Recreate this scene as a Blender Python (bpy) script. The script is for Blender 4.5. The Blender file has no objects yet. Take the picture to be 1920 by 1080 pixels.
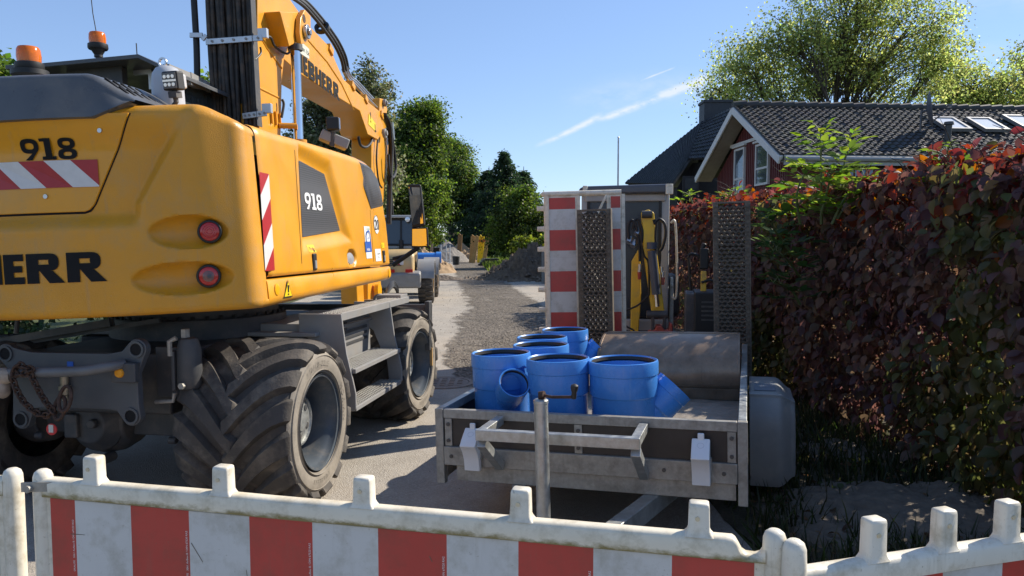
import bpy, bmesh, math, random
import numpy as np
from mathutils import Vector, Matrix, noise
R = math.radians
random.seed(7); rng = np.random.default_rng(7)
scene = bpy.context.scene
COL = scene.collection

# ---------------------------------------------------------------- camera
CAM_H = 1.75; FPX = 1390.0; PITCH = math.atan(90 / FPX)
cam_data = bpy.data.cameras.new('camera'); cam = bpy.data.objects.new('camera', cam_data); COL.objects.link(cam)
cam.location = (0, 0, CAM_H); cam.rotation_euler = (R(90) - PITCH, 0, 0)
cam_data.sensor_width = 36; cam_data.lens = FPX / 1920 * 36; cam_data.clip_end = 3000; cam_data.clip_start = 0.05
scene.camera = cam

# ---------------------------------------------------------------- light
SUN_AZ, SUN_EL = R(60), R(38)      # azimuth clockwise from +Y
world = bpy.data.worlds.new('World'); scene.world = world; world.use_nodes = True
scene.view_settings.view_transform = 'Standard'; scene.view_settings.look = 'None'
scene.view_settings.exposure = 0.94; scene.view_settings.gamma = 1
def build_world():
    nt = world.node_tree; N = nt.nodes; L = nt.links; N.clear()
    out = N.new('ShaderNodeOutputWorld'); bg = N.new('ShaderNodeBackground'); bg.inputs[1].default_value = 0.125
    sky = N.new('ShaderNodeTexSky'); sky.sky_type = 'NISHITA'; sky.sun_disc = False
    sky.sun_elevation = SUN_EL; sky.sun_rotation = SUN_AZ; sky.air_density = 1.0; sky.dust_density = 0.0; sky.ozone_density = 3.0; sky.altitude = 300
    tc = N.new('ShaderNodeTexCoord')
    def math_(op, a, b=None, c=None):
        n = N.new('ShaderNodeMath'); n.operation = op
        for i, x in enumerate((a, b, c)):
            if x is None: continue
            if isinstance(x, (int, float)): n.inputs[i].default_value = x
            else: L.new(x, n.inputs[i])
        return n.outputs[0]
    sep = N.new('ShaderNodeSeparateXYZ'); L.new(tc.outputs['Generated'], sep.inputs[0])
    dy = math_('MAXIMUM', sep.outputs[1], 0.05)
    u = math_('DIVIDE', sep.outputs[0], dy); v = math_('DIVIDE', sep.outputs[2], dy)
    nz = N.new('ShaderNodeTexNoise'); nz.inputs['Scale'].default_value = 26; nz.inputs['Detail'].default_value = 7
    nz.inputs['Roughness'].default_value = 0.62
    mp = N.new('ShaderNodeMapping'); mp.inputs['Scale'].default_value = (1, 1, 2.6); L.new(tc.outputs['Generated'], mp.inputs[0])
    L.new(mp.outputs[0], nz.inputs[0])
    nb = N.new('ShaderNodeTexNoise'); nb.inputs['Scale'].default_value = 7; nb.inputs['Detail'].default_value = 4; L.new(tc.outputs['Generated'], nb.inputs[0])
    def streak(u0, v0, u1, v1, w, bend=0.0, amp=0.6, wob=0.035, grow=0.0):
        # soft wisp along a line of sky directions
        t = math_('DIVIDE', math_('SUBTRACT', u, u0), u1 - u0)
        vl = math_('ADD', math_('MULTIPLY', t, v1 - v0), v0)
        vl = math_('ADD', vl, math_('MULTIPLY', math_('MULTIPLY', t, math_('SUBTRACT', 1.0, t)), bend))
        vl = math_('ADD', vl, math_('MULTIPLY', math_('SUBTRACT', nb.outputs[0], 0.5), wob))
        d = math_('ABSOLUTE', math_('SUBTRACT', v, vl))
        ww = math_('ADD', w, math_('MULTIPLY', math_('MAXIMUM', t, 0.0), grow))
        f = math_('MAXIMUM', math_('SUBTRACT', 1.0, math_('DIVIDE', d, ww)), 0.0)
        f = math_('POWER', f, 1.3)
        e1 = math_('MINIMUM', math_('MAXIMUM', math_('MULTIPLY', t, 4.0), 0.0), 1.0)
        e2 = math_('MINIMUM', math_('MAXIMUM', math_('MULTIPLY', math_('SUBTRACT', 1.0, t), 6.0), 0.0), 1.0)
        f = math_('MULTIPLY', f, math_('MULTIPLY', e1, e2))
        n2 = math_('MULTIPLY', math_('MAXIMUM', math_('SUBTRACT', nz.outputs[0], 0.30), 0.0), 2.6)
        return math_('MULTIPLY', math_('MULTIPLY', f, n2), amp)
    def uv(px, py): return (px - 960) / FPX, (450 - py) / FPX
    a = uv(1000, 277); b = uv(1330, 148)
    s1 = math_('ADD', streak(*uv(1000, 278), *uv(1130, 214), 0.0045, bend=-0.012, amp=1.5, wob=0.010, grow=0.003), streak(*uv(1085, 236), *uv(1345, 140), 0.006, bend=-0.016, amp=1.6, wob=0.012, grow=0.004))
    c = uv(1195, 158); d = uv(1262, 132)
    s2 = streak(*c, *d, 0.0018, amp=1.0, wob=0.004)
    e = uv(1040, 195); g = uv(1420, 160)
    s3 = streak(*e, *g, 0.030, bend=0.01, amp=0.32, wob=0.05)
    h = uv(1700, 20); k = uv(1960, 150)
    s4 = streak(*uv(1640, 20), *uv(2200, -10), 0.03, amp=0.30, wob=0.04)
    s5 = streak(*uv(1700, 110), *uv(2200, 90), 0.02, amp=0.22, wob=0.04)
    tot = math_('MINIMUM', math_('ADD', math_('ADD', math_('ADD', s1, s2), math_('ADD', s3, s4)), s5), 0.8)
    mix = N.new('ShaderNodeMixRGB'); L.new(tot, mix.inputs[0]); hs = N.new('ShaderNodeHueSaturation'); hs.inputs['Saturation'].default_value = 1.0; dv = N.new('ShaderNodeVectorMath'); dv.operation = 'SCALE'; dv.inputs[3].default_value = .2; L.new(sky.outputs[0], dv.inputs[0]); gm = N.new('ShaderNodeGamma'); gm.inputs[1].default_value = .675; L.new(dv.outputs[0], gm.inputs[0]); mu = N.new('ShaderNodeVectorMath'); mu.operation = 'MULTIPLY'; mu.inputs[1].default_value = (2.6, 2.95, 3.65); L.new(gm.outputs[0], mu.inputs[0]); L.new(mu.outputs[0], hs.inputs['Color']); L.new(hs.outputs[0], mix.inputs[1]); mix.inputs[2].default_value = (3.7, 3.95, 4.3, 1)
    L.new(mix.outputs[0], bg.inputs[0]); L.new(bg.outputs[0], out.inputs[0])
build_world()
sl = bpy.data.lights.new('sun', 'SUN'); sl.energy = 3.8; sl.angle = R(0.5); sl.color = (1, 0.92, 0.80)
sun = bpy.data.objects.new('sun', sl); COL.objects.link(sun)
sdir = Vector((math.sin(SUN_AZ) * math.cos(SUN_EL), math.cos(SUN_AZ) * math.cos(SUN_EL), math.sin(SUN_EL)))
sun.rotation_euler = sdir.to_track_quat('Z', 'Y').to_euler(); sun.location = (30, 20, 40)

# ---------------------------------------------------------------- measuring helpers: sight lines of the photograph
CPOS = Vector((0, 0, CAM_H)); _cp, _sp = math.cos(PITCH), math.sin(PITCH)
def ray(px, py):
    a = (px - 960) / FPX; b = (540 - py) / FPX
    return Vector((a, _cp + b * _sp, -_sp + b * _cp))
def P(px, py, Y):
    d = ray(px, py); return CPOS + d * (Y / d.y)
def G(px, py, z=0.0):
    d = ray(px, py); return CPOS + d * ((z - CAM_H) / d.z)
def on_plane(M, axis, val, px, py):
    Mi = M.inverted(); o = Mi @ CPOS; d = Mi.to_3x3() @ ray(px, py)
    return o + d * ((val - o[axis]) / d[axis])

# ---------------------------------------------------------------- mesh builder
def unit(v): v = Vector(v); return v.normalized()
def perp_basis(d, up=(0, 0, 1)):
    d = unit(d); up = Vector(up)
    if abs(d.dot(up)) > 0.98: up = Vector((0, 1, 0)) if abs(d.y) < 0.9 else Vector((1, 0, 0))
    s = d.cross(up).normalized(); return s, s.cross(d).normalized()
KEEP_WHOLE = {'lettering', 'seam', 'louvre', 'grip_stud', 'lens_rib', 'trunk', 'stem', 'foliage', 'crown', 'mesh_tread', 'ridge_tile', 'chain', 'box_rib', 'slew_bolt', 'scratch', 'stick_hose', 'boom_hose', 'tool_hose', 'hydraulic_hose', 'weld_seam', 'reflector_disc'}
class MB:
    def __init__(self): self.v = []; self.f = []; self.mi = []; self.cur = 0
    def add(self, vs, fs):
        o = len(self.v); self.v += [tuple(p) for p in vs]
        for f in fs: self.f.append(tuple(i + o for i in f)); self.mi.append(self.cur)
        return self
    def box(self, c, s, M=None):
        c = Vector(c); h = Vector(s) / 2; vs = []
        for z in (-1, 1):
            for x, y in ((-1, -1), (1, -1), (1, 1), (-1, 1)):
                p = Vector((x * h.x, y * h.y, z * h.z))
                vs.append(c + (M @ p if M is not None else p))
        return self.add(vs, [(3, 2, 1, 0), (4, 5, 6, 7), (0, 1, 5, 4), (1, 2, 6, 5), (2, 3, 7, 6), (3, 0, 4, 7)])
    def box2(self, a, b):
        a = Vector(a); b = Vector(b)
        return self.box((a + b) / 2, [abs(x) for x in (b - a)])
    def beam(self, p0, p1, w, h, up=(0, 0, 1)):
        p0 = Vector(p0); p1 = Vector(p1); s, u = perp_basis(p1 - p0, up); vs = []
        for p in (p0, p1):
            for a, b in ((-1, -1), (1, -1), (1, 1), (-1, 1)): vs.append(p + s * (a * w / 2) + u * (b * h / 2))
        return self.add(vs, [(3, 2, 1, 0), (4, 5, 6, 7), (0, 1, 5, 4), (1, 2, 6, 5), (2, 3, 7, 6), (3, 0, 4, 7)])
    def cyl(self, p0, p1, r0, r1=None, n=20, caps=True):
        r1 = r0 if r1 is None else r1
        p0 = Vector(p0); p1 = Vector(p1); s, u = perp_basis(p1 - p0); vs = []
        for p, r in ((p0, r0), (p1, r1)):
            for i in range(n):
                a = 2 * math.pi * i / n; vs.append(p + s * (math.cos(a) * r) + u * (math.sin(a) * r))
        fs = [(i, (i + 1) % n, n + (i + 1) % n, n + i) for i in range(n)]
        if caps: fs += [tuple(range(n - 1, -1, -1)), tuple(range(n, 2 * n))]
        return self.add(vs, fs)
    def tube(self, pts, r, n=8, caps=True):
        pts = [Vector(p) for p in pts]; m = len(pts); rr = r if isinstance(r, (list, tuple)) else [r] * m
        s = None; vs = []
        for k, p in enumerate(pts):
            t = (pts[min(k + 1, m - 1)] - pts[max(k - 1, 0)])
            t = t.normalized() if t.length > 1e-9 else Vector((0, 0, 1))
            if s is None: s, u = perp_basis(t)
            else:
                s = s - t * s.dot(t)
                s = s.normalized() if s.length > 1e-6 else perp_basis(t)[0]
                u = s.cross(t)
            for i in range(n):
                a = 2 * math.pi * i / n; vs.append(p + s * (math.cos(a) * rr[k]) + u * (math.sin(a) * rr[k]))
        fs = [(k * n + i, k * n + (i + 1) % n, (k + 1) * n + (i + 1) % n, (k + 1) * n + i) for k in range(m - 1) for i in range(n)]
        if caps: fs += [tuple(range(n - 1, -1, -1)), tuple(range((m - 1) * n, m * n))]
        return self.add(vs, fs)
    def prism(self, poly, axis, a, b, fn=None):
        n = len(poly); vs = []
        for t in (a, b):
            for p, q in poly:
                vs.append({'x': (t, p, q), 'y': (p, t, q), 'z': (p, q, t)}[axis])
        if fn: vs = [fn(Vector(v)) for v in vs]
        return self.add(vs, [tuple(range(n - 1, -1, -1)), tuple(range(n, 2 * n))] + [(i, (i + 1) % n, n + (i + 1) % n, n + i) for i in range(n)])
    def loft(self, rings, closed=True, caps=True):
        n = len(rings[0]); m = len(rings); vs = [p for r in rings for p in r]
        fs = [(k * n + i, k * n + (i + 1) % n, (k + 1) * n + (i + 1) % n, (k + 1) * n + i) for k in range(m - 1) for i in range(n if closed else n - 1)]
        if caps and closed: fs += [tuple(range(n - 1, -1, -1)), tuple(range((m - 1) * n, m * n))]
        return self.add(vs, fs)
    def lathe(self, prof, c=(0, 0, 0), ax=(0, 0, 1), n=32, close=False):
        c = Vector(c); ax = unit(ax); s, u = perp_basis(ax); vs = []
        for r, h in prof:
            for i in range(n):
                a = 2 * math.pi * i / n; vs.append(c + ax * h + s * (math.cos(a) * r) + u * (math.sin(a) * r))
        m = len(prof); fs = []
        for k in range(m if close else m - 1):
            k2 = (k + 1) % m
            for i in range(n): fs.append((k * n + i, k * n + (i + 1) % n, k2 * n + (i + 1) % n, k2 * n + i))
        return self.add(vs, fs)
    def grid(self, rows, closed_u=False):
        m = len(rows); n = len(rows[0]); vs = [p for r in rows for p in r]; fs = []
        for k in range(m - 1):
            for i in range(n if closed_u else n - 1): fs.append((k * n + i, k * n + (i + 1) % n, (k + 1) * n + (i + 1) % n, (k + 1) * n + i))
        return self.add(vs, fs)
    def slab(self, rows, off):
        # closed sheet: rows of points, off(point) gives the matching back point
        m = len(rows); n = len(rows[0]); o = m * n
        vs = [p for r in rows for p in r] + [off(p) for r in rows for p in r]; fs = []
        for k in range(m - 1):
            for i in range(n - 1):
                q = (k * n + i, k * n + i + 1, (k + 1) * n + i + 1, (k + 1) * n + i)
                fs.append(q); fs.append(tuple(j + o for j in reversed(q)))
        rim = [i for i in range(n)] + [k * n + n - 1 for k in range(1, m)] + [(m - 1) * n + i for i in range(n - 2, -1, -1)] + [k * n for k in range(m - 2, 0, -1)]
        for i in range(len(rim)):
            a, b = rim[i], rim[(i + 1) % len(rim)]; fs.append((b, a, a + o, b + o))
        return self.add(vs, fs)
    def parts(self):
        # far apart pieces of this mesh, each a list of face indices
        n = len(self.v); par = list(range(n))
        def find(i):
            while par[i] != i: par[i] = par[par[i]]; i = par[i]
            return i
        for f in self.f:
            a = find(f[0])
            for i in f[1:]: par[find(i)] = a
        root = [find(f[0]) for f in self.f]; ids = sorted(set(root))
        if len(ids) < 2 or len(ids) > 60: return None
        V = np.array([tuple(p) for p in self.v]); vr = np.array([find(i) for i in range(n)]); lo = []; hi = []
        for i in ids: q = V[vr == i]; lo.append(q.min(0)); hi.append(q.max(0))
        lo = np.array(lo); hi = np.array(hi); size = (hi - lo).max(1); gap = np.maximum(0, np.maximum(lo[:, None] - hi[None], lo[None] - hi[:, None])); near = np.sqrt((gap ** 2).sum(2)) <= np.maximum(.02, .5 * np.maximum(size[:, None], size[None]))
        k = len(ids); lab = list(range(k))
        ch = True
        while ch:
            ch = False
            for i in range(k):
                for j in range(k):
                    if near[i, j] and lab[j] < lab[i]: lab[i] = lab[j]; ch = True
        if len(set(lab)) < 2: return None
        m = {r: lab[i] for i, r in enumerate(ids)}; return [[fi for fi in range(len(self.f)) if m[root[fi]] == l] for l in sorted(set(lab))]
    def build(self, name, mats, parent=None, bevel=0.0, seg=2, smooth=True, angle=38, normals=True, M=None):
        if parent is not None and name not in KEEP_WHOLE:
            ps = self.parts()
            if ps and len(ps) <= 24:
                out = None
                for fl in ps:
                    b = MB(); mp = {}
                    for fi in fl:
                        for i in self.f[fi]:
                            if i not in mp: mp[i] = len(b.v); b.v.append(self.v[i])
                        b.f.append(tuple(mp[i] for i in self.f[fi])); b.mi.append(self.mi[fi])
                    o = b._build(name, mats, parent, bevel, seg, smooth, angle, normals, M); out = out or o
                return out
        return self._build(name, mats, parent, bevel, seg, smooth, angle, normals, M)
    def _build(self, name, mats, parent=None, bevel=0.0, seg=2, smooth=True, angle=38, normals=True, M=None):
        me = bpy.data.meshes.new(name)
        me.from_pydata(self.v, [], self.f)
        if not isinstance(mats, (list, tuple)): mats = [mats]
        for m in mats: me.materials.append(m)
        if len(mats) > 1: me.polygons.foreach_set('material_index', self.mi)
        if M is not None: me.transform(M)
        if normals:
            bm = bmesh.new(); bm.from_mesh(me); bmesh.ops.recalc_face_normals(bm, faces=bm.faces); bm.to_mesh(me); bm.free()
        if smooth:
            me.polygons.foreach_set('use_smooth', [True] * len(me.polygons)); me.set_sharp_from_angle(angle=R(angle))
        me.update()
        o = bpy.data.objects.new(name, me); COL.objects.link(o)
        if parent is not None: o.parent = parent
        if bevel > 0:
            b = o.modifiers.new('bevel', 'BEVEL'); b.width = bevel; b.segments = seg; b.limit_method = 'ANGLE'; b.angle_limit = R(38); b.harden_normals = True
        return o
def tag(o, label=None, cat=None, group=None, kind=None):
    if label: o['label'] = label
    if cat: o['category'] = cat
    if group: o['group'] = group
    if kind: o['kind'] = kind
    return o
def thing(name, M, label, cat, group=None):
    o = bpy.data.objects.new(name, None); COL.objects.link(o); o.empty_display_size = 0.2
    o.matrix_world = M if isinstance(M, Matrix) else Matrix.Translation(M)
    return tag(o, label, cat, group)
def dup(root, M, label=None, group=None):
    r = root.copy(); COL.objects.link(r); r.matrix_world = M
    if label: r['label'] = label
    if group: r['group'] = group
    for ch in list(root.children):
        c = ch.copy(); COL.objects.link(c); c.parent = r
        for g in list(ch.children):
            d = g.copy(); COL.objects.link(d); d.parent = c
    return r
def frame(x, y, z=0, heading=0.0, roll=0.0, pitch=0.0):
    # heading in degrees clockwise from +Y
    return Matrix.Translation((x, y, z)) @ Matrix.Rotation(R(-heading), 4, 'Z') @ Matrix.Rotation(R(pitch), 4, 'X') @ Matrix.Rotation(R(roll), 4, 'Y')
def lerp(a, b, t): return a + (b - a) * t
def interp(x, pts):
    if x <= pts[0][0]: return pts[0][1]
    for (a, fa), (b, fb) in zip(pts, pts[1:]):
        if x <= b: return fa + (fb - fa) * (x - a) / (b - a) if b > a else fb
    return pts[-1][1]
def smooth(e0, e1, x):
    t = min(1, max(0, (x - e0) / (e1 - e0))); return t * t * (3 - 2 * t)
def spline(pts, k=6):
    pts = [Vector(p) for p in pts]; out = []
    for i in range(len(pts) - 1):
        p0 = pts[max(i - 1, 0)]; p1 = pts[i]; p2 = pts[i + 1]; p3 = pts[min(i + 2, len(pts) - 1)]
        for j in range(k):
            t = j / k
            out.append(0.5 * ((2 * p1) + (p2 - p0) * t + (2 * p0 - 5 * p1 + 4 * p2 - p3) * t * t + (3 * p1 - p0 - 3 * p2 + p3) * t ** 3))
    out.append(pts[-1]); return out

# ---------------------------------------------------------------- materials
def mat(name, color, rough=0.5, metal=0.0, var=0.12, scale=6.0, dirt=None, dirt_amt=0.0, dirt_scale=2.5, bump=0.0, bump_scale=60.0, coat=0.0, trans=0.0, emit=None, emit_s=0.0, alpha=1.0, rvar=0.0, spec=0.5, streak=0.0, scol=(0.30, 0.24, 0.16)):
    m = bpy.data.materials.new(name); m.use_nodes = True; nt = m.node_tree; N = nt.nodes; L = nt.links
    bs = N['Principled BSDF']; bs.inputs['Roughness'].default_value = rough; bs.inputs['Metallic'].default_value = metal
    bs.inputs['Coat Weight'].default_value = coat; bs.inputs['Coat Roughness'].default_value = 0.12
    bs.inputs['Transmission Weight'].default_value = trans; bs.inputs['Specular IOR Level'].default_value = spec
    bs.inputs['Base Color'].default_value = (*color, 1)
    if emit: bs.inputs['Emission Color'].default_value = (*emit, 1); bs.inputs['Emission Strength'].default_value = emit_s
    tc = N.new('ShaderNodeTexCoord')
    if var > 0 or dirt:
        n1 = N.new('ShaderNodeTexNoise'); n1.inputs['Scale'].default_value = scale; n1.inputs['Detail'].default_value = 5; n1.inputs['Roughness'].default_value = 0.6
        L.new(tc.outputs['Object'], n1.inputs[0])
        cr = N.new('ShaderNodeValToRGB'); L.new(n1.outputs[0], cr.inputs[0])
        cr.color_ramp.elements[0].position = 0.3; cr.color_ramp.elements[1].position = 0.7
        cr.color_ramp.elements[0].color = (*[c * (1 - var) for c in color], 1)
        cr.color_ramp.elements[1].color = (*[min(1, c * (1 + var)) for c in color], 1)
        col = cr.outputs[0]
        if dirt:
            n2 = N.new('ShaderNodeTexNoise'); n2.inputs['Scale'].default_value = dirt_scale; n2.inputs['Detail'].default_value = 9; n2.inputs['Roughness'].default_value = 0.68
            L.new(tc.outputs['Object'], n2.inputs[0])
            c2 = N.new('ShaderNodeValToRGB'); L.new(n2.outputs[0], c2.inputs[0])
            c2.color_ramp.elements[0].position = 0.48; c2.color_ramp.elements[1].position = 0.72
            c2.color_ramp.elements[0].color = (0, 0, 0, 1); c2.color_ramp.elements[1].color = (dirt_amt,) * 3 + (1,)
            mx = N.new('ShaderNodeMixRGB'); L.new(c2.outputs[0], mx.inputs[0]); L.new(col, mx.inputs[1]); mx.inputs[2].default_value = (*dirt, 1)
            col = mx.outputs[0]
        if streak:
            # rain streaks running down the surface and fine scratches
            mp = N.new('ShaderNodeMapping'); mp.inputs['Scale'].default_value = (26, 26, 1.6); L.new(tc.outputs['Object'], mp.inputs[0]); ns = N.new('ShaderNodeTexNoise'); ns.inputs['Scale'].default_value = 1; ns.inputs['Detail'].default_value = 6; ns.inputs['Roughness'].default_value = .7; L.new(mp.outputs[0], ns.inputs[0])
            ms = N.new('ShaderNodeMapRange'); L.new(ns.outputs[0], ms.inputs[0]); ms.inputs[1].default_value = .56; ms.inputs[2].default_value = .78; ms.inputs[4].default_value = streak
            mx = N.new('ShaderNodeMixRGB'); L.new(ms.outputs[0], mx.inputs[0]); L.new(col, mx.inputs[1]); mx.inputs[2].default_value = (*scol, 1); col = mx.outputs[0]
            nf = N.new('ShaderNodeTexNoise'); nf.inputs['Scale'].default_value = 95; nf.inputs['Detail'].default_value = 2; L.new(tc.outputs['Object'], nf.inputs[0]); mf = N.new('ShaderNodeMapRange'); L.new(nf.outputs[0], mf.inputs[0]); mf.inputs[1].default_value = .70; mf.inputs[2].default_value = .76; mf.inputs[4].default_value = streak * 1.2
            mx = N.new('ShaderNodeMixRGB'); L.new(mf.outputs[0], mx.inputs[0]); L.new(col, mx.inputs[1]); mx.inputs[2].default_value = (*scol, 1); col = mx.outputs[0]
        L.new(col, bs.inputs['Base Color'])
        if rvar > 0:
            mr = N.new('ShaderNodeMapRange'); L.new(n1.outputs[0], mr.inputs[0]); mr.inputs[1].default_value = 0.3; mr.inputs[2].default_value = 0.7
            mr.inputs[3].default_value = max(0.02, rough - rvar); mr.inputs[4].default_value = min(1, rough + rvar); L.new(mr.outputs[0], bs.inputs['Roughness'])
    if bump > 0:
        n3 = N.new('ShaderNodeTexNoise'); n3.inputs['Scale'].default_value = bump_scale; n3.inputs['Detail'].default_value = 4
        L.new(tc.outputs['Object'], n3.inputs[0])
        b = N.new('ShaderNodeBump'); b.inputs['Strength'].default_value = bump; b.inputs['Distance'].default_value = 0.01
        L.new(n3.outputs[0], b.inputs['Height']); L.new(b.outputs[0], bs.inputs['Normal'])
    if alpha < 1: bs.inputs['Alpha'].default_value = alpha
    return m
DUST = (0.30, 0.25, 0.19)
M_YEL = mat('yellow_paint', (0.70, 0.305, 0.012), 0.38, var=0.05, scale=3, dirt=(0.42, 0.26, 0.09), dirt_amt=0.35, dirt_scale=4, bump=0.06, bump_scale=160, coat=0.1, rvar=0.12, streak=.38)
M_YELC = mat('counterweight_paint', (0.63, 0.28, 0.014), 0.42, var=0.06, scale=3, dirt=(0.42, 0.27, 0.11), dirt_amt=0.45, dirt_scale=5, bump=0.22, bump_scale=190, rvar=0.12, streak=.42)
M_YEL2 = mat('mini_yellow', (0.74, 0.46, 0.025), 0.4, var=0.08, dirt=(0.25, 0.2, 0.13), dirt_amt=0.5, dirt_scale=9)
M_GREY = mat('anthracite_paint', (0.07, 0.074, 0.08), 0.45, var=0.1, dirt=DUST, dirt_amt=0.18, rvar=0.1)
M_GREYD = mat('dark_chassis_paint', (0.055, 0.056, 0.058), 0.55, var=0.15, dirt=(0.15, 0.125, 0.095), dirt_amt=0.6, dirt_scale=6)
M_GREYM = mat('grey_step_paint', (0.255, 0.25, 0.24), 0.5, var=0.1, dirt=DUST, dirt_amt=0.4, dirt_scale=7)
M_BLACK = mat('black_rubber', (0.012, 0.012, 0.012), 0.55, var=0.1)
M_TXT = mat('black_print', (0.010, 0.010, 0.011), 0.7, var=0.15, scale=30, spec=0.2)
M_WTXT = mat('white_print', (0.72, 0.72, 0.70), 0.5, var=0.05, scale=30)
M_HOSE = mat('hose', (0.028, 0.024, 0.02), 0.6, var=0.4, scale=14, dirt=(0.17, 0.105, 0.055), dirt_amt=0.6, dirt_scale=7)
M_TYRE = mat('tyre_rubber', (0.058, 0.050, 0.042), 0.78, var=0.2, scale=9, dirt=(0.24, 0.20, 0.15), dirt_amt=0.65, dirt_scale=5, bump=0.3, bump_scale=70)
M_TYRED = mat('dusty_sidewall', (0.24, 0.21, 0.17), 0.85, var=0.2, scale=9, dirt=(0.34, 0.30, 0.24), dirt_amt=0.6, dirt_scale=7, bump=0.2, bump_scale=50)
M_RIM = mat('rim_paint', (0.075, 0.09, 0.105), 0.42, var=0.1, dirt=DUST, dirt_amt=0.35, dirt_scale=9)
M_GALV = mat('galvanised_steel', (0.42, 0.43, 0.41), 0.42, 0.65, var=0.22, scale=26, dirt=(0.23, 0.21, 0.175), dirt_amt=0.6, dirt_scale=6, rvar=0.12)
M_GALVD = mat('weathered_galvanised', (0.33, 0.312, 0.272), 0.55, 0.35, var=0.14, scale=40, dirt=(0.12, 0.105, 0.085), dirt_amt=0.75, dirt_scale=7, streak=.45, scol=(.13, .10, .07))
M_STEEL = mat('steel', (0.5, 0.5, 0.5), 0.3, 0.9, var=0.1)
M_CHROME = mat('chrome', (0.75, 0.75, 0.76), 0.08, 1.0, var=0.02)
M_ALU = mat('aluminium_clamp', (0.55, 0.56, 0.57), 0.4, 0.7, var=0.1)
M_RUST = mat('rusty_steel', (0.06, 0.032, 0.02), 0.75, 0.2, var=0.5, scale=22)
M_AMBER = mat('amber_lens', (0.95, 0.22, 0.01), 0.12, trans=0.45, var=0)
M_REDLENS = mat('red_lens', (0.45, 0.012, 0.012), 0.15, var=0.05, coat=0.4)
M_CLEAR = mat('clear_lens', (0.75, 0.76, 0.78), 0.12, 0.4, var=0)
M_GLASS = mat('tinted_glass', (0.035, 0.045, 0.05), 0.05, var=0, spec=0.8)
M_MIRROR = mat('mirror_glass', (0.85, 0.87, 0.88), 0.02, 1.0, var=0)
M_REFR = mat('red_reflective', (0.38, 0.018, 0.02), 0.4, var=0.05, scale=20)
M_REFW = mat('white_reflective', (0.62, 0.60, 0.58), 0.42, var=0.05, scale=20)
M_WHITE = mat('white_plastic', (0.72, 0.72, 0.71), 0.4, var=0.04)
M_BARW = mat('barrier_plastic', (0.70, 0.645, 0.53), 0.42, var=0.05, scale=8, dirt=(0.27, 0.205, 0.09), dirt_amt=0.6, dirt_scale=14, bump=0.12, bump_scale=30, streak=.5, scol=(.22, .17, .08))
M_BARP = mat('barrier_white_foil', (0.56, 0.56, 0.54), 0.38, var=0.04, scale=5, dirt=(0.25, 0.23, 0.16), dirt_amt=0.55, dirt_scale=11, streak=.35, scol=(.25, .22, .15))
M_BARR = mat('barrier_red_foil', (0.46, 0.046, 0.036), 0.38, var=0.08, scale=5, dirt=(0.2, 0.06, 0.04), dirt_amt=0.5, dirt_scale=9, streak=.3, scol=(.22, .10, .07))
M_BLUE = mat('blue_pipe', (0.055, 0.23, 0.62), 0.28, var=0.05, scale=4, dirt=(0.10, 0.22, 0.5), dirt_amt=0.35, dirt_scale=6, rvar=0.1, streak=.4, scol=(.22, .30, .45))
M_PLY = mat('dark_plywood', (0.035, 0.027, 0.022), 0.5, var=0.15, scale=12, dirt=(0.10, 0.08, 0.06), dirt_amt=0.4)
M_FEND = mat('grey_mudguard', (0.205, 0.205, 0.20), 0.42, var=0.08, dirt=(0.3, 0.28, 0.25), dirt_amt=0.4, dirt_scale=8, bump=0.15, bump_scale=25)
M_BUCKET = mat('worn_bucket_steel', (0.24, 0.168, 0.112), 0.40, 0.45, var=0.25, scale=9, dirt=(0.30, 0.25, 0.20), dirt_amt=0.5, dirt_scale=5, streak=.6, scol=(.08, .06, .045))
M_SAND = mat('sand', (0.33, 0.225, 0.13), 0.95, var=0.2, scale=5, dirt=(0.28, 0.2, 0.12), dirt_amt=0.6, bump=0.6, bump_scale=30)
M_SAND2 = mat('pale_sand', (0.27, 0.23, 0.185), 0.95, var=0.2, scale=12, dirt=(0.2, 0.17, 0.13), dirt_amt=0.7, dirt_scale=9, bump=0.6, bump_scale=40)
M_SOIL = mat('dark_soil', (0.13, 0.092, 0.06), 0.95, var=0.35, scale=7, dirt=(0.16, 0.13, 0.1), dirt_amt=0.6, dirt_scale=10, bump=0.8, bump_scale=22)
M_TIMBER = mat('timber', (0.42, 0.25, 0.09), 0.8, var=0.2, scale=9)
M_BARK = mat('bark', (0.075, 0.06, 0.048), 0.9, var=0.35, scale=14, bump=0.4, bump_scale=25)
M_BEIGE = mat('beige_paint', (0.55, 0.38, 0.17), 0.45, var=0.06, dirt=DUST, dirt_amt=0.4)
M_MGREY = mat('light_grey_cab', (0.36, 0.36, 0.35), 0.45, var=0.08, dirt=DUST, dirt_amt=0.3)
M_SAND3 = mat('dark_sand', (0.145, 0.118, 0.088), 0.95, var=0.25, scale=12, dirt=(0.09, 0.075, 0.06), dirt_amt=0.8, dirt_scale=7, bump=0.8, bump_scale=35)  # darker, browner sand for the patches on the verge
M_RAMP = mat('ramp_steel', (0.15, 0.125, 0.095), 0.65, 0.3, var=0.3, scale=18, dirt=(0.06, 0.05, 0.04), dirt_amt=0.75, dirt_scale=7)
M_ALGAE = mat('algae_grime', (0.25, 0.20, 0.05), 0.8, var=0.3, scale=30)
M_STKY = mat('yellow_sticker', (0.78, 0.56, 0.01), 0.4, var=0.03)
M_STKB = mat('blue_sticker', (0.03, 0.11, 0.42), 0.4, var=0.03)
M_REDP = mat('red_painted_steel', (0.42, 0.05, 0.03), 0.5, var=0.2, dirt=DUST, dirt_amt=0.5)

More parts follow.
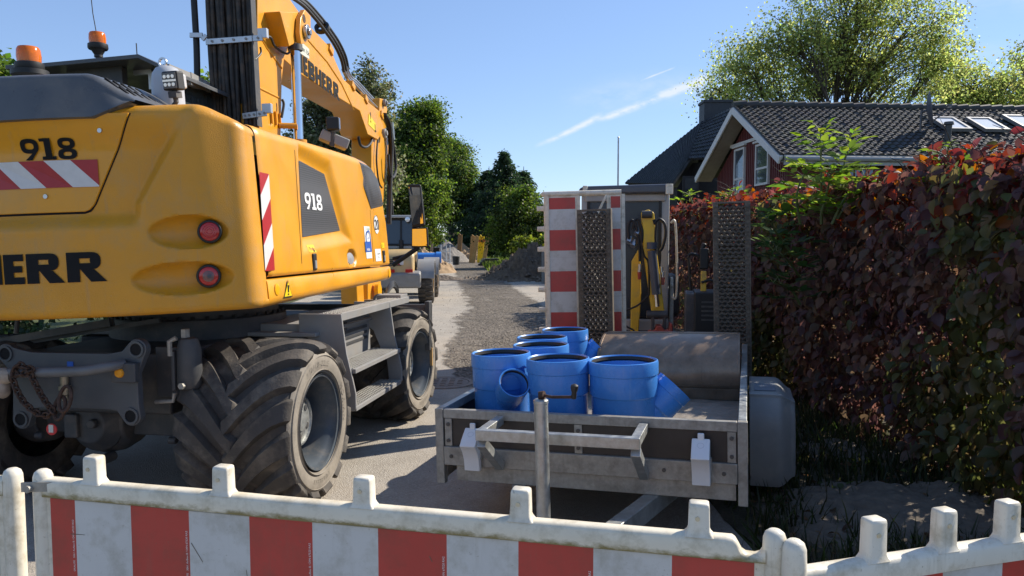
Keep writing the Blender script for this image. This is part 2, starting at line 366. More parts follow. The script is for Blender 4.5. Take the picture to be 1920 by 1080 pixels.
def leaf_mat(name, gloss=0.025, trans=0.45, rough=0.45, tv=1.7):
    m = bpy.data.materials.new(name); m.use_nodes = True; nt = m.node_tree; N = nt.nodes; L = nt.links; N.clear()
    out = N.new('ShaderNodeOutputMaterial'); at = N.new('ShaderNodeAttribute'); at.attribute_name = 'col'
    d = N.new('ShaderNodeBsdfDiffuse'); t = N.new('ShaderNodeBsdfTranslucent'); g = N.new('ShaderNodeBsdfGlossy'); g.inputs['Roughness'].default_value = rough
    hs = N.new('ShaderNodeHueSaturation'); hs.inputs['Saturation'].default_value = 1.15; hs.inputs['Value'].default_value = tv; L.new(at.outputs[0], hs.inputs['Color'])
    L.new(at.outputs[0], d.inputs[0]); L.new(hs.outputs[0], t.inputs[0])
    m1 = N.new('ShaderNodeMixShader'); m1.inputs[0].default_value = trans; L.new(d.outputs[0], m1.inputs[1]); L.new(t.outputs[0], m1.inputs[2])
    m2 = N.new('ShaderNodeMixShader'); m2.inputs[0].default_value = gloss; L.new(m1.outputs[0], m2.inputs[1]); L.new(g.outputs[0], m2.inputs[2])
    L.new(m2.outputs[0], out.inputs[0]); return m
M_LEAF = leaf_mat('leaf'); M_LEAFG = leaf_mat('hedge_leaf', 0.025, 0.42, 0.42, 2.5); M_LEAFY = leaf_mat('backlit_leaf', 0.008, 0.55, 0.5, 2.4)

# ---------------------------------------------------------------- leaves
LEAF_OV = (np.array([(0, 0, 0), (-.27, .22, .06), (-.36, .5, .12), (-.22, .78, .06), (0, 1, -.12), (.2, .8, .02), (.35, .5, .13), (.28, .22, .09), (0, .5, 0)], float),
           [(0, 8, 2, 1), (8, 4, 3, 2), (0, 7, 6, 8), (8, 6, 5, 4)])
LEAF_NARROW = (np.array([(0, 0, 0), (-.17, .3, .03), (-.15, .6, .03), (0, 1, -.08), (.15, .6, .03), (.17, .3, .03), (0, .45, -.01)], float),
               [(0, 6, 2, 1), (6, 3, 2), (0, 5, 4, 6), (6, 4, 3)])
LEAF_Q = (np.array([(0, 0, 0), (-.38, .45, .08), (0, 1, -.04), (.38, .45, .08)], float), [(0, 3, 2, 1)])
BLADE = (np.array([(-.5, 0, 0), (.5, 0, 0), (.35, .55, .1), (-.35, .55, .1), (0, 1, .32)], float), [(0, 1, 2, 3), (3, 2, 4)])
def leaves(name, pos, nrm, ydir, size, col, tpl, m, parent=None, wscale=1.0):
    pos = np.asarray(pos, float); n = len(pos); T, F = tpl
    Z = nrm / np.maximum(np.linalg.norm(nrm, axis=1, keepdims=True), 1e-9)
    Y = ydir - Z * np.sum(ydir * Z, axis=1, keepdims=True); Y /= np.maximum(np.linalg.norm(Y, axis=1, keepdims=True), 1e-9)
    X = np.cross(Y, Z); k = len(T)
    t = T[None] * np.asarray(size).reshape(-1, 1, 1); ws = np.asarray(wscale).reshape(-1, 1, 1)
    V = pos[:, None, :] + X[:, None, :] * (t[:, :, 0:1] * ws) + Y[:, None, :] * t[:, :, 1:2] + Z[:, None, :] * t[:, :, 2:3]
    me = bpy.data.meshes.new(name); me.vertices.add(n * k); me.vertices.foreach_set('co', V.reshape(-1).astype(np.float32))
    lt = np.array([len(f) for f in F]); idx = np.concatenate([np.array(f) for f in F])
    loops = (idx[None] + (np.arange(n) * k)[:, None]).reshape(-1).astype(np.int32)
    tot = np.tile(lt, n); st = np.concatenate([[0], np.cumsum(tot)[:-1]]).astype(np.int32)
    me.loops.add(len(loops)); me.loops.foreach_set('vertex_index', loops)
    me.polygons.add(len(tot)); me.polygons.foreach_set('loop_start', st); me.polygons.foreach_set('loop_total', tot.astype(np.int32))
    a = me.attributes.new('col', 'FLOAT_COLOR', 'POINT')
    c4 = np.concatenate([np.repeat(np.asarray(col, float), k, axis=0), np.ones((n * k, 1))], axis=1)
    a.data.foreach_set('color', c4.reshape(-1).astype(np.float32))
    me.materials.append(m); me.update(calc_edges=True); me.validate()
    o = bpy.data.objects.new(name, me); COL.objects.link(o)
    if parent is not None: o.parent = parent
    return o
def rand_dirs(n):
    v = rng.normal(size=(n, 3)); return v / np.linalg.norm(v, axis=1, keepdims=True)
def pick_cols(n, pal, jit=0.2):
    cols = np.array([p[0] for p in pal], float); w = np.array([p[1] for p in pal], float); w /= w.sum()
    c = cols[rng.choice(len(pal), n, p=w)]
    return np.clip(c * (1 + jit * rng.normal(size=(n, 1))) * (1 + 0.06 * rng.normal(size=(n, 3))), 0.002, 0.95)

# ---------------------------------------------------------------- lettering (glyphs as non-overlapping polygons, unit height)
def ring_polys(cx, cy, rx, ry, ix, iy, a0=0, a1=360, n=20, sq=0.75):
    # superellipse ring strip
    out = []
    def pt(a, x, y):
        c, s = math.cos(R(a)), math.sin(R(a))
        return (cx + x * math.copysign(abs(c) ** sq, c), cy + y * math.copysign(abs(s) ** sq, s))
    for i in range(n):
        b0 = a0 + (a1 - a0) * i / n; b1 = a0 + (a1 - a0) * (i + 1) / n
        out.append([pt(b0, rx, ry), pt(b1, rx, ry), pt(b1, ix, iy), pt(b0, ix, iy)])
    return out
def rect(x0, y0, x1, y1): return [(x0, y0), (x1, y0), (x1, y1), (x0, y1)]
def bowl(x0, y0, x1, y1, t, n=10):
    # D-shaped bowl right of a stem
    cy = (y0 + y1) / 2; ry = (y1 - y0) / 2; xm = x1 - ry * 0.9
    out = [rect(x0, y1 - t, xm, y1), rect(x0, y0, xm, y0 + t)]
    out += ring_polys(xm, cy, x1 - xm, ry, x1 - xm - t * 1.35, ry - t, -90, 90, n, 0.8); return out
def glyphs():
    g = {}
    g['I'] = ([rect(0, 0, .34, 1)], .34)
    g['L'] = ([rect(0, 0, .34, 1), rect(.34, 0, .78, .24)], .78)
    g['E'] = ([rect(0, 0, .29, 1), rect(.29, .77, .585, 1), rect(.29, .39, .54, .61), rect(.29, 0, .60, .23)], .60)
    g['H'] = ([rect(0, 0, .34, 1), rect(.62, 0, .96, 1), rect(.34, .38, .62, .62)], .96)
    g['B'] = ([rect(0, 0, .34, 1)] + bowl(.34, .5, .88, 1, .2) + bowl(.34, 0, .92, .5, .2), .92)
    g['R'] = ([rect(0, 0, .34, 1)] + bowl(.34, .42, .90, 1, .21) + [[(.36, .42), (.62, 0), (1.04, 0), (.72, .42)]], 1.04)
    g['9'] = (ring_polys(.40, .66, .40, .34, .19, .15) + [[(.50, .34), (.76, .48), (.46, 0), (.16, 0)]], .80)
    g['1'] = ([rect(.20, 0, .48, 1), [(0, .86), (.20, .86), (.20, 1), (0, .99)][:4], rect(.04, 0, .20, .16), rect(.48, 0, .64, .16)], .64)
    g['8'] = (ring_polys(.40, .745, .36, .255, .16, .10) + ring_polys(.40, .255, .40, .255, .18, .10), .80)
    g['2'] = (ring_polys(.36, .70, .36, .30, .16, .12, 190, -30, 16, .9) + [[(.0, .0), (.26, .0), (.70, .55), (.46, .56)], rect(.26, 0, .74, .18)], .74)
    g['0'] = (ring_polys(.36, .5, .36, .5, .17, .30), .72)
    return g
GLY = glyphs()
def word(mb, text, mapfn, h, gap=0.1, wide=1.0, x0=0.0):
    x = x0
    for ch in text:
        polys, w = GLY[ch]
        for p in polys: mb.add([mapfn((x + q[0] * wide) * h, q[1] * h) for q in p], [tuple(range(len(p)))])
        x += w * wide + gap
    return x * h
def font_polys(text, size, bold=0.0):
    cu = bpy.data.curves.new('lettering', 'FONT'); cu.body = text; cu.size = size; cu.offset = bold; cu.resolution_u = 3
    o = bpy.data.objects.new('lettering', cu); COL.objects.link(o)
    dg = bpy.context.evaluated_depsgraph_get(); me = o.evaluated_get(dg).to_mesh()
    vs = [tuple(v.co) for v in me.vertices]; fs = [tuple(p.vertices) for p in me.polygons]
    o.evaluated_get(dg).to_mesh_clear(); bpy.data.objects.remove(o); bpy.data.curves.remove(cu)
    return vs, fs
def print_text(mb, text, size, mapfn, bold=0.0, center=False):
    vs, fs = font_polys(text, size, bold)
    w = max(v[0] for v in vs) if vs else 0; dx = -w / 2 if center else 0
    mb.add([mapfn(v[0] + dx, v[1]) for v in vs], fs); return w
# ================================================================ ground, road
def surf_mat(name, c1, c2, scale, speck=None, sp_amt=0.5, bump=0.5, bscale=120, rough=0.9, big=None, big_amt=0.5):
    m = bpy.data.materials.new(name); m.use_nodes = True; nt = m.node_tree; N = nt.nodes; L = nt.links; bs = N['Principled BSDF']; bs.inputs['Roughness'].default_value = rough
    bs.inputs['Specular IOR Level'].default_value = 0.25
    tc = N.new('ShaderNodeTexCoord')
    n1 = N.new('ShaderNodeTexNoise'); n1.inputs['Scale'].default_value = scale; n1.inputs['Detail'].default_value = 8; n1.inputs['Roughness'].default_value = 0.65; L.new(tc.outputs['Object'], n1.inputs[0])
    cr = N.new('ShaderNodeValToRGB'); L.new(n1.outputs[0], cr.inputs[0]); cr.color_ramp.elements[0].position = .32; cr.color_ramp.elements[1].position = .68
    cr.color_ramp.elements[0].color = (*c1, 1); cr.color_ramp.elements[1].color = (*c2, 1); col = cr.outputs[0]
    if big:
        n2 = N.new('ShaderNodeTexNoise'); n2.inputs['Scale'].default_value = 0.55; n2.inputs['Detail'].default_value = 6; L.new(tc.outputs['Object'], n2.inputs[0])
        c2_ = N.new('ShaderNodeValToRGB'); L.new(n2.outputs[0], c2_.inputs[0]); c2_.color_ramp.elements[0].position = .47; c2_.color_ramp.elements[1].position = .62
        c2_.color_ramp.elements[0].color = (0, 0, 0, 1); c2_.color_ramp.elements[1].color = (big_amt,) * 3 + (1,)
        mx = N.new('ShaderNodeMixRGB'); L.new(c2_.outputs[0], mx.inputs[0]); L.new(col, mx.inputs[1]); mx.inputs[2].default_value = (*big, 1); col = mx.outputs[0]
    vo = N.new('ShaderNodeTexVoronoi'); vo.inputs['Scale'].default_value = bscale; L.new(tc.outputs['Object'], vo.inputs[0])
    if speck:
        sx = N.new('ShaderNodeSeparateColor'); L.new(vo.outputs['Color'], sx.inputs[0])
        mr = N.new('ShaderNodeMapRange'); L.new(sx.outputs[0], mr.inputs[0]); mr.inputs[1].default_value = .45; mr.inputs[2].default_value = 1; mr.inputs[3].default_value = 0; mr.inputs[4].default_value = sp_amt
        mx = N.new('ShaderNodeMixRGB'); L.new(mr.outputs[0], mx.inputs[0]); L.new(col, mx.inputs[1]); mx.inputs[2].default_value = (*speck, 1); col = mx.outputs[0]
    L.new(col, bs.inputs['Base Color'])
    b = N.new('ShaderNodeBump'); b.inputs['Strength'].default_value = bump; b.inputs['Distance'].default_value = .012
    L.new(vo.outputs['Distance'], b.inputs['Height']); L.new(b.outputs[0], bs.inputs['Normal']); return m
M_ASPH = surf_mat('asphalt', (.27, .24, .20), (.36, .325, .275), 3.2, (.46, .42, .36), .6, .45, 110, big=(.40, .34, .27), big_amt=.6)
M_GRAV = surf_mat('milled_gravel', (.05, .042, .034), (.135, .112, .09), 7, (.33, .285, .225), .8, 1.0, 40, big=(.15, .13, .11), big_amt=.5)
M_VERGE = surf_mat('verge_earth', (.05, .045, .028), (.09, .075, .05), 6, None, 0, .8, 40)
M_GROUND = surf_mat('grassy_ground', (.05, .065, .02), (.09, .10, .035), 1.2, None, 0, .8, 30, big=(.10, .085, .055), big_amt=.5)
ROAD_H = -4.2                                           # road heading, degrees
MR = frame(0, 0, 0, ROAD_H)
def sheet(name, poly, z, m, kind='structure'):
    mb = MB(); mb.add([(p[0], p[1], z) for p in poly], [tuple(range(len(poly)))])
    o = mb.build(name, m, smooth=False, normals=False); tag(o, kind=kind); return o
def big_ground():
    mb = MB(); s = 900; mb.add([(-s, -60, 0), (s, -60, 0), (s, s * 2, 0), (-s, s * 2, 0)], [(0, 1, 2, 3)])
    return tag(mb.build('ground', M_GROUND, smooth=False, normals=False), kind='structure')
big_ground()
def ribbon(name, left, right, z, m, y0, y1, step, jit, kind='structure', M=MR, ts=(0, .25, .5, .75, 1)):
    # strip of ground between two wavering edges, in the road's own frame
    mb = MB(); rows = []; n = int((y1 - y0) / step)
    for i in range(n + 1):
        y = y0 + (y1 - y0) * i / n
        a = left(y) + jit * (noise.noise((y * .9, 3.1, z * 50)) + .6 * noise.noise((y * 3.1, 7.7, z))); b = right(y) + jit * (noise.noise((y * .8, 9.1, z * 70)) + .6 * noise.noise((y * 2.9, 1.7, z)))
        rows.append([M @ Vector((lerp(a, b, t), y, z)) for t in ts])
    mb.grid(rows); return tag(mb.build(name, m, smooth=False, normals=False), kind=kind)
RE = lambda y: interp(y, [(-6, 1.55), (6, 1.7), (12, 2.6), (20, 3.4), (30, 4.2), (60, 5.0)])
ribbon('road', lambda y: -4.6, RE, .006, M_ASPH, -6, 120, .5, .05)
def gpt(px, py): p = MR.inverted() @ G(px, py); return (p.y, p.x)
_GLp = [gpt(*q) for q in ((888, 700), (852, 672), (850, 640), (868, 622), (842, 598), (880, 580), (862, 552), (856, 530), (848, 505), (846, 490), (848, 481))]
_GRp = [gpt(*q) for q in ((895, 700), (960, 672), (1010, 640), (1040, 600), (1028, 580), (1000, 560), (966, 540), (945, 520), (920, 500), (905, 490), (892, 481))]
GL = lambda y: interp(y, sorted(_GLp)); GR = lambda y: interp(y, sorted(_GRp))
gs = ribbon('gravel_strip', lambda y: GL(y) - .42, lambda y: GR(y) + .42, .016, M_GRAV, 8.2, 75, .2, .12, ts=[i / 12 for i in range(13)])
def feather(o, m, ncol=13):
    # loose material thins out towards the edges of the strip: cover attribute, broken up by noise
    me = o.data; a = me.attributes.new('cover', 'FLOAT', 'POINT'); n = len(me.vertices); rows = n // ncol
    a.data.foreach_set('value', [min(1, min(i % ncol, ncol - 1 - i % ncol) / (ncol // 2) * 1.5, (i // ncol) / 7 + .1, .66 + .2 * noise.noise(tuple(me.vertices[i].co * .55))) for i in range(n)])
    nt = m.node_tree; N = nt.nodes; L = nt.links; out = N['Material Output']; bs = N['Principled BSDF']
    at = N.new('ShaderNodeAttribute'); at.attribute_name = 'cover'; tc = N.new('ShaderNodeTexCoord'); nz = N.new('ShaderNodeTexNoise'); nz.inputs['Scale'].default_value = 2.6; nz.inputs['Detail'].default_value = 11; nz.inputs['Roughness'].default_value = .78; L.new(tc.outputs['Object'], nz.inputs[0])
    ad = N.new('ShaderNodeMath'); ad.operation = 'ADD'; L.new(at.outputs['Fac'], ad.inputs[0]); L.new(nz.outputs[0], ad.inputs[1])
    mr = N.new('ShaderNodeMapRange'); L.new(ad.outputs[0], mr.inputs[0]); mr.inputs[1].default_value = .95; mr.inputs[2].default_value = 1.14
    tr_ = N.new('ShaderNodeBsdfTransparent'); mx = N.new('ShaderNodeMixShader'); L.new(mr.outputs[0], mx.inputs[0]); L.new(tr_.outputs[0], mx.inputs[1]); L.new(bs.outputs[0], mx.inputs[2]); L.new(mx.outputs[0], out.inputs[0])
feather(gs, M_GRAV)
ribbon('verge', RE, lambda y: 6.5, .010, M_VERGE, -6, 60, .4, .07)
# cracked joint and repair edges in the asphalt
M_CRACK = mat('crack_tar', (.03, .028, .026), .8, var=.2)
mb = MB(); rows = []
for i in range(160):
    y = 9 + i * .25; x = -1.02 + .12 * noise.noise((y * .5, 0, 0)) + .05 * noise.noise((y * 2.3, 4, 0)); w = .02 + .012 * noise.noise((y * 1.7, 9, 2))
    rows.append([MR @ Vector((x - w, y, .0125)), MR @ Vector((x + w, y, .0125))])
mb.grid(rows); tag(mb.build('road_joint', M_CRACK, smooth=False, normals=False), kind='structure')
# loose stones on the gravel strip and road
def stones(name, n, fn, smin, smax, m):
    mb = MB(); base = [(1, 0, 0), (0, 1, 0), (-1, 0, 0), (0, -1, 0), (0, 0, .8), (0, 0, -.3)]; F = [(0, 1, 4), (1, 2, 4), (2, 3, 4), (3, 0, 4), (1, 0, 5), (2, 1, 5), (3, 2, 5), (0, 3, 5)]
    for _ in range(n):
        p = fn(); s = random.uniform(smin, smax) * random.choice((.6, .8, 1)); a = random.uniform(0, 6.28); ca, sa = math.cos(a), math.sin(a)
        mb.add([(p[0] + s * random.uniform(.6, 1.3) * (b[0] * ca - b[1] * sa), p[1] + s * random.uniform(.6, 1.3) * (b[0] * sa + b[1] * ca), p[2] + s * b[2] * random.uniform(.7, 1.1)) for b in base], F)
    return tag(mb.build(name, m, smooth=False), kind='stuff')
M_STONE = mat('loose_stone', (.19, .17, .145), .9, var=.45, scale=25)
def st_pos():
    y = 8.6 + 36 * random.random() ** 1.7; l, r = GL(y), GR(y); return MR @ Vector((random.gauss((l + r) / 2, (r - l) * .27), y, .018))
stones('loose_gravel', 8000, st_pos, .006, .020, M_STONE)
def st_pos2():
    y = 3 + 26 * random.random(); return MR @ Vector((random.uniform(-1.6, 1.7), y, .008))
stones('scattered_grit', 1600, st_pos2, .003, .009, M_STONE)
# manhole cover
def manhole():
    c = G(832, 719); o = thing('manhole_cover', Matrix.Translation((c.x, c.y, .004)), 'round cast iron manhole cover set in the asphalt beside the front excavator tyre', 'manhole cover')
    m = mat('cast_iron', (.22, .17, .13), .7, .2, var=.2, scale=20, bump=.6, bump_scale=18)
    mb = MB(); mb.lathe([(0, .018), (.29, .018), (.305, .012), (.305, .004)], n=40)
    for i in range(5):
        for j in range(5):
            x, y = (i - 2) * .1, (j - 2) * .1
            if x * x + y * y < .06: mb.box((x, y, .021), (.06, .06, .008))
    mb.build('cover', m, o)
    mb = MB(); mb.lathe([(.315, .004), (.315, .016), (.37, .016), (.385, .004)], n=40); mb.build('frame', m, o)
manhole()

# ================================================================ heaps
def heap(name, x, y, rx, ry, h, m, label, cat='heap', seed=0, rough=.12, n=56, peaks=None, kind=None, rot=0):
    rows = []
    for i in range(n + 1):
        row = []
        for j in range(n + 1):
            u = -1 + 2 * i / n; v = -1 + 2 * j / n; r = math.hypot(u, v)
            if peaks: z = max(max(0, 1 - math.hypot((u - a) / s, (v - b) / s)) * k for a, b, s, k in peaks)
            else: z = max(0, 1 - r)
            if kind: z = max(0, min(1, (1 - r + .42 * noise.noise((u * 2.3 + seed, v * 2.3, 8)) + .16 * noise.noise((u * 7, v * 7, seed))) * 1.6))
            z = z ** 0.9
            z += rough * (noise.noise((u * 3 + seed, v * 3, 1)) + .5 * noise.noise((u * 8, v * 8 + seed, 2)) + .35 * noise.noise((u * 17, v * 17, seed)) + .25 * noise.noise((u * 34, v * 34, seed))) * min(1, z * 4)
            row.append((u * rx, v * ry, max(0, z) * h - .03 * (r > .98 or (kind is not None and z < .02))))
        rows.append(row)
    mb = MB(); mb.grid(rows); o = mb.build(name, m, smooth=True, angle=70, normals=False)
    o.matrix_world = Matrix.Translation((x, y, .012)) @ Matrix.Rotation(rot, 4, 'Z')
    for p in o.data.polygons: pass
    if kind: tag(o, kind=kind)
    else: tag(o, label, cat)
    return o
c = P(992, 515, 33); heap('soil_heap', c.x - .05, 33.5, 2.3, 2.2, 1.55, M_SOIL, 'dark earth heap at the right edge of the road in front of the green bush', seed=3, rough=.42, n=96, peaks=[(.1, 0, .95, 1), (.5, .1, .7, .75), (-.35, -.1, .65, .45)])
c = P(808, 480, 40); heap('sand_heap', c.x - .3, 40, 1.7, 1.8, 1.3, M_SAND, 'brown sand heap beyond the beige wheel loader on the left of the road', seed=9, rough=.25)
c = P(868, 470, 62); heap('sand_heap', c.x, 62, 2.4, 2, 1.5, M_SAND, 'orange sand heap far down the road behind the leaning timber', seed=21, rough=.2)
c = P(843, 470, 64); heap('gravel_heap', c.x, 60, 2.0, 2, 1.8, mat('grey_gravel', (.2, .18, .16), .9, var=.3, scale=9, bump=.7, bump_scale=25), 'grey gravel heap far down the road left of the orange sand heap', seed=31, rough=.08)
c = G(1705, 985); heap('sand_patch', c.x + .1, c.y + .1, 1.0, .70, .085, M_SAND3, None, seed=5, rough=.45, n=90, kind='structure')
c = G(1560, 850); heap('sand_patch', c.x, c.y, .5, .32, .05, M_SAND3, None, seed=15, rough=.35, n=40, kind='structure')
c = G(832, 525); heap('soil_heap', c.x, c.y, .9, .8, .22, mat('broken_asphalt', (.13, .10, .075), .9, var=.4, scale=9, bump=.7, bump_scale=25), 'low pile of broken soil on the asphalt right of the wheel loader bucket', seed=44, rough=.3)

# ================================================================ grass
def grass():
    n = 19000; y = 2.2 + rng.random(n) ** 1.4 * 12; x = 1.55 + .15 * rng.normal(size=n) + rng.random(n) * 1.75
    p = np.stack([x - .0 * y, y, np.full(n, .01)], 1)
    c = G(1705, 985); keep = ((p[:, 0] - c.x - .1) / .7) ** 2 + ((p[:, 1] - c.y - .1) / .5) ** 2 > 1 + .25 * rng.normal(size=n)
    cc = np.array([noise.noise((a * 1.4, b * 1.4, 3)) for a, b in p[:, :2]]); keep &= cc > -.35
    p = p[keep]; n = len(p)
    up = np.stack([rng.normal(0, .35, n), rng.normal(0, .35, n), np.ones(n)], 1)
    nr = rand_dirs(n) * [1, 1, .1]
    col = pick_cols(n, [((.028, .042, .013), 5), ((.045, .05, .02), 3), ((.09, .075, .04), 1)], .25)
    o = leaves('grass', p, nr, up, rng.uniform(.06, .22, n), col, BLADE, M_LEAF, wscale=.07); tag(o, kind='stuff')
    n = 5000; y = 40 + rng.random(n) * 36; xr = rng.uniform(1.7, 4.2, n); p = np.array([MR @ Vector((a, b, .01)) for a, b in zip(xr, y)])
    col = pick_cols(n, [((.10, .15, .03), 5), ((.16, .19, .05), 3)], .25)
    o = leaves('grass', p, rand_dirs(n) * [1, 1, .1], np.stack([rng.normal(0, .3, n), rng.normal(0, .3, n), np.ones(n)], 1), rng.uniform(.2, .5, n), col, BLADE, M_LEAF, wscale=.12); tag(o, kind='stuff')
grass()
def litter():
    # dry leaves and weeds lying on the verge under the hedge
    n = 1500; y = 2.4 + rng.random(n) ** 1.3 * 9; x = 1.6 + rng.random(n) * 1.75; p = np.stack([x, y, np.full(n, .022) + .05 * rng.random(n)], 1)
    col = pick_cols(n, [((.16, .09, .045), 4), ((.10, .055, .03), 4), ((.20, .14, .07), 2), ((.08, .10, .03), 3)], .25)
    o = leaves('leaf_litter', p, rand_dirs(n) * .55 + [0, 0, 1], rand_dirs(n), rng.uniform(.025, .07, n), col, LEAF_OV, M_LEAF); tag(o, kind='stuff')
litter()

# ================================================================ trees
def tree(name, x, y, trunk_h, blobs, n_leaf, lsize, pal, label, tr=.2, clusters=60, spread=.55, droop=.2, group=None, cat='tree', tpl=LEAF_Q, fill=.75, shell=.35, branch_r=.05, sub=True, jit=.25, lm=None):
    """blobs: list of (cx, cy, cz, rx, ry, rz) relative to the foot; limbs reach each blob, twigs reach leaf clusters in it."""
    o = thing(name, Matrix.Translation((x, y, 0)), label, cat, group)
    mb = MB(); base = Vector((0, 0, trunk_h))
    mb.tube(spline([(0, 0, -.1), (tr * .3, 0, trunk_h * .5), tuple(base)], 4), [tr * 1.25 - tr * .45 * i / 8 for i in range(9)], 9)
    vol = np.array([b[3] * b[4] * b[5] for b in blobs]) ** (2 / 3); vol /= vol.sum(); cents = []
    for bi, b in enumerate(blobs):
        c = Vector(b[:3]); start = base if c.z > trunk_h else Vector((0, 0, max(trunk_h * .5, c.z * .6)))
        mid = start.lerp(c, .5) + Vector((random.uniform(-.1, .1), random.uniform(-.1, .1), .12)) * (c - start).length
        limb = spline([start, mid, c], 6); mb.tube(limb, [lerp(tr * .62, tr * .2, i / 12) for i in range(13)], 7)
        k = max(4, int(clusters * vol[bi]))
        for _ in range(k):
            d = Vector(rand_dirs(1)[0]); rr = random.uniform(shell, 1) ** .6
            q = c + Vector((d.x * b[3], d.y * b[4], d.z * b[5])) * rr
            if q.z < .3: continue
            cents.append(q)
            if sub:
                s = limb[random.randint(5, 12)]; m = s.lerp(q, .5) + Vector((0, 0, .08)) * (q - s).length + Vector(rand_dirs(1)[0]) * .08 * (q - s).length
                pts = spline([s, m, q], 4); mb.tube(pts, [lerp(branch_r, branch_r * .22, i / 8) for i in range(9)], 5, caps=False)
                if random.random() < .7:
                    e = q + Vector(rand_dirs(1)[0]) * spread * 1.3; mb.tube([pts[5], pts[5].lerp(e, .5) + Vector((0, 0, .05)), e], [branch_r * .35, branch_r * .25, branch_r * .1], 4, caps=False); cents.append(e)
    mb.build('trunk', M_BARK, o, normals=False)
    C = np.array([tuple(q) for q in cents]); ci = rng.integers(0, len(C), n_leaf)
    rad = spread * (0.6 + .8 * rng.random(len(C)))
    off = rng.normal(size=(n_leaf, 3)) * rad[ci][:, None] * .5 * [1, 1, .75]
    p = C[ci] + off; cen = np.array([0, 0, np.mean(C[:, 2])])
    out = (p - cen); out /= np.maximum(np.linalg.norm(out, axis=1, keepdims=True), .01)
    nr = out * .5 + rand_dirs(n_leaf) * .9 + np.array([0, 0, .45]); yd = rand_dirs(n_leaf) + np.array([0, 0, -droop]) + out * .3
    col = pick_cols(n_leaf, pal, jit) * (1 + .34 * rng.normal(size=len(C)))[ci][:, None].clip(.5, 1.6)
    leaves('crown', p, nr, yd, rng.uniform(lsize * .6, lsize * 1.35, n_leaf), np.clip(col, .003, .9), tpl, lm or M_LEAF, o)
    return o
PAL_DK = [((.065, .11, .023), 6), ((.11, .155, .034), 3), ((.15, .19, .05), 2)]
PAL_MD = [((.095, .145, .028), 5), ((.15, .195, .045), 3), ((.055, .09, .02), 3)]
PAL_PALE = [((.15, .165, .08), 5), ((.24, .24, .15), 2), ((.09, .11, .045), 4)]
PAL_CON = [((.03, .055, .026), 6), ((.048, .075, .034), 3)]
PAL_LIME = [((.15, .19, .03), 5), ((.22, .24, .05), 3), ((.09, .12, .02), 2)]
PAL_YG = [((.235, .265, .095), 5), ((.30, .325, .13), 4), ((.17, .20, .065), 3)]
def bl(px, py, Y, x, y, rpx, rpy, ry=None):
    # crown clump whose middle stands on this sight line at distance Y
    c = P(px, py, Y); k = Y / FPX; return (c.x - x, Y - y, c.z, rpx * k, (ry or rpx * k), rpy * k)
def T(name, foot_px, Y, trunk_h, clumps, **kw):
    x = (foot_px - 960) / FPX * Y
    return tree(name, x, Y, trunk_h, [bl(a, b, Y + dy, x, Y, rx, ry) for a, b, rx, ry, dy in clumps], **kw)
T('broadleaf_tree', 800, 44, 3.2, [(785, 236, 38, 42, 0), (765, 285, 48, 50, -1), (802, 300, 27, 46, -1), (760, 360, 62, 50, -2), (804, 380, 26, 40, -1), (770, 425, 46, 26, -2)], n_leaf=95000, lsize=.155, pal=PAL_MD, label='tall dense green tree standing directly right of the excavator boom', clusters=240, spread=.62, tr=.3)
T('broadleaf_tree', 845, 72, 4, [(852, 300, 26, 30, 0), (866, 335, 24, 34, -1), (845, 380, 26, 34, 0), (862, 395, 20, 30, 0)], n_leaf=42000, lsize=.19, pal=PAL_DK, label='rounder broadleaf tree between the tall tree and the dark conifer', clusters=90, spread=.9, tr=.3)
T('broadleaf_tree', 655, 30, 3.0, [(690, 165, 34, 30, 0), (650, 205, 46, 42, 0), (700, 215, 34, 40, 1), (610, 265, 50, 40, 0), (590, 210, 30, 40, 0), (660, 285, 60, 50, -1), (700, 330, 50, 50, 0)], n_leaf=34000, lsize=.12, pal=PAL_PALE, label='pale whitish green tree seen under and behind the excavator boom', clusters=150, spread=.45, tr=.22, branch_r=.04)
def rubble():
    # clods and broken stone over the dark heap and along the right road edge
    mb = MB(); base = [(1, 0, 0), (0, 1, 0), (-1, 0, 0), (0, -1, 0), (0, 0, .9), (0, 0, -.4)]; F = [(0, 1, 4), (1, 2, 4), (2, 3, 4), (3, 0, 4), (1, 0, 5), (2, 1, 5), (3, 2, 5), (0, 3, 5)]
    hc = P(992, 515, 33)
    for k in range(420):
        a = random.uniform(0, 6.28); r = random.uniform(.15, 1.35) ** .8; x = hc.x + math.cos(a) * r * 2.3; y = 33.5 + math.sin(a) * r * 2.2; z = max(.02, 1.5 * (1 - r * .98)) * random.uniform(.7, 1.0); s = random.uniform(.03, .11)
        mb.add([(x + s * b[0] * random.uniform(.6, 1.4), y + s * b[1] * random.uniform(.6, 1.4), z + s * b[2]) for b in base], F)
    return tag(mb.build('rubble', mat('rubble_clod', (.17, .125, .085), .95, var=.45, scale=3), smooth=False), kind='stuff')
rubble()
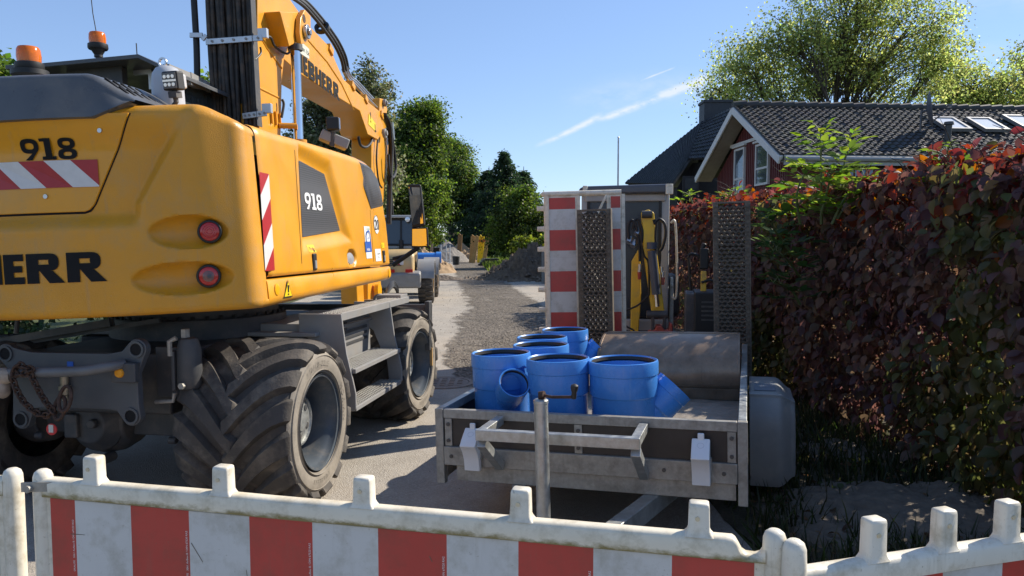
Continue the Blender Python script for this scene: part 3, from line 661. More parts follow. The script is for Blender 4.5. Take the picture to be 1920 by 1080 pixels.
def conifer(x, y, h, r, label, n=20000):
    o = thing('conifer_tree', Matrix.Translation((x, y, 0)), label, 'conifer')
    mb = MB(); mb.tube([(0, 0, -.1), (0, 0, h * .5), (.1, 0, h)], [.28, .17, .02], 8); pts = []; dirs = []
    z = .8
    while z < h - .15:
        rr = r * (1 - (z / h) ** 1.3) * random.uniform(.75, 1.15) + .12; k = random.randint(5, 8); a0 = random.random() * 6.28
        for i in range(k):
            a = a0 + i * 6.28 / k + random.uniform(-.3, .3); L_ = rr * random.uniform(.7, 1.15); e = Vector((math.cos(a) * L_, math.sin(a) * L_, z - L_ * .22)); s = Vector((0, 0, z + .1))
            m = s.lerp(e, .55) + Vector((0, 0, .05 * L_)); e = e + Vector((0, 0, .12 * L_)); sp = spline([s, m, e], 5); mb.tube(sp, [lerp(.035, .008, t / 10) for t in range(11)], 4, caps=False)
            for t in range(2, 11):
                for _ in range(int(3 + 5 * rr)): pts.append(sp[t] + Vector((random.gauss(0, .10 + .05 * rr), random.gauss(0, .10 + .05 * rr), random.gauss(-.12, .12)))); dirs.append(Vector((math.cos(a), math.sin(a), -.9)) + Vector(rand_dirs(1)[0]) * .6)
        z += random.uniform(.22, .38)
    mb.build('trunk', M_BARK, o, normals=False); p = np.array([tuple(q) for q in pts]); n = len(p)
    leaves('crown', p, rand_dirs(n) + [0, 0, .5], np.array([tuple(q) for q in dirs]), rng.uniform(.2, .42, n), pick_cols(n, PAL_CON, .3), LEAF_NARROW, M_LEAF, o); return o
c = P(945, 281, 66); conifer(c.x, 66, c.z, 4.6, 'tallest dark conifer at the end of the road')
c = P(980, 312, 69); conifer(c.x, 69, c.z, 4.2, 'second dark conifer right of the tallest conifer, tip lower')
c = P(915, 312, 70); conifer(c.x, 70, c.z, 4.4, 'broad dark conifer left of the tallest conifer behind the leafy tree')
T('shrub', 975, 46, .8, [(978, 380, 24, 34, 0), (962, 425, 26, 32, 0), (1000, 425, 28, 36, 0), (985, 455, 38, 22, 0), (952, 452, 18, 20, 0)], n_leaf=36000, lsize=.14, pal=PAL_MD, label='big green bush right of the road behind the dark earth heap', clusters=90, spread=.65, tr=.12, cat='bush')
T('shrub', 1003, 39, .3, [(985, 458, 20, 12, 0), (1015, 462, 26, 14, 0)], n_leaf=7000, lsize=.16, pal=PAL_LIME, label='low bright yellow green shrub behind the earth heap', clusters=40, spread=.35, tr=.05, cat='bush', sub=False)
# greenery along the left verge, seen past the excavator
T('shrub', 840, 98, .5, [(820, 452, 60, 18, 0), (870, 448, 40, 14, 2), (770, 440, 60, 40, 0), (905, 448, 30, 16, 2)], n_leaf=12000, lsize=.4, pal=PAL_DK, label='dark shrub belt closing the far end of the road', clusters=60, spread=1.2, tr=.1, cat='bush', sub=False)
def left_bush(x, y, r, h, label, pal, n=16000):
    return tree('shrub', x, y, .3, [(0, 0, h * .55, r, r * 1.5, h * .5), (r * .3, -r * .8, h * .4, r * .8, r, h * .4)], n, .085, pal, label, tr=.06, clusters=60, spread=.35, cat='bush', sub=False)
left_bush(-6.0, 13.5, 1.3, 1.9, 'lit green shrub on the left verge seen beneath the excavator body', PAL_LIME)
left_bush(-7.2, 10.0, 1.3, 2.0, 'dark green shrub behind the left excavator wheels', PAL_CON)
left_bush(-6.8, 17, 1.6, 2.3, 'green shrub on the left verge beside the wheel loader', PAL_MD)
left_bush(-5.6, 27, 1.8, 2.6, 'green shrub on the left verge beyond the wheel loader', PAL_MD)
T('broadleaf_tree', 30, 24, 3, [(15, 130, 30, 30, 0), (-40, 150, 60, 60, 0), (40, 190, 40, 60, 0), (330, 205, 60, 40, 2), (400, 190, 40, 40, 2), (180, 240, 90, 60, 1)], n_leaf=12000, lsize=.2, pal=PAL_DK, label='green tree left of the excavator whose tip shows beside the rear beacon', clusters=80, spread=.5, tr=.2)
T('shrub', 1090, 52, .5, [(1050, 432, 40, 26, 0), (1120, 436, 50, 22, 1), (1190, 434, 50, 24, 0), (1260, 430, 50, 28, 2)], n_leaf=14000, lsize=.2, pal=PAL_DK, label='long dark bush row behind the upright barrier and the mini excavator', clusters=80, spread=.7, tr=.08, cat='bush', sub=False)
# big maple behind the red house
T('broadleaf_tree', 1570, 40, 2.2, [(1590, 40, 100, 60, 0), (1480, 70, 80, 70, -1), (1700, 60, 90, 70, 0), (1400, 130, 85, 55, 0), (1340, 165, 40, 35, 1), (1540, 120, 110, 70, 1), (1660, 140, 110, 60, 1), (1760, 120, 60, 60, 0), (1620, -30, 110, 40, 0), (1450, 180, 90, 40, 0)],
  n_leaf=44000, lsize=.14, lm=M_LEAFY, pal=PAL_YG, label='large spreading tree with an airy yellow green crown behind the red house', clusters=430, spread=.75, tr=.24, branch_r=.038, shell=.2)
T('broadleaf_tree', 1840, 46, 3.5, [(1830, 160, 60, 40, 0), (1880, 175, 60, 40, 0), (1790, 180, 50, 30, 0), (1930, 150, 50, 60, 2), (1950, 190, 60, 40, 0)], n_leaf=13000, lsize=.18, lm=M_LEAFY, pal=PAL_YG, label='lower yellow green tree right of the large tree above the roof', clusters=130, spread=.7, tr=.28, branch_r=.06)
def flagpole():
    c = G(1160, 450 + 1.75 * FPX / 30.0); top = P(1159.5, 258, 30)
    o = MB().cyl((0, 0, 0), (0, 0, top.z), .045, .03, 10).cyl((0, 0, top.z), (0, 0, top.z + .05), .045, .02, 10).build('flagpole', mat('pole_grey', (.45, .45, .45), .4, .4)); o.location = (top.x, 30, 0)
    tag(o, 'thin bare grey pole rising against the sky left of the dark roof', 'flagpole')
flagpole()

# ================================================================ houses
def tile_mat(name, c, sheen, sx, sy):
    m = bpy.data.materials.new(name); m.use_nodes = True; nt = m.node_tree; N = nt.nodes; L = nt.links; bs = N['Principled BSDF']
    tc = N.new('ShaderNodeTexCoord'); n = N.new('ShaderNodeTexNoise'); n.inputs['Scale'].default_value = 3; n.inputs['Detail'].default_value = 6; L.new(tc.outputs['Object'], n.inputs[0])
    cr = N.new('ShaderNodeValToRGB'); L.new(n.outputs[0], cr.inputs[0]); cr.color_ramp.elements[0].color = (*[k * .7 for k in c], 1); cr.color_ramp.elements[1].color = (*[k * 1.4 for k in c], 1); vo = N.new('ShaderNodeTexVoronoi'); vo.inputs['Scale'].default_value = 3.2; L.new(tc.outputs['Object'], vo.inputs[0]); mx = N.new('ShaderNodeMixRGB'); mx.blend_type = 'MULTIPLY'; mx.inputs[0].default_value = .5; L.new(cr.outputs[0], mx.inputs[1]); L.new(vo.outputs['Color'], mx.inputs[2]); hs = N.new('ShaderNodeHueSaturation'); hs.inputs['Saturation'].default_value = .35; hs.inputs['Value'].default_value = .8; L.new(mx.outputs[0], hs.inputs['Color']); n9 = N.new('ShaderNodeTexNoise'); n9.inputs['Scale'].default_value = 5; n9.inputs['Detail'].default_value = 10; L.new(tc.outputs['Object'], n9.inputs[0]); r9 = N.new('ShaderNodeMapRange'); L.new(n9.outputs[0], r9.inputs[0]); r9.inputs[1].default_value = .56; r9.inputs[2].default_value = .75; r9.inputs[4].default_value = .55; m9 = N.new('ShaderNodeMixRGB'); L.new(r9.outputs[0], m9.inputs[0]); L.new(hs.outputs[0], m9.inputs[1]); m9.inputs[2].default_value = (.07, .068, .05, 1); L.new(m9.outputs[0], bs.inputs['Base Color'])
    bs.inputs['Roughness'].default_value = sheen; return m
M_TILE = tile_mat('brown_roof_tile', (.056, .043, .033), .6, 0, 0); M_TILE2 = tile_mat('dark_roof_tile', (.022, .028, .028), .55, 0, 0)
M_REDW = mat('red_weatherboard', (.12, .022, .02), .6, var=.15, scale=4)
M_WTRIM = mat('white_trim', (.62, .60, .56), .5, var=.06); M_DARKW = mat('dark_timber_wall', (.02, .018, .017), .7, var=.2)
M_SOFF = mat('soffit_board', (.30, .27, .23), .6, var=.1)
def tile_roof(mb, a, b, c, d, nx, ny, amp=.045, step=.03):
    # a-b along the eave, d-c along the ridge: pantiles as a real wavy, stepped surface
    a, b, c, d = map(Vector, (a, b, c, d)); nrm = (b - a).cross(d - a).normalized(); rows = []
    for j in range(ny):
        for e in (0, 1):
            v = (j + e * .999) / ny; row = []
            for i in range(nx * 5 + 1):
                u = i / (nx * 5); p = a.lerp(b, u).lerp(d.lerp(c, u), v)
                row.append(p + nrm * (amp * .5 * (1 + math.cos(i / 5 * 2 * math.pi)) + step * (1 - e) + .014 * noise.noise((int(i / 5) * 1.7, j * 2.3, 5))))
            rows.append(row)
    mb.slab(rows, lambda p: Vector(p) - nrm * .10)
MH = frame(7.34 + .3, 20.0, 0, -5.0)                    # red house: local x along the ridge, y away from the camera
def red_house():
    o = thing('house', MH, 'red boarded house with a long brown tiled roof, white gable trim and skylights', 'house')
    E = lambda px, py, ax, v: on_plane(MH, ax, v, px, py)
    W, Lh = 6.4, 26.0; ze = E(1470, 290, 1, 0).z; r = E(1375, 199, 1, W / 2); zr = r.z
    xo = E(1375, 199, 1, W / 2).x
    mb = MB()                                           # walls with board battens
    mb.prism([(.5, 0), (W - .5, 0), (W - .5, ze - .1), (W / 2, zr - .28), (.5, ze - .1)], 'x', .55 + xo, Lh)
    for i in range(40):
        y = .56 + i * (W - 1.12) / 39; zt = ze - .12 + (zr - ze - .2) * (1 - abs(y - W / 2) / (W / 2 - .5)) * .99
        mb.box((.54 + xo, y, zt / 2), (.024, .05, zt))
    for i in range(130): mb.box((.7 + xo + i * .19, .49, (ze - .1) / 2), (.05, .024, ze - .1))
    mb.build('wall', M_REDW, o)
    mb = MB(); tile_roof(mb, (xo, -.12, ze - .02), (Lh, -.12, ze - .02), (Lh, W / 2, zr), (xo, W / 2, zr), 122, 16, .05, .035)
    rf = mb.build('roof', M_TILE, o, angle=50, normals=False)
    mb = MB(); tile_roof(mb, (Lh, W + .12, ze - .02), (xo, W + .12, ze - .02), (xo, W / 2, zr), (Lh, W / 2, zr), 20, 6)
    mb.build('roof', M_TILE, o, angle=50, normals=False)
    mb = MB()
    for i in range(70): x = xo + .18 + i * .38; mb.cyl((x - .19, W / 2, zr + .02), (x + .21, W / 2, zr + .05), .12, .14, 10)
    mb.build('ridge_tile', M_TILE, rf)
    mb = MB()                                           # verge boards
    for s in (0, 1):
        y0 = -.14 if s == 0 else W + .14
        mb.beam((xo - .02, y0, ze - .16), (xo - .02, W / 2, zr - .13), .05, .20)
        mb.beam((xo + .04, y0, ze - .10), (xo + .04, W / 2, zr - .07), .05, .10)
    mb.build('bargeboard', M_WTRIM, o)
    mb = MB()
    for s in (0, 1):
        y0 = -.1 if s == 0 else W + .1
        mb.beam((xo + .3, y0, ze - .2), (xo + .3, W / 2, zr - .17), .5, .03)
    mb.build('soffit', M_SOFF, o)
    mb = MB(); mb.tube([(xo + .1, -.2, ze - .12), (Lh, -.2, ze - .12)], .07, 8); mb.box2((xo + .1, -.16, ze - .28), (Lh, -.12, ze - .02)); mb.build('gutter', mat('grey_gutter', (.33, .33, .32), .45, .2), o)
    mb = MB(); mb.box2((xo + .5, W / 2 - 1.5, E(1400, 268, 0, xo + .5).z), (xo + .545, W / 2 + 1.5, E(1400, 268, 0, xo + .5).z + .09)); mb.build('trim', M_WTRIM, o)
    def window(x0, x1, yt, yb):                         # tall gable windows with white frames
        a = E(x0, yt, 0, xo + .55); b = E(x1, yb, 0, xo + .55); ya, yb_, zt, zb = max(a.y, b.y), min(a.y, b.y), a.z, b.z
        t = .065; f = MB(); f.box2((xo + .48, ya, zt), (xo + .56, ya - t, zb)); f.box2((xo + .48, yb_ + t, zt), (xo + .56, yb_, zb)); f.box2((xo + .482, ya - t, zt), (xo + .56, yb_ + t, zt - t)); f.box2((xo + .482, ya - t, zb), (xo + .56, yb_ + t, zb + t)); f.box2((xo + .482, ya - t, lerp(zt, zb, .62)), (xo + .56, yb_ + t, lerp(zt, zb, .62) + .06))
        w = f.build('window', M_WTRIM, o); g = MB(); g.box2((xo + .51, ya - .02, zt - .02), (xo + .545, yb_ + .02, zb + .02)); g.build('pane', M_WINP, w)
        s = MB(); s.box2((xo + .44, ya + .1, zt + .04), (xo + .56, yb_ - .1, zt + .1)); s.build('lintel', M_WTRIM, w)
    window(1380, 1397, 281, 372); window(1420, 1443, 272, 345)
    f = MB(); y = .44; za = E(1600, 296, 1, y).z; x0, x1 = E(1590, 296, 1, y).x, E(1668, 296, 1, y).x   # long eaves window
    f.box2((x0, y, za), (x1, y + .07, za - .07)); f.box2((x0, y, za - .8), (x1, y + .07, za - .87))
    for t in (0, .5, 1): f.box((lerp(x0, x1, t), y + .034, za - .43), (.08, .07, .73))
    w = f.build('window', M_WTRIM, o); MB().box2((x0 + .04, y + .04, za - .05), (x1 - .04, y + .06, za - .82)).build('pane', M_WINP, w)
    sl_ = (Vector((0, W / 2, zr)) - Vector((0, -.12, ze))).normalized(); nr = Vector((1, 0, 0)).cross(sl_)
    for i, (px, py) in enumerate(((1781, 234), (1850, 235), (1918, 230))):    # skylights lie on the roof slope
        d = MH.inverted().to_3x3() @ ray(px, py); q = MH.inverted() @ CPOS; p0 = Vector((0, -.12, ze)) + nr * .1; t = (p0 - q).dot(nr) / d.dot(nr); c = q + d * t
        Mx = Matrix((Vector((1, 0, 0)), sl_, nr)).transposed()
        f = MB()
        for sx in (-1, 1): f.box(c + sl_ * 0 + Vector((sx * .34, 0, 0)) + nr * .03, (.08, 1.0, .10), Mx); 
        for sy in (-1, 1): f.box(c + sl_ * (sy * .46) + nr * .03, (.60, .08, .10), Mx)
        s = f.build('skylight', mat('grey_flashing', (.25, .25, .25), .4, .4), o); MB().box(c + nr * .035, (.60, .84, .03), Mx).build('pane', M_SKYP, s)
    def on_roof(px, py):
        d = MH.inverted().to_3x3() @ ray(px, py); q = MH.inverted() @ CPOS; p0 = Vector((0, -.12, ze)) + nr * .06; return q + d * ((p0 - q).dot(nr) / d.dot(nr))
    c = on_roof(1778, 262); MB().cyl(c - nr * .1, c + Vector((0, 0, .42)), .09, n=14).cyl(c + Vector((0, 0, .42)), c + Vector((0, 0, .50)), .14, .12, 14).build('vent_pipe', M_GREYD, o)
    c = on_roof(1727, 246)
    dsh = MB(); dsh.cyl(c - nr * .1, c + Vector((0, 0, .62)), .03, n=10); dsh.tube([c + Vector((0, 0, .55)), c + Vector((.18, -.1, .60))], .025); ax = Vector((.84, -.52, .12)).normalized(); dc = c + Vector((.2, -.1, .62))
    pr = [(r_ * .52, -.10 * (1 - r_ * r_)) for r_ in (0.02, .2, .4, .6, .8, 1)]; dsh.lathe(pr + [(.52, .012)] + [(r_, h + .012) for r_, h in reversed(pr)], dc, ax, 24); dsh.tube([dc - Vector((0, 0, .4)), dc + ax * .45 - Vector((0, 0, .1))], .02); dsh.box(dc + ax * .47, (.1, .08, .08))
    dd = dsh.build('satellite_dish', mat('dish_grey', (.10, .10, .11), .45), None); dd.matrix_world = MH; tag(dd, 'grey satellite dish standing on the brown tiled roof left of the skylights', 'satellite dish')
M_WINP = mat('window_glass', (.13, .16, .20), .04, .6, var=0); M_SKYP = mat('sky_toned_pane', (.70, .72, .74), .2, .0, var=0)  # skylight panes: reflection of the bright sky put into a pale colour
red_house()
def dark_house():
    Y0 = 31.0; o = thing('house', Matrix.Translation((6.4, Y0, 0)), 'dark house with a steep black tiled roof and chimney behind the red gable', 'house')
    org = Vector((6.4, Y0, 0)); Q = lambda px, py, Y: P(px, py, Y) - org
    A = Q(1172, 344, 34.5); B = Q(1262, 346, 31.0); F_ = Q(1318, 228, 35.5); C_ = Q(1293, 299, 31.5); D_ = Q(1350, 296, 30); E_ = Q(1385, 196, 33.5)
    mb = MB(); tile_roof(mb, B, A, F_, F_ + (C_ - F_) * 0.98, 22, 22, .05, .035)
    rf = mb.build('roof', M_TILE2, o, angle=50, normals=True)
    mb = MB(); tile_roof(mb, C_, D_, E_, F_, 13, 12, .05, .035); mb.build('roof', M_TILE2, o, angle=50, normals=True)
    mb = MB(); back = Vector((6, 7, 0))
    mb.add([F_, E_, E_ + back, F_ + Vector((4, 8, -1.5)), A, A + Vector((3, 9, 0))], [(0, 1, 2, 3), (4, 0, 3, 5)])
    mb.build('roof', M_TILE2, o, normals=False)
    mb = MB(); za = B.z - .05
    w = [A + Vector((.7, -.2, -.1)), B + Vector((.25, .35, -.1)), C_ + Vector((.25, .5, -.1)), D_ + Vector((.3, .5, -.1)), D_ + Vector((6, 4, 0)), A + Vector((5, 8, 0))]
    n = len(w); vs = [Vector((p.x, p.y, -.0)) for p in w] + w
    mb.add(vs, [(i, (i + 1) % n, n + (i + 1) % n, n + i) for i in range(n)]); mb.build('wall', M_DARKW, o)
    c = Q(1341, 207, 36); mb = MB(); mb.box((c.x, c.y, c.z - 1.2), (1.3, 1.0, 3.0)); mb.box((c.x, c.y, c.z + .35), (1.4, 1.1, .12)); mb.cyl((c.x - .2, c.y, c.z + .4), (c.x - .2, c.y, c.z + .62), .14, .10, 12)
    mb.build('chimney', mat('slate_chimney', (.035, .038, .042), .6, var=.2, scale=8), rf, bevel=.01)
    f = MB(); g = MB()
    a = P(1280, 330, 30.2) - org; b = P(1310, 372, 30.2) - org
    f.box2((a.x, a.y - .05, a.z), (b.x, a.y + .02, b.z)); g.box2((a.x + .08, a.y - .065, a.z - .08), (b.x - .08, a.y - .052, b.z + .08))
    w_ = f.build('window', M_DARKW, o); g.build('pane', M_GLASS, w_)
dark_house()
# ================================================================ copper hedge on the right
def hedge():
    o = thing('hedge', Matrix.Translation((3.1, 8, 0)), 'tall purple leaved hedge with red sunlit top along the right verge', 'hedge')
    off = np.array([3.1, 8, 0]); off_v = Vector((3.1, 8, 0)); y0, y1 = 2.9, 19.0
    def face_x(y, z):                                   # bulging face of the hedge
        return 3.16 - .045 * (y - 5) * (y > 5) + .16 * noise.noise((y * .9, z * 1.1, 3)) + .09 * noise.noise((y * 2.4, z * 2.4, 8)) + .10 * max(0, z - 1.9) ** 2 + (.25 * max(0, .45 - z))
    def top_z(y): return 2.27 + .10 * noise.noise((y * .8, 5, 0)) + .06 * noise.noise((y * 2.9, 1, 0))
    mb = MB()                                           # stems and twigs
    for i in range(70):
        y = random.uniform(y0, y1); x = face_x(y, 0) + random.uniform(.3, .8); p = Vector((x, y, 0)) - Vector(off)
        for k in range(3):
            e = Vector((face_x(y, 1.5) + random.uniform(.05, .8), y + random.uniform(-.5, .5), top_z(y) - random.uniform(0, .5))) - Vector(off)
            mb.tube(spline([p, p.lerp(e, .5) + Vector((random.uniform(-.1, .1), random.uniform(-.1, .1), .1)), e], 4), [lerp(.022, .005, t / 8) for t in range(9)], 5, caps=False)
            for _ in range(5):
                q = p.lerp(e, random.uniform(.3, 1)); mb.tube([q, q + Vector((-random.uniform(.1, .35), random.uniform(-.25, .25), random.uniform(-.05, .2)))], [.006, .002], 4, caps=False)
    for _ in range(420):                                # bare twigs poking out of the face and the crown
        y = y0 + 9 * random.random() ** 1.3; z = random.uniform(.3, 1.06) * top_z(y); x = face_x(y, min(z, 2.3)); q = Vector((x + .12, y, z)) - off_v; e = Vector((-random.uniform(.1, .32), random.uniform(-.2, .2), random.uniform(-.08, .26)))
        mb.tube([q, q + e * .55 + Vector((0, 0, .02)), q + e], [.005, .0035, .0015], 4, caps=False)
    mb.build('stem', M_BARK, o, normals=False)
    def layer(n, dmin, dmax, ymin, ymax, smin, smax, pal, dark=1.0, power=1.0):
        y = ymin + (ymax - ymin) * rng.random(n) ** power; z = rng.random(n) ** .92; d = rng.uniform(dmin, dmax, n)
        P_ = np.empty((n, 3)); keep = np.ones(n, bool); gg = np.empty(n)
        for i in range(n):
            tz = top_z(y[i]); zz = .04 + z[i] * (tz - .04); P_[i] = (face_x(y[i], zz) + d[i], y[i], zz)
            g = noise.noise((y[i] * 2.2, zz * 2.2, 21)); gg[i] = noise.noise((y[i] * .9, zz * .9, 44)); keep[i] = g > -.30 or d[i] > .25
        P_ = P_[keep]; gg = gg[keep]; n = len(P_); zr = P_[:, 2] / 2.35
        nr = np.array([-1, -.25, .35]) + rand_dirs(n) * .85; yd = np.array([-.15, 0, -1.0]) + rand_dirs(n) * .7
        cl = np.array([noise.noise((q[1] * 3.1, q[2] * 3.1, 70)) for q in P_]) + .22 * rng.normal(size=n); order = sorted(pal, key=lambda t: t[0][0]); idx = np.clip(((cl + .55) / 1.1 * len(order)).astype(int), 0, len(order) - 1)
        col = np.array([t[0] for t in order])[idx] * (1 + .14 * rng.normal(size=(n, 1))).clip(.5, 1.6)     # colour changes branch by branch
        grn = gg > .31 - .08 * (zr < .55) + .25 * (rng.random(n) - .5)             # patches of greener leaves
        col[grn] = pick_cols(int(grn.sum()), [((.09, .10, .034), 4), ((.13, .105, .045), 3), ((.14, .13, .05), 1)], .2)
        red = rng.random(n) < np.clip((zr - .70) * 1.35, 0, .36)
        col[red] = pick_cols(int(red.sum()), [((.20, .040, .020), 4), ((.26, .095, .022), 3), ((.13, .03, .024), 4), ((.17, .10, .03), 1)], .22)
        return P_ - off, nr, yd, rng.uniform(smin, smax, n), col * dark * .8
    PAL = [((.105, .056, .058), 6), ((.145, .075, .064), 4), ((.18, .11, .075), 2), ((.12, .085, .056), 3)]
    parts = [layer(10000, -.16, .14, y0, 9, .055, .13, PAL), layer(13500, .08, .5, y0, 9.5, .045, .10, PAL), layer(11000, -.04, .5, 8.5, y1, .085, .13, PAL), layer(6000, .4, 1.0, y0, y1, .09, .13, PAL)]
    # the crown of the hedge: upright young leaves
    n = 11000; y = y0 + (y1 - y0) * rng.random(n) ** 1.3; dx = rng.uniform(0.0, 1.1, n); p = np.empty((n, 3))
    for i in range(n):
        tz = top_z(y[i]); p[i] = (face_x(y[i], tz) + dx[i], y[i], tz - .10 + abs(rng.normal(0, .085)) + .06 * noise.noise((y[i] * 5, dx[i] * 5, 2)))
    nr = rand_dirs(n) + np.array([-.3, -.2, .5]); yd = rand_dirs(n) + np.array([-.3, -.2, .1])
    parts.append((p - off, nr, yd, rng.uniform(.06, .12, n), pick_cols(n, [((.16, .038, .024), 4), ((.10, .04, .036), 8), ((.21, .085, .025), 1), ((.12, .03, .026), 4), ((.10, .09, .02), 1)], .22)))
    cat = [np.concatenate([q[i] for q in parts]) for i in range(5)]
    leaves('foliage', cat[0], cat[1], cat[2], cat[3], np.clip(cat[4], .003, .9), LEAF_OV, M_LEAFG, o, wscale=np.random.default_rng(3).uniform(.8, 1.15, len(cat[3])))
hedge()
def elder(label, x, y, stems, pal, name='elder_shoot', group=None, scale=1.0):
    # pinnate shoots with pointed leaflets: stems = list of (base xyz, tip xyz)
    o = thing(name, Matrix.Translation((x, y, 0)), label, 'plant', group); mb = MB(); pos = []; nr = []; yd = []; sz = []
    for b, t in stems:
        b = Vector(b); t = Vector(t); sp = spline([b, b.lerp(t, .5) + Vector((random.uniform(-.05, .05), random.uniform(-.05, .05), .04)), t], 6)
        mb.tube(sp, [lerp(.014, .005, i / 12) for i in range(13)], 6); n = max(4, int((t - b).length / .095))
        for k in range(n):
            f = (k + 1) / n; s = sp[min(12, int(f * 12))]
            for side in (0, 1):
                a = k * 1.57 + side * 3.14159 + random.uniform(-.3, .3); up = lerp(.15, 1.1, f ** 2); d = Vector((math.cos(a), math.sin(a), up)).normalized()
                L_ = lerp(.30, .13, f) * scale * random.uniform(.8, 1.15); e = s + d * L_ + Vector((0, 0, -.10 * L_)); mb.tube([s, s.lerp(e, .5) + Vector((0, 0, .1 * L_)), e], [.004, .003, .002], 4, caps=False)
                sd = d.cross(Vector((0, 0, 1))).normalized()
                for q in range(5):
                    c = [1.0, .8, .8, .45, .45][q]; sg = [0, 1, -1, 1, -1][q]; p = s.lerp(e, c) + Vector((0, 0, .06 * L_ * c * (1 - c) * 4)); dv = (d + sd * sg * .95 + Vector((0, 0, random.uniform(-.5, 0)))).normalized()
                    pos.append(p); yd.append(dv); nr.append(Vector((0, 0, 1)) - d * .3 + Vector(rand_dirs(1)[0]) * .35); sz.append(L_ * random.uniform(.5, .68))
    mb.build('stem', mat('green_stem', (.10, .13, .04), .6), o, normals=False)
    A = lambda l: np.array([tuple(q) for q in l]); leaves('foliage', A(pos), A(nr), A(yd), np.array(sz), pick_cols(len(pos), pal, .15), LEAF_NARROW, M_LEAFG, o, wscale=1.25); return o
PAL_EL = [((.13, .19, .035), 5), ((.19, .24, .05), 3), ((.08, .125, .03), 2)]; PAL_ELD = [((.035, .062, .022), 5), ((.055, .085, .028), 3)]
def el(px, py, Y, x, y): c = P(px, py, Y); return (c.x - x, Y - y, c.z)
x, y = 3.15, 6.6
elder('tall yellow green elder shoots rising above the red hedge top against the roof', x, y, [(el(1540, 420, 7.0, x, y), el(1538, 245, 6.9, x, y)), (el(1570, 400, 7.0, x, y), el(1588, 268, 6.9, x, y)), (el(1500, 420, 6.9, x, y), el(1508, 325, 6.7, x, y)), (el(1560, 420, 6.8, x, y), el(1600, 350, 6.6, x, y)), (el(1540, 400, 6.8, x, y), el(1560, 320, 6.6, x, y)), (el(1570, 410, 6.8, x, y), el(1620, 330, 6.6, x, y))], PAL_EL, scale=1.2)
elder('drooping dark green elder leaves growing out of the hedge right of the tall mesh ramp', x, y, [(el(1480, 470, 7.1, x, y), el(1440, 410, 6.7, x, y)), (el(1500, 520, 7.1, x, y), el(1450, 470, 6.6, x, y)), (el(1500, 570, 7, x, y), el(1450, 530, 6.7, x, y))], PAL_ELD, scale=1.1)
x, y = 3.3, 5.8
elder('small yellow green elder tip poking out of the hedge top below the skylights', x, y, [(el(1782, 370, 5.7, x, y), el(1776, 285, 5.6, x, y)), (el(1790, 360, 5.7, x, y), el(1800, 310, 5.6, x, y))], PAL_EL, scale=.8)
x, y = 2.75, 11.5
elder('low green sprig in the hedge top directly above the right mesh ramp', x, y, [(el(1385, 385, 10.6, x, y), el(1382, 362, 10.6, x, y)), (el(1370, 395, 10.6, x, y), el(1365, 370, 10.6, x, y))], PAL_EL, scale=.9)
elder('tiny green sprig in the far hedge top right behind the mini excavator roof', x, y, [(el(1300, 385, 12, x, y), el(1293, 366, 12, x, y))], PAL_EL, scale=.9)

# ================================================================ barriers (white plastic fence boards with red and white foil)
def rail_mat():
    # weathered plastic: algae and dirt gathered along the lower lip of the rail
    m = mat('weathered_rail', (.72, .645, .50), .42, var=.05, scale=8, dirt=(.27, .205, .09), dirt_amt=.55, dirt_scale=14, bump=.12, bump_scale=30); nt = m.node_tree; N = nt.nodes; L = nt.links; bs = N['Principled BSDF']
    tc = N.new('ShaderNodeTexCoord'); sp = N.new('ShaderNodeSeparateXYZ'); L.new(tc.outputs['Object'], sp.inputs[0]); mr = N.new('ShaderNodeMapRange'); L.new(sp.outputs[2], mr.inputs[0]); mr.inputs[1].default_value = .972; mr.inputs[2].default_value = 1.006; mr.inputs[3].default_value = .62; mr.inputs[4].default_value = 0
    mp = N.new('ShaderNodeMapping'); mp.inputs['Scale'].default_value = (1, 1, 2.2); L.new(tc.outputs['Object'], mp.inputs[0]); nz = N.new('ShaderNodeTexNoise'); nz.inputs['Scale'].default_value = 17; nz.inputs['Detail'].default_value = 10; nz.inputs['Roughness'].default_value = .7; L.new(mp.outputs[0], nz.inputs[0])
    ad = N.new('ShaderNodeMath'); ad.operation = 'ADD'; L.new(mr.outputs[0], ad.inputs[0]); L.new(nz.outputs[0], ad.inputs[1]); m2 = N.new('ShaderNodeMapRange'); L.new(ad.outputs[0], m2.inputs[0]); m2.inputs[1].default_value = .78; m2.inputs[2].default_value = 1.04; m2.inputs[4].default_value = .92
    old = bs.inputs['Base Color'].links[0].from_socket; mx = N.new('ShaderNodeMixRGB'); L.new(m2.outputs[0], mx.inputs[0]); L.new(old, mx.inputs[1]); mx.inputs[2].default_value = (.19, .145, .035, 1); L.new(mx.outputs[0], bs.inputs['Base Color']); return m
M_RAIL = rail_mat(); M_HOLE = mat('lug_hole_daylight', (.62, .52, .34), .6, var=.1)  # lug holes: daylight showing through is put into the cream colour
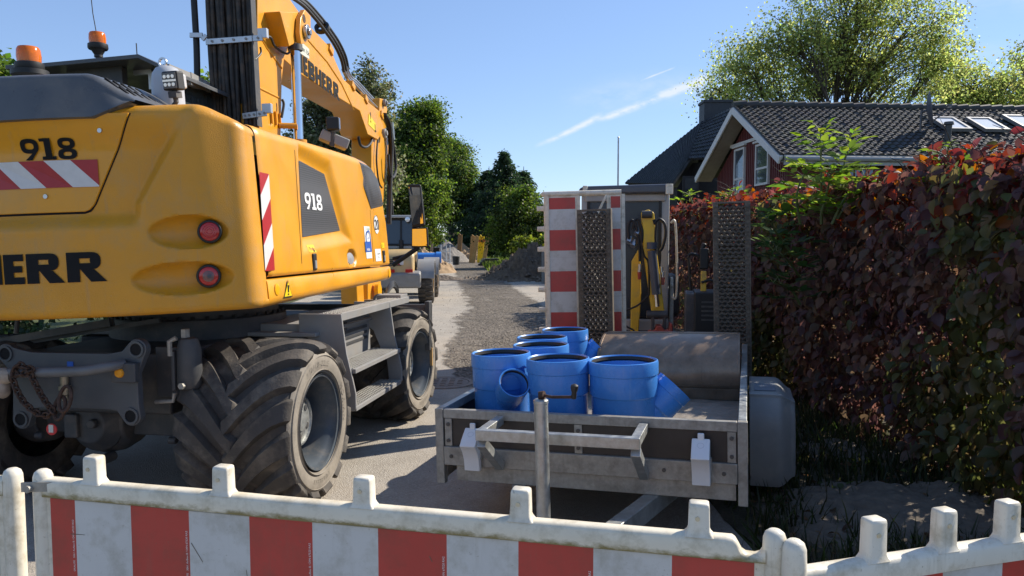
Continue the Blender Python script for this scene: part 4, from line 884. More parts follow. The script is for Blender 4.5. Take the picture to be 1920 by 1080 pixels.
def make_barrier(name, M, Lb, label, teeth, stripe, first_red, phase=0.0, H=1.05, notch=True, group=None, foot=True, panel2=.14, ph=.30, braces=True, tooth_h=.075, cat='barrier', z2=.134, drop=.022):
    o = thing(name, M, label, cat, group); hl = Lb / 2; top = H - drop; rb = top - .048; t = .024
    mb = MB()
    mb.lathe([(.001, H), (.013, H), (.022, H - .007), (.0265, H - .02), (.028, H - .06), (.028, .06), (.001, .06)], (-hl + .033, 0, 0), n=20)
    mb.lathe([(.001, H), (.013, H), (.022, H - .007), (.0265, H - .02), (.028, H - .06), (.028, .06), (.001, .06)], (hl - .033, 0, 0), n=20)
    mb.build('end_post', M_BARW, o, angle=60)
    # top rail: rounded hollow profile, dips beside the right post
    xs = [-hl + .05, hl - .145] if notch else [-hl + .05, hl - .05]
    prof = [(-t, rb - .004), (-t, top - .012), (-t * .75, top - .003), (-t * .35, top), (t * .35, top), (t * .75, top - .003), (t, top - .012), (t, rb - .004)]
    mb = MB(); rings = []
    st = [(x, 0) for x in np.linspace(xs[0], xs[1], 30)]
    if notch: st += [(hl - .128, .0), (hl - .121, -.005), (hl - .113, -.018), (hl - .106, -.031), (hl - .096, -.037), (hl - .075, -.038), (hl - .064, -.034), (hl - .055, -.02)]
    for x, dz in st:
        wob = .0025 * noise.noise((x * 3, Lb, H)); rings.append([(x, p[0], p[1] + (dz if p[1] > rb else 0) + wob) for p in prof])
    mb.loft(rings); mb.box2((-hl + .05, -.020, z2 - .034), (hl - .05, .020, z2 - .001)); rail = mb.build('rail', M_RAIL if H == 1.05 and drop < .03 else M_BARW, o, angle=50)
    for x in teeth:                                     # hollow lugs standing on the rail
        mb = MB(); w = .0245; zt = top + tooth_h; d = .020
        rings = []
        for z, k, dd in ((top - .005, 1.45, 1.15), (top + .003, 1.16, 1.08), (top + .010, 1.03, 1.0), (zt - .010, .97, 1.0), (zt - .003, .93, .93), (zt, .80, .75)):
            rings.append([(x + a * w * k, b * d * dd, z) for a, b in ((-1, -.8), (-.85, -1), (.85, -1), (1, -.8), (1, .8), (.85, 1), (-.85, 1), (-1, .8))])
        mb.loft(rings); g = mb.build('lug', M_BARW, o, angle=60)
        MB().cyl((x - .004, -.0235, zt - .035), (x - .004, -.019, zt - .035), .0055, n=12).build('lug_hole', M_HOLE, g)
    zb = rb - ph
    mb = MB()                                           # board behind the foil, lower frame with braces
    mb.box2((-hl + .045, -.014, zb - .02), (hl - .045, .014, rb)); mb.box2((-hl + .045, -.018, zb - .05), (hl - .045, .018, zb - .02))
    mb.box2((-hl + .045, -.014, z2), (hl - .045, .014, z2 + panel2)); mb.box2((-hl + .045, -.018, z2 + panel2), (hl - .045, .018, z2 + .03 + panel2))
    board = mb.build('board', M_BARW, o, bevel=.004)
    if braces:
        n = 4; w = (Lb - .1) / n; zz = z2 + .03 + panel2; hh = zb - .05 - zz
        for i in range(n):
            x0 = -hl + .05 + i * w; mb = MB(); a, b = ((x0, 0, zz), (x0 + w, 0, zz + hh)) if i % 2 == 0 else ((x0, 0, zz + hh), (x0 + w, 0, zz))
            mb.beam(a, b, .022, .04, up=(0, 1, 0)); mb.beam((x0 + w, 0, zz), (x0 + w, 0, zz + hh), .024, .05, up=(0, 1, 0)) if i < n - 1 else None
            mb.build('brace', M_BARW, o, bevel=.004)
    for z0, z1 in ((zb, rb - .008), (z2 + .012, z2 - .01 + panel2)):    # alternating foil on both faces
        mbs = {0: MB(), 1: MB()}
        x = -hl + .072; k = 0 if first_red else 1; w = stripe - phase
        while x < hl - .08:
            x1 = min(x + w, hl - .072)
            for s in (-1, 1): mbs[k].box2((x, s * .014, z0), (x1, s * .0165, z1))
            x = x1; w = stripe; k = 1 - k
        if foot and z0 == zb:                           # maker's microprint along the red fields
            vs, fs = font_polys('ORALITE   5061 Aufbau B / DIN 67520 RA2', .0085, 0)
            x_ = -hl + .072; k_ = 0 if first_red else 1; w_ = stripe - phase
            while x_ < hl - .08:
                if k_ == 0 and x_ + w_ < hl - .09: pm = MB(); pm.add([(x_ + w_ - .006 - v[1], -.0169, z0 + .10 + v[0]) for v in vs], fs); pm.build('lettering', M_WTXT, board, smooth=False)
                x_ += w_; w_ = stripe; k_ = 1 - k_
        mbs[0].build('red_stripe', M_BARR, board); mbs[1].build('white_stripe', M_BARP, board)
    if foot:
        for s in (-1, 1):
            mb = MB(); mb.box((s * (hl - .15), 0, .04), (.38, .62, .07)); mb.build('foot_plate', M_BLACK, o, bevel=.015)
    return o
ZP = 1.075
a = G(80, 880, ZP); b = G(1453, 993, ZP); mid = (a + b) / 2; ang = math.degrees(math.atan2(b.y - a.y, b.x - a.x)); Lm = (b - a).length + .066
print('main barrier length', Lm, a, b)
MBAR = Matrix.Translation((mid.x, mid.y, .025)) @ Matrix.Rotation(R(ang), 4, 'Z')
def bx(M, px, py, z):                                   # local x on the barrier of a sight line
    return on_plane(M, 1, -.02, px, py).x
teeth = [bx(MBAR, p, q, 1.1) for p, q in ((167, 880), (411, 900), (677, 920), (974, 945), (1311, 975))]
GRP = 'red and white barriers fencing off the site'
main_bar = make_barrier('barrier', MBAR, Lm, 'long white barrier with red and white boards across the foreground, five lugs on its rail', teeth, .188, True, phase=.103, ph=.32)
c = Matrix.Translation((0, 0, 0))
# strap joining two lugs of the main barrier
mb = MB(); s0 = (-Lm / 2 + .0, -.045, 1.0); s1 = (teeth[0] - .02, -.0, 1.012)
mb.beam((-Lm / 2 - .005, -.038, 1.006), (teeth[0] - .028, .004, 1.010), .028, .005, up=(0, 1, 0)); mb.cyl((-Lm / 2 + .02, -.046, 1.003), (-Lm / 2 + .02, -.034, 1.003), .011, n=12); mb.build('strap', M_GALVD, main_bar)
M_SCR = mat('scrape', (.14, .12, .08), .8)                # scrapes and scuffs on the foil
for x_, z_, dx_, dz_ in ((-.52, .88, .035, -.05), (-.35, .82, .006, -.04), (.18, .91, .008, -.014), (-.92, .87, .05, .002)):
    mb = MB(); mb.add([(x_, -.0172, z_), (x_ + dx_, -.0172, z_ + dz_), (x_ + dx_ + .001, -.0172, z_ + dz_ + .0015), (x_ + .0015, -.0172, z_ + .0025)], [(0, 1, 2, 3)])
    mb.build('scratch', M_SCR, next(c_ for c_ in main_bar.children if c_.name.startswith('board')), smooth=False)
# right barrier
a = G(1490, 1012, ZP - .01); b = G(1903, 926, 1.108); d = Vector((b.x - a.x, b.y - a.y, 0)); ang = math.degrees(math.atan2(d.y, d.x)); d.normalize(); Lr = 2.1
mid = Vector((a.x, a.y, 0)) + d * (Lr / 2 - .033); MRB = Matrix.Translation((mid.x, mid.y, .015)) @ Matrix.Rotation(R(ang), 4, 'Z')
teeth_r = [on_plane(MRB, 1, -.02, p, q).x for p, q in ((1650, 1000), (1783, 975), (1903, 950))]; st = teeth_r[2] - teeth_r[1]
teeth_r += [teeth_r[2] + st * (i + 1) for i in range(6) if teeth_r[2] + st * (i + 1) < Lr / 2 - .1]
right_bar = make_barrier('barrier', MRB, Lr, 'white barrier in the lower right corner, turned away towards the sand patch', teeth_r, .188, False, phase=.0, ph=.30, notch=False, drop=.068, tooth_h=.096)
# left barrier, only its end post and edge in the picture
a = G(23, 878, ZP); ML = Matrix.Translation((a.x - .98, a.y - .12, .025)) @ Matrix.Rotation(R(4), 4, 'Z')
ML = Matrix.Translation((a.x, a.y, .025)) @ Matrix.Rotation(R(4), 4, 'Z') @ Matrix.Translation((-1.05 + .033, 0, 0))
left_bar = make_barrier('barrier', ML, 2.1, 'barrier cut off by the left edge of the photo, only its round end post showing', [-.8, -.4, 0, .4], .168, True, ph=.32, notch=False)
# barrier stood on end behind the trailer
MV = None
def upright():
    d = 7.42; tl = P(1030, 368, d); tr = P(1183, 352, d); Hh = 1.0
    W = 1.0; ang = -7
    c = P(1189, 0, d)
    base = Matrix.Translation((c.x, d, .02)) @ Matrix.Rotation(R(ang), 4, 'Z') @ Matrix.Rotation(R(-1.2), 4, 'Y')
    # local barrier x -> up, local z -> left
    turn = Matrix(((0, 0, -1, 0), (0, 1, 0, 0), (1, 0, 0, 0), (0, 0, 0, 1)))
    L_ = 2.24
    M = base @ Matrix.Translation((0, 0, L_ / 2)) @ turn @ Matrix.Translation((0, 0, -.0))
    return make_barrier('barrier', M, L_, 'red and white barrier stood upright on its end behind the left mesh ramp', [-.9 + .205 * i for i in range(10)], .208, True, H=.86, phase=.099, ph=.27, panel2=.115, notch=False, foot=False, tooth_h=.07, z2=.06)
upright()
# far barrier behind the mini excavator, beside the hedge
a = G(1262, 620); MF = Matrix.Translation((2.35, 10.9, .02)) @ Matrix.Rotation(R(78), 4, 'Z')
make_barrier('barrier', MF, 2.1, 'small barrier seen through the gap right of the mini excavator cab', [-.85 + .19 * i for i in range(10)], .16, True, H=1.15, ph=.36, notch=False)
# ================================================================ flatbed trailer
TH = 17.6
fr = P(1410, 797, 3.78); MT = frame(0, 0, 0, TH); W_T = 1.76; L_T = 3.05
ctr = Vector((fr.x, fr.y, 0)) - MT.to_3x3() @ Vector((W_T / 2, 0, 0))
MT = frame(ctr.x, ctr.y, 0, TH, roll=-1.6)
TX = lambda px, py, axis, val: on_plane(MT, axis, val, px, py)
ZT = .782; ZB = .335; ZF = .505                             # top of boards, bottom of corner posts, floor
tr = thing('trailer', MT, 'low galvanised flatbed trailer with dark side boards, loaded with blue pipes', 'trailer'); hw = W_T / 2
def trailer():
    mb = MB()
    mb.box2((-hw, .0, ZB), (-hw + .05, .05, ZT)); mb.box2((hw - .05, 0, ZB), (hw, .05, ZT)); mb.box2((-hw, L_T - .05, ZB + .1), (-hw + .05, L_T, ZT)); mb.box2((hw - .05, L_T - .05, ZB + .1), (hw, L_T, ZT))
    mb.build('corner_post', M_GALVD, tr, bevel=.004)
    mb = MB(); mb.box2((-hw + .052, .004, ZT - .055), (hw - .052, .046, ZT - .002)); mb.box2((-hw + .052, -.004, ZF - .055), (hw - .052, .04, ZF + .055))
    mb.box2((-hw + .12, .02, ZF - .15), (hw - .06, .06, ZF - .058)); mb.build('front_frame', M_GALVD, tr, bevel=.004)
    mb = MB(); mb.box2((-hw + .052, .018, ZF + .056), (hw - .052, .034, ZT - .056)); bd = mb.build('front_board', M_PLY, tr)
    mb = MB()
    for x in (-hw + .08, -.02, hw - .08): mb.box2((x - .022, .008, ZF + .057), (x + .022, .0175, ZT - .057))
    mb.build('stiffener', M_GALVD, bd, bevel=.002)
    mb = MB()
    for x in (-hw + .08, -.02, hw - .08, -.5, .45):
        for z in (ZF + .09, ZT - .09) if abs(x) not in (.5, .45) else (ZF,):
            mb.cyl((x, .012, z), (x, -.001 if z > ZF + .06 else -.012, z), .011, n=8)
    for x in (-hw + .1, hw - .12): mb.cyl((x, .0, ZF), (x, -.012, ZF), .011, n=8)
    mb.build('bolt', mat('dull_bolt', (.10, .09, .08), .6, .4), bd)
    for s in (-1, 1):
        x = s * (hw - .025); mb = MB(); mb.box2((x - .022, .052, ZT - .05), (x + .022, L_T - .052, ZT)); mb.build('side_rail', M_GALV, tr, bevel=.004)
        mb = MB(); mb.box2((x - .009, .052, ZF - .02), (x + .009, L_T - .052, ZT - .052)); mb.build('side_board', M_PLY, tr)
        mb = MB(); mb.box2((x - .025, .052, ZF - .14), (x + .025, L_T - .052, ZF - .024)); mb.build('side_beam', M_GALVD, tr, bevel=.004)
    mb = MB(); mb.box2((-hw + .05, .05, ZF - .03), (hw - .05, L_T - .02, ZF - .012)); mb.build('floor', M_PLY, tr)
    # sand lying on the floor
    rows = []
    for i in range(60):
        y = .06 + (L_T - .14) * i / 59; rows.append([(x, y, ZF - .010 + max(-.002, .028 + .03 * noise.noise((x * 2, y * 2, 4)) + .018 * noise.noise((x * 8, y * 8, 1)) + .02 * smooth(0, hw, x))) for x in np.linspace(-hw + .06, hw - .06, 40)])
    mb = MB(); mb.grid(rows); s_ = mb.build('sand_layer', M_SAND2, tr, normals=False); s_['kind'] = 'stuff'
    # A-frame drawbar under the barrier, hidden hitch
    mb = MB(); mb.beam((-.62, .9, ZF - .20), (-.05, -1.15, ZF - .20), .08, .10); mb.beam((.62, .9, ZF - .20), (.05, -1.15, ZF - .20), .08, .10); mb.box((0, -1.15, ZF - .19), (.22, .28, .12)); mb.cyl((0, -1.25, ZF - .17), (0, -1.5, ZF - .17), .035, n=14); mb.build('drawbar', M_GALV, tr, bevel=.006)
    # front bow: rack bars reaching forward
    a0 = TX(905, 800, 1, 0); b0 = TX(1225, 800, 1, 0); xa, xb = -.50, .37; yo = -.34; zt = ZT - .025
    mb = MB(); mb.box2((xa, yo, zt - .058), (xb, yo + .05, zt)); mb.build('rack_bar', M_GALV, tr, bevel=.004)
    for x in (xa + .025, xb - .025):
        mb = MB(); mb.beam((x, yo + .047, zt - .025), (x, .003, zt - .025), .048, .048); mb.beam((x, yo + .03, zt - .075), (x, -.014, ZF - .035), .05, .05); mb.build('rack_arm', M_GALV, tr, bevel=.004)
trailer()
def jockey():
    j = TX(1016, 965, 1, -.52); b = MB(); top = on_plane(MT, 1, -.52, 1014, 752); x = top.x; y = -.52; zt = top.z
    b.cyl((x, y, .16), (x, y, zt), .0345, n=24); b.lathe([(.0345, zt - .012), (.037, zt - .01), (.037, zt + .004), (.03, zt + .01), (.001, zt + .012)], (x, y, 0), n=24)
    b.lathe([(.036, .16), (.075, .16), (.075, .18), (.036, .185)], (x, y, ZF - .33), n=24)
    jw = b.build('jockey_stand', M_GALV, tr)
    c = MB(); c.cyl((x, y, zt), (x, y, zt + .045), .013, n=14); e = on_plane(MT, 1, -.56, 1076, 743); c.cyl((x - .004, y, zt + .028), (x + .02, y - .004, zt + .032), .02, n=14)
    c.tube([(x, y, zt + .032), (x + .06, y - .02, zt + .026), (e.x - .01, e.y, e.z - .004)], .0075, 10); c.build('crank', M_RUST, jw)
    h = MB(); h.lathe([(.001, -.012), (.011, -.012), (.013, .0), (.012, .018), (.016, .030), (.019, .042), (.017, .054), (.008, .060), (.001, .061)], (e.x, e.y, e.z), (.12, -.1, 1), 18); h.build('crank_knob', M_BLACK, jw)
    w = MB(); w.cyl((x - .03, y + .0, .105), (x + .03, y, .105), .10, n=24); w.build('wheel', M_TYRE, jw, bevel=.01)
jockey()
def mudguard(s):
    prof = [(.05, .09), (.01, .20), (-.02, .38), (-.015, .55), (.04, .68), (.10, .715), (.60, .72), (.86, .66), (.95, .52), (.96, .28)]
    pts = [Vector((0, p[0] + 1.08, p[1])) for p in prof]; pts = spline(pts, 5); rows = []
    x0 = s * (hw + .012); x1 = s * (hw + .295); st = 18
    for k in range(st + 1):
        u = k / st; x = lerp(x0, x1, u); row = []
        for i, p in enumerate(pts):
            dn = Vector((0, 1.55, .40)) - p; dn.normalize(); cr = .06 * smooth(.55, 1, u) ** 1.7 + .008 * math.exp(-((u - .5) / .12) ** 2) * 0
            row.append((x, p.y + dn.y * cr * 1.6, p.z + dn.z * cr * 1.6))
        rows.append(row)
    skirt = []
    for f in (.3, .6, 1.0):
        skirt.append([(x1 + s * .004, lerp(p[1], 1.55, f * .12), lerp(p[2], .40, f * .12)) for p in rows[-1]])
    mb = MB(); mb.slab(rows + skirt, lambda p: Vector((p[0] * (1 - .004), lerp(p[1], 1.55, .018), lerp(p[2], .40, .018)))); o = mb.build('mudguard', M_FEND, tr, angle=60)
    mb = MB(); mb.box2((s * (hw + .04), 1.20, .718), (s * (hw + .18), 1.55, .7235)); mb.build('grip_pad', mat('textured_pad', (.13, .15, .18), .5, var=.1, bump=1.0, bump_scale=45), o, bevel=.003)
for s in (-1, 1): mudguard(s) if s == 1 else None
def trailer_wheel(s):
    o = MB(); x = s * (hw + .14) if s == 1 else s * (hw - .16); r = .30; w = .17
    pr = [(r * .62, -w / 2), (r * .9, -w / 2), (r * .98, -w * .4), (r, -w * .3), (r, w * .3), (r * .98, w * .4), (r * .9, w / 2), (r * .62, w / 2)]
    o.lathe(pr, (x, 1.55, .31), (1, 0, 0), 40)
    for i in range(40):
        a = i * 2 * math.pi / 40
        for q in (-.045, 0, .045): o.box((x + q, 1.55 + math.cos(a) * (r + .003), .31 + math.sin(a) * (r + .003)), (.032, .03, .012), Matrix.Rotation(a + math.pi / 2, 3, 'X'))
    t = o.build('wheel', M_TYRE, tr); MB().lathe([(.02, w * .2), (.12, w * .25), (.17, w * .38), (.187, w * .5), (.187, -w * .5)], (x, 1.55, .31), (s, 0, 0), 28).build('rim', M_GALVD, t, normals=False)
for s in (-1, 1): trailer_wheel(s)
def chock_holder(px, py0, wd):
    # white wheel chock hung on the front board
    c = TX(px, py0, 1, -.03); o = thing('wheel_chock', MT @ Matrix.Translation((c.x, -.005, 0)), '', 'wheel chock'); z0 = c.z
    side = [(-.012, z0), (-.085, z0 - .055), (-.115, z0 - .085), (-.10, z0 - .10), (-.075, z0 - .13), (-.052, z0 - .18), (-.045, z0 - .245), (-.012, z0 - .245)]
    mb = MB(); mb.prism([(a, b) for a, b in side], 'x', -.047, .047); mb.build('wedge', M_WHITE, o, bevel=.005)
    mb = MB(); mb.box2((-.017, -.022, z0 - .012), (.017, -.006, z0 + .028)); mb.build('grip', M_WHITE, o, bevel=.006)
    mb = MB(); mb.lathe([(.016, 0), (.016, .0015), (.018, .0015), (.018, 0)], (0, -.05, z0 - .03), (0, -.6, .8), 20); mb.build('emblem', mat('grey_mark', (.5, .5, .5), .5), o)
    mb = MB(); mb.box2((.048, -.03, z0 - .18), (.054, -.0, z0 - .10)); mb.build('bracket', M_GALVD, o); return o
chock_holder(885, 803, 40)['label'] = 'white wheel chock hung on the left of the trailer front board'
chock_holder(1314, 823, 40)['label'] = 'white wheel chock hung on the right of the trailer front board'
def ramp(px0, px1, py_top, y, label):
    # expanded metal loading ramp folded up
    a = TX(px0, py_top, 1, y); b = TX(px1, py_top, 1, y); x0, x1, zt = a.x, b.x, a.z; zb = ZF - .02
    o = thing('loading_ramp', MT @ Matrix.Translation(((x0 + x1) / 2, y, zb)), label, 'ramp', 'mesh loading ramps folded up at the back of the trailer'); w = (x1 - x0) / 2; h = zt - zb
    mb = MB()
    for s in (-1, 1): mb.box2((s * w, -.02, 0), (s * (w - .012), .055, h)); mb.box2((s * (w - .012), -.02, 0), (s * (w - .05), -.014, h))
    mb.box2((-w, -.021, h), (w, .055, h + .018)); mb.box2((-w, -.021, 0), (w, .055, .03)); mb.build('ramp_frame', M_RAMP, o, bevel=.002)
    mb = MB(); n = int(h / .038); k = max(5, int((2 * w - .04) / .046)); cw = (2 * w - .028) / k
    for j in range(n):
        z = .04 + j * (h - .05) / n; dz = (h - .05) / n
        for i in range(k + 1):
            x = -w + .014 + (i + (.5 if j % 2 else 0)) * cw
            if x > w - .02: continue
            for sg in (-1, 1):
                x2 = x + sg * cw / 2
                if x2 < -w or x2 > w: continue
                mb.beam((x, -.012, z), (x2, .006, z + dz), .005, .016, up=(0, 1, .5))
    for j in range(n):
        z = .04 + j * (h - .05) / n
        mb.box((0, 0, z), (2 * w - .03, .022, .006))
    for j in range(n):                                  # serrated treads
        z = .04 + j * (h - .05) / n
        rows = []
        for i in range(k * 6 + 1):
            x = -w + .014 + i * cw / 6; b_ = .008 * math.sin(i / 6 * 2 * math.pi + (math.pi if j % 2 else 0)); rows.append([(x, -.028, z + .002 + b_), (x, -.028, z + .019 + b_), (x, .012, z + .025 + b_)])
        mb.grid(rows)
    mb.build('mesh_tread', mat('expanded_metal', (.105, .085, .063), .7, .25, var=.3, scale=20, dirt=(.08, .065, .05), dirt_amt=.7), o, smooth=False)
    mb = MB()
    for t in (.25, .5, .75): mb.box2((-w + .05, .02, h * t), (w - .05, .05, h * t + .035))
    mb.build('cross_bar', M_RAMP, o)
    return o
ramp(1336, 1407, 383, L_T + .04, 'tall mesh loading ramp standing in front of the hedge, right of the two')
ramp(1082, 1146, 397, L_T + .04, 'mesh loading ramp standing in front of the upright barrier, left of the two')

# ================================================================ blue sewer pipes
GP = 'blue pipe branches on the trailer'
def pipe(px, py_rim, rw, label, branch=None, h=.56, Y=None):
    zr = 1.04; rim = G(px, py_rim, zr); r = rw / 2; zf = 0
    loc = MT.inverted() @ rim; base_z = ZF + .02; M = MT @ Matrix.Translation((loc.x, loc.y, base_z)); h = loc.z - base_z
    o = thing('pipe_branch', M, label, 'pipe', GP); rb = r * .92
    mb = MB(); pr = [(rb, 0), (rb, h * .585), (rb + .001, h * .588), (r * .962, h * .600), (r * .967, h * .605), (r * .967, h * .838), (r * .998, h * .846), (r, h * .855), (r, h * .975), (r * .985, h * .995), (r * .955, h), (r * .925, h * .99), (r * .90, h * .96), (r * .90, h * .60), (r * .87, h * .56), (r * .87, 0)]
    mb.lathe(pr, n=56, close=True); body = mb.build('socket', M_BLUE, o, angle=40)
    mb = MB(); mb.lathe([(r * .925, h * .972), (r * .895, h * .985), (r * .872, h * .95), (r * .90, h * .93)], n=48, close=True); mb.build('seal_ring', M_BLACK, o)
    if branch:
        bx_, by_, dY, el_, rb2 = branch; qt = M.inverted() @ P(bx_, by_, rim.y + dY); hv = math.hypot(qt.x, qt.y); z0 = qt.z - hv * math.tan(el_); ln = hv / math.cos(el_); d = Vector((qt.x / hv * math.cos(el_), qt.y / hv * math.cos(el_), math.sin(el_)));
        c = Vector((0, 0, z0)); mb = MB(); q = rb2
        pr = [(q * .88, 0), (q * .88, ln * .60), (q * .89, ln * .603), (q * .965, ln * .625), (q * .965, ln * .86), (q * .995, ln * .868), (q, ln * .88), (q, ln), (q * .93, ln), (q * .88, ln * .97), (q * .88, ln * .68), (q * .78, ln * .62), (q * .78, rb * .6)]
        mb.lathe(pr, c, d, 40); mb.build('branch', M_BLUE, o, normals=True)
        mb = MB(); mb.lathe([(q * .92, ln * .985), (q * .86, ln * .975), (q * .86, ln * .93), (q * .92, ln * .95)], c, d, 36, close=True); mb.build('seal_ring', M_BLACK, o)
    return o
pipe(1168, 674, .416, 'blue pipe with a side branch pointing right, front row on the trailer nearest the bucket', (1266, 724, .02, R(45), .118))
pipe(1046, 670, .385, 'blue pipe without visible branch, in the middle of the front row on the trailer', None)
pipe(939, 660, .378, 'blue pipe with its round branch opening towards the viewer, leftmost on the trailer', (965, 717, -.27, R(38), .096))
pipe(1014, 645, .385, 'blue pipe directly behind the left front pipe, nearer of the two half hidden rims', None)
pipe(1016, 631, .375, 'blue pipe whose rim shows just above the nearer half hidden rim', None)
pipe(1059, 617, .372, 'farthest blue pipe on the trailer, by the left ramp, small branch to its right', (1123, 648, .0, R(45), .082))

# ================================================================ bucket lying in the trailer
def bucket():
    a = TX(1139, 640, 1, 2.12); b = TX(1386, 640, 1, 2.12); x0, x1 = a.x, b.x; wd = x1 - x0; zf = ZF + .03
    o = thing('excavator_bucket', MT @ Matrix.Translation(((x0 + x1) / 2, 2.12, zf)), 'wide rounded steel ditching bucket lying upside down on the trailer floor beside the blue pipes', 'bucket'); h = .455; w = wd / 2
    prof = [(-.385, .0), (-.40, .075), (-.41, .105)] + [(-.03 - .43 * math.cos(t), .20 + (h - .20) * math.sin(t) if t > 0 else .20 + .30 * math.sin(t)) for t in np.linspace(-.28, math.pi / 2, 18)] + [(.14, h - .012), (.28, h - .05)]
    rows = []
    for x in np.linspace(-w, w, 12): rows.append([(x, p[0], p[1]) for p in prof])
    mb = MB(); mb.slab(rows, lambda p: Vector((p[0], p[1] + (.016 if p[1] < 0 else .0), max(0.0, p[2] - (.016 if p[2] > .1 else 0))))); mb.build('shell', M_BUCKET, o, angle=40)
    for s in (-1, 1):
        mb = MB(); mb.prism([(p[0] - .006, p[1] + .004) for p in prof] + [(.34, .25), (.1, .0)], 'x', s * w - .009, s * w + .009); mb.build('side_plate', M_BUCKET, o, bevel=.002)
    mb = MB(); mb.prism([(-.396, .0), (-.412, .085), (-.398, .085), (-.380, .0)], 'x', -w, w); mb.build('cutting_edge', M_BUCKET, o, bevel=.003)
    mb = MB(); mb.box2((-w + .01, -.02, h + .0), (w - .01, .03, h + .006)); mb.build('wear_strip', M_BUCKET, o)
    return o
bucket()
# ================================================================ wheeled excavator
U_H = 4.3; MU = frame(-2.634, 5.95, 0, U_H, roll=-2.0)
UP = lambda axis, val, px, py: on_plane(MU, axis, val, px, py)
ex = thing('excavator', MU, 'large yellow wheeled excavator with big chevron tyres seen from behind on the left', 'excavator')
ARC_R, ARC_C = 2.24, .49; FR = .12; FC = (1.13, -1.304); PHI = math.asin(FC[0] / (ARC_R - FR)); LA = ARC_R * PHI; LF = FR * (math.pi / 2 - PHI)
def path(w):
    s = 1 if w >= 0 else -1; w = abs(w)
    if w < LA: a = w / ARC_R; return (s * ARC_R * math.sin(a), ARC_C - ARC_R * math.cos(a)), (s * math.sin(a), -math.cos(a))
    if w < LA + LF: a = PHI + (w - LA) / FR; return (s * (FC[0] + FR * math.sin(a)), FC[1] - FR * math.cos(a)), (s * math.sin(a), -math.cos(a))
    return (s * 1.25, FC[1] + (w - LA - LF)), (s, 0)
def RS(px, py):
    Mi = MU.inverted(); o = Mi @ CPOS; d = Mi.to_3x3() @ ray(px, py); oy = o.y - ARC_C
    A = d.x ** 2 + d.y ** 2; B = 2 * (o.x * d.x + oy * d.y); C = o.x ** 2 + oy ** 2 - ARC_R ** 2
    t = (-B - math.sqrt(max(0, B * B - 4 * A * C))) / (2 * A); p = o + d * t; return ARC_R * math.asin(p.x / ARC_R), p.z
ZB = RS(498, 578)[1]
_top = [(RS(250, 194)[0], RS(250, 194)[1]), (RS(375, 190)[0], RS(375, 190)[1]), (LA + .06, RS(464, 222)[1]), (LA + LF + .1, RS(464, 222)[1] - .015)]
def ZTOP(w): return sum(interp(abs(w) + d, _top) for d in (-.08, -.04, 0, .04, .08)) / 5
print('counterweight z', ZB, [tuple(round(v, 3) for v in t) for t in _top])
s1c = RS(357, 435); s1a = abs(RS(436, 435)[0] - RS(279, 435)[0]) / 2; s1b = abs(RS(357, 403)[1] - RS(357, 467)[1]) / 2
s2c = RS(346, 522); s2a = abs(RS(444, 522)[0] - RS(248, 522)[0]) / 2; s2b = abs(RS(346, 490)[1] - RS(346, 553)[1]) / 2
ri = [RS(311, 250), RS(240, 382)]; ro = [RS(322, 262), RS(252, 415)]; rbi = RS(120, 398)[1]; rbo = RS(120, 434)[1]
def disp(w, z):
    d = 0
    for c, a, b in ((s1c, s1a, s1b), (s2c, s2a, s2b)):
        q = ((abs(w) - c[0]) / a) ** 2 + ((z - c[1]) / b) ** 2
        if q < 1: d = max(d, .092 * (1 - q) ** .62)
    wi = interp(z, sorted([(ri[1][1], ri[1][0]), (ri[0][1], ri[0][0])])) + max(0, z - ri[0][1]) * .6; wo = wi + .085
    f = smooth(rbo, rbi, z) * smooth(wo, wi, abs(w)); f *= 1 - .75 * smooth(ri[0][1] - .1, ZTOP(0) - .05, z)
    return d + .085 * f
def cw_point(w, z, inset=0.0, off=0.0):
    (x, y), (nx, ny) = path(w); k = inset + disp(w, z) - off
    x -= nx * k; y -= ny * k; x -= math.copysign(.045 * max(0, z - ZB) * smooth(.95, 1.2, abs(x)), x); return Vector((x, y, z))
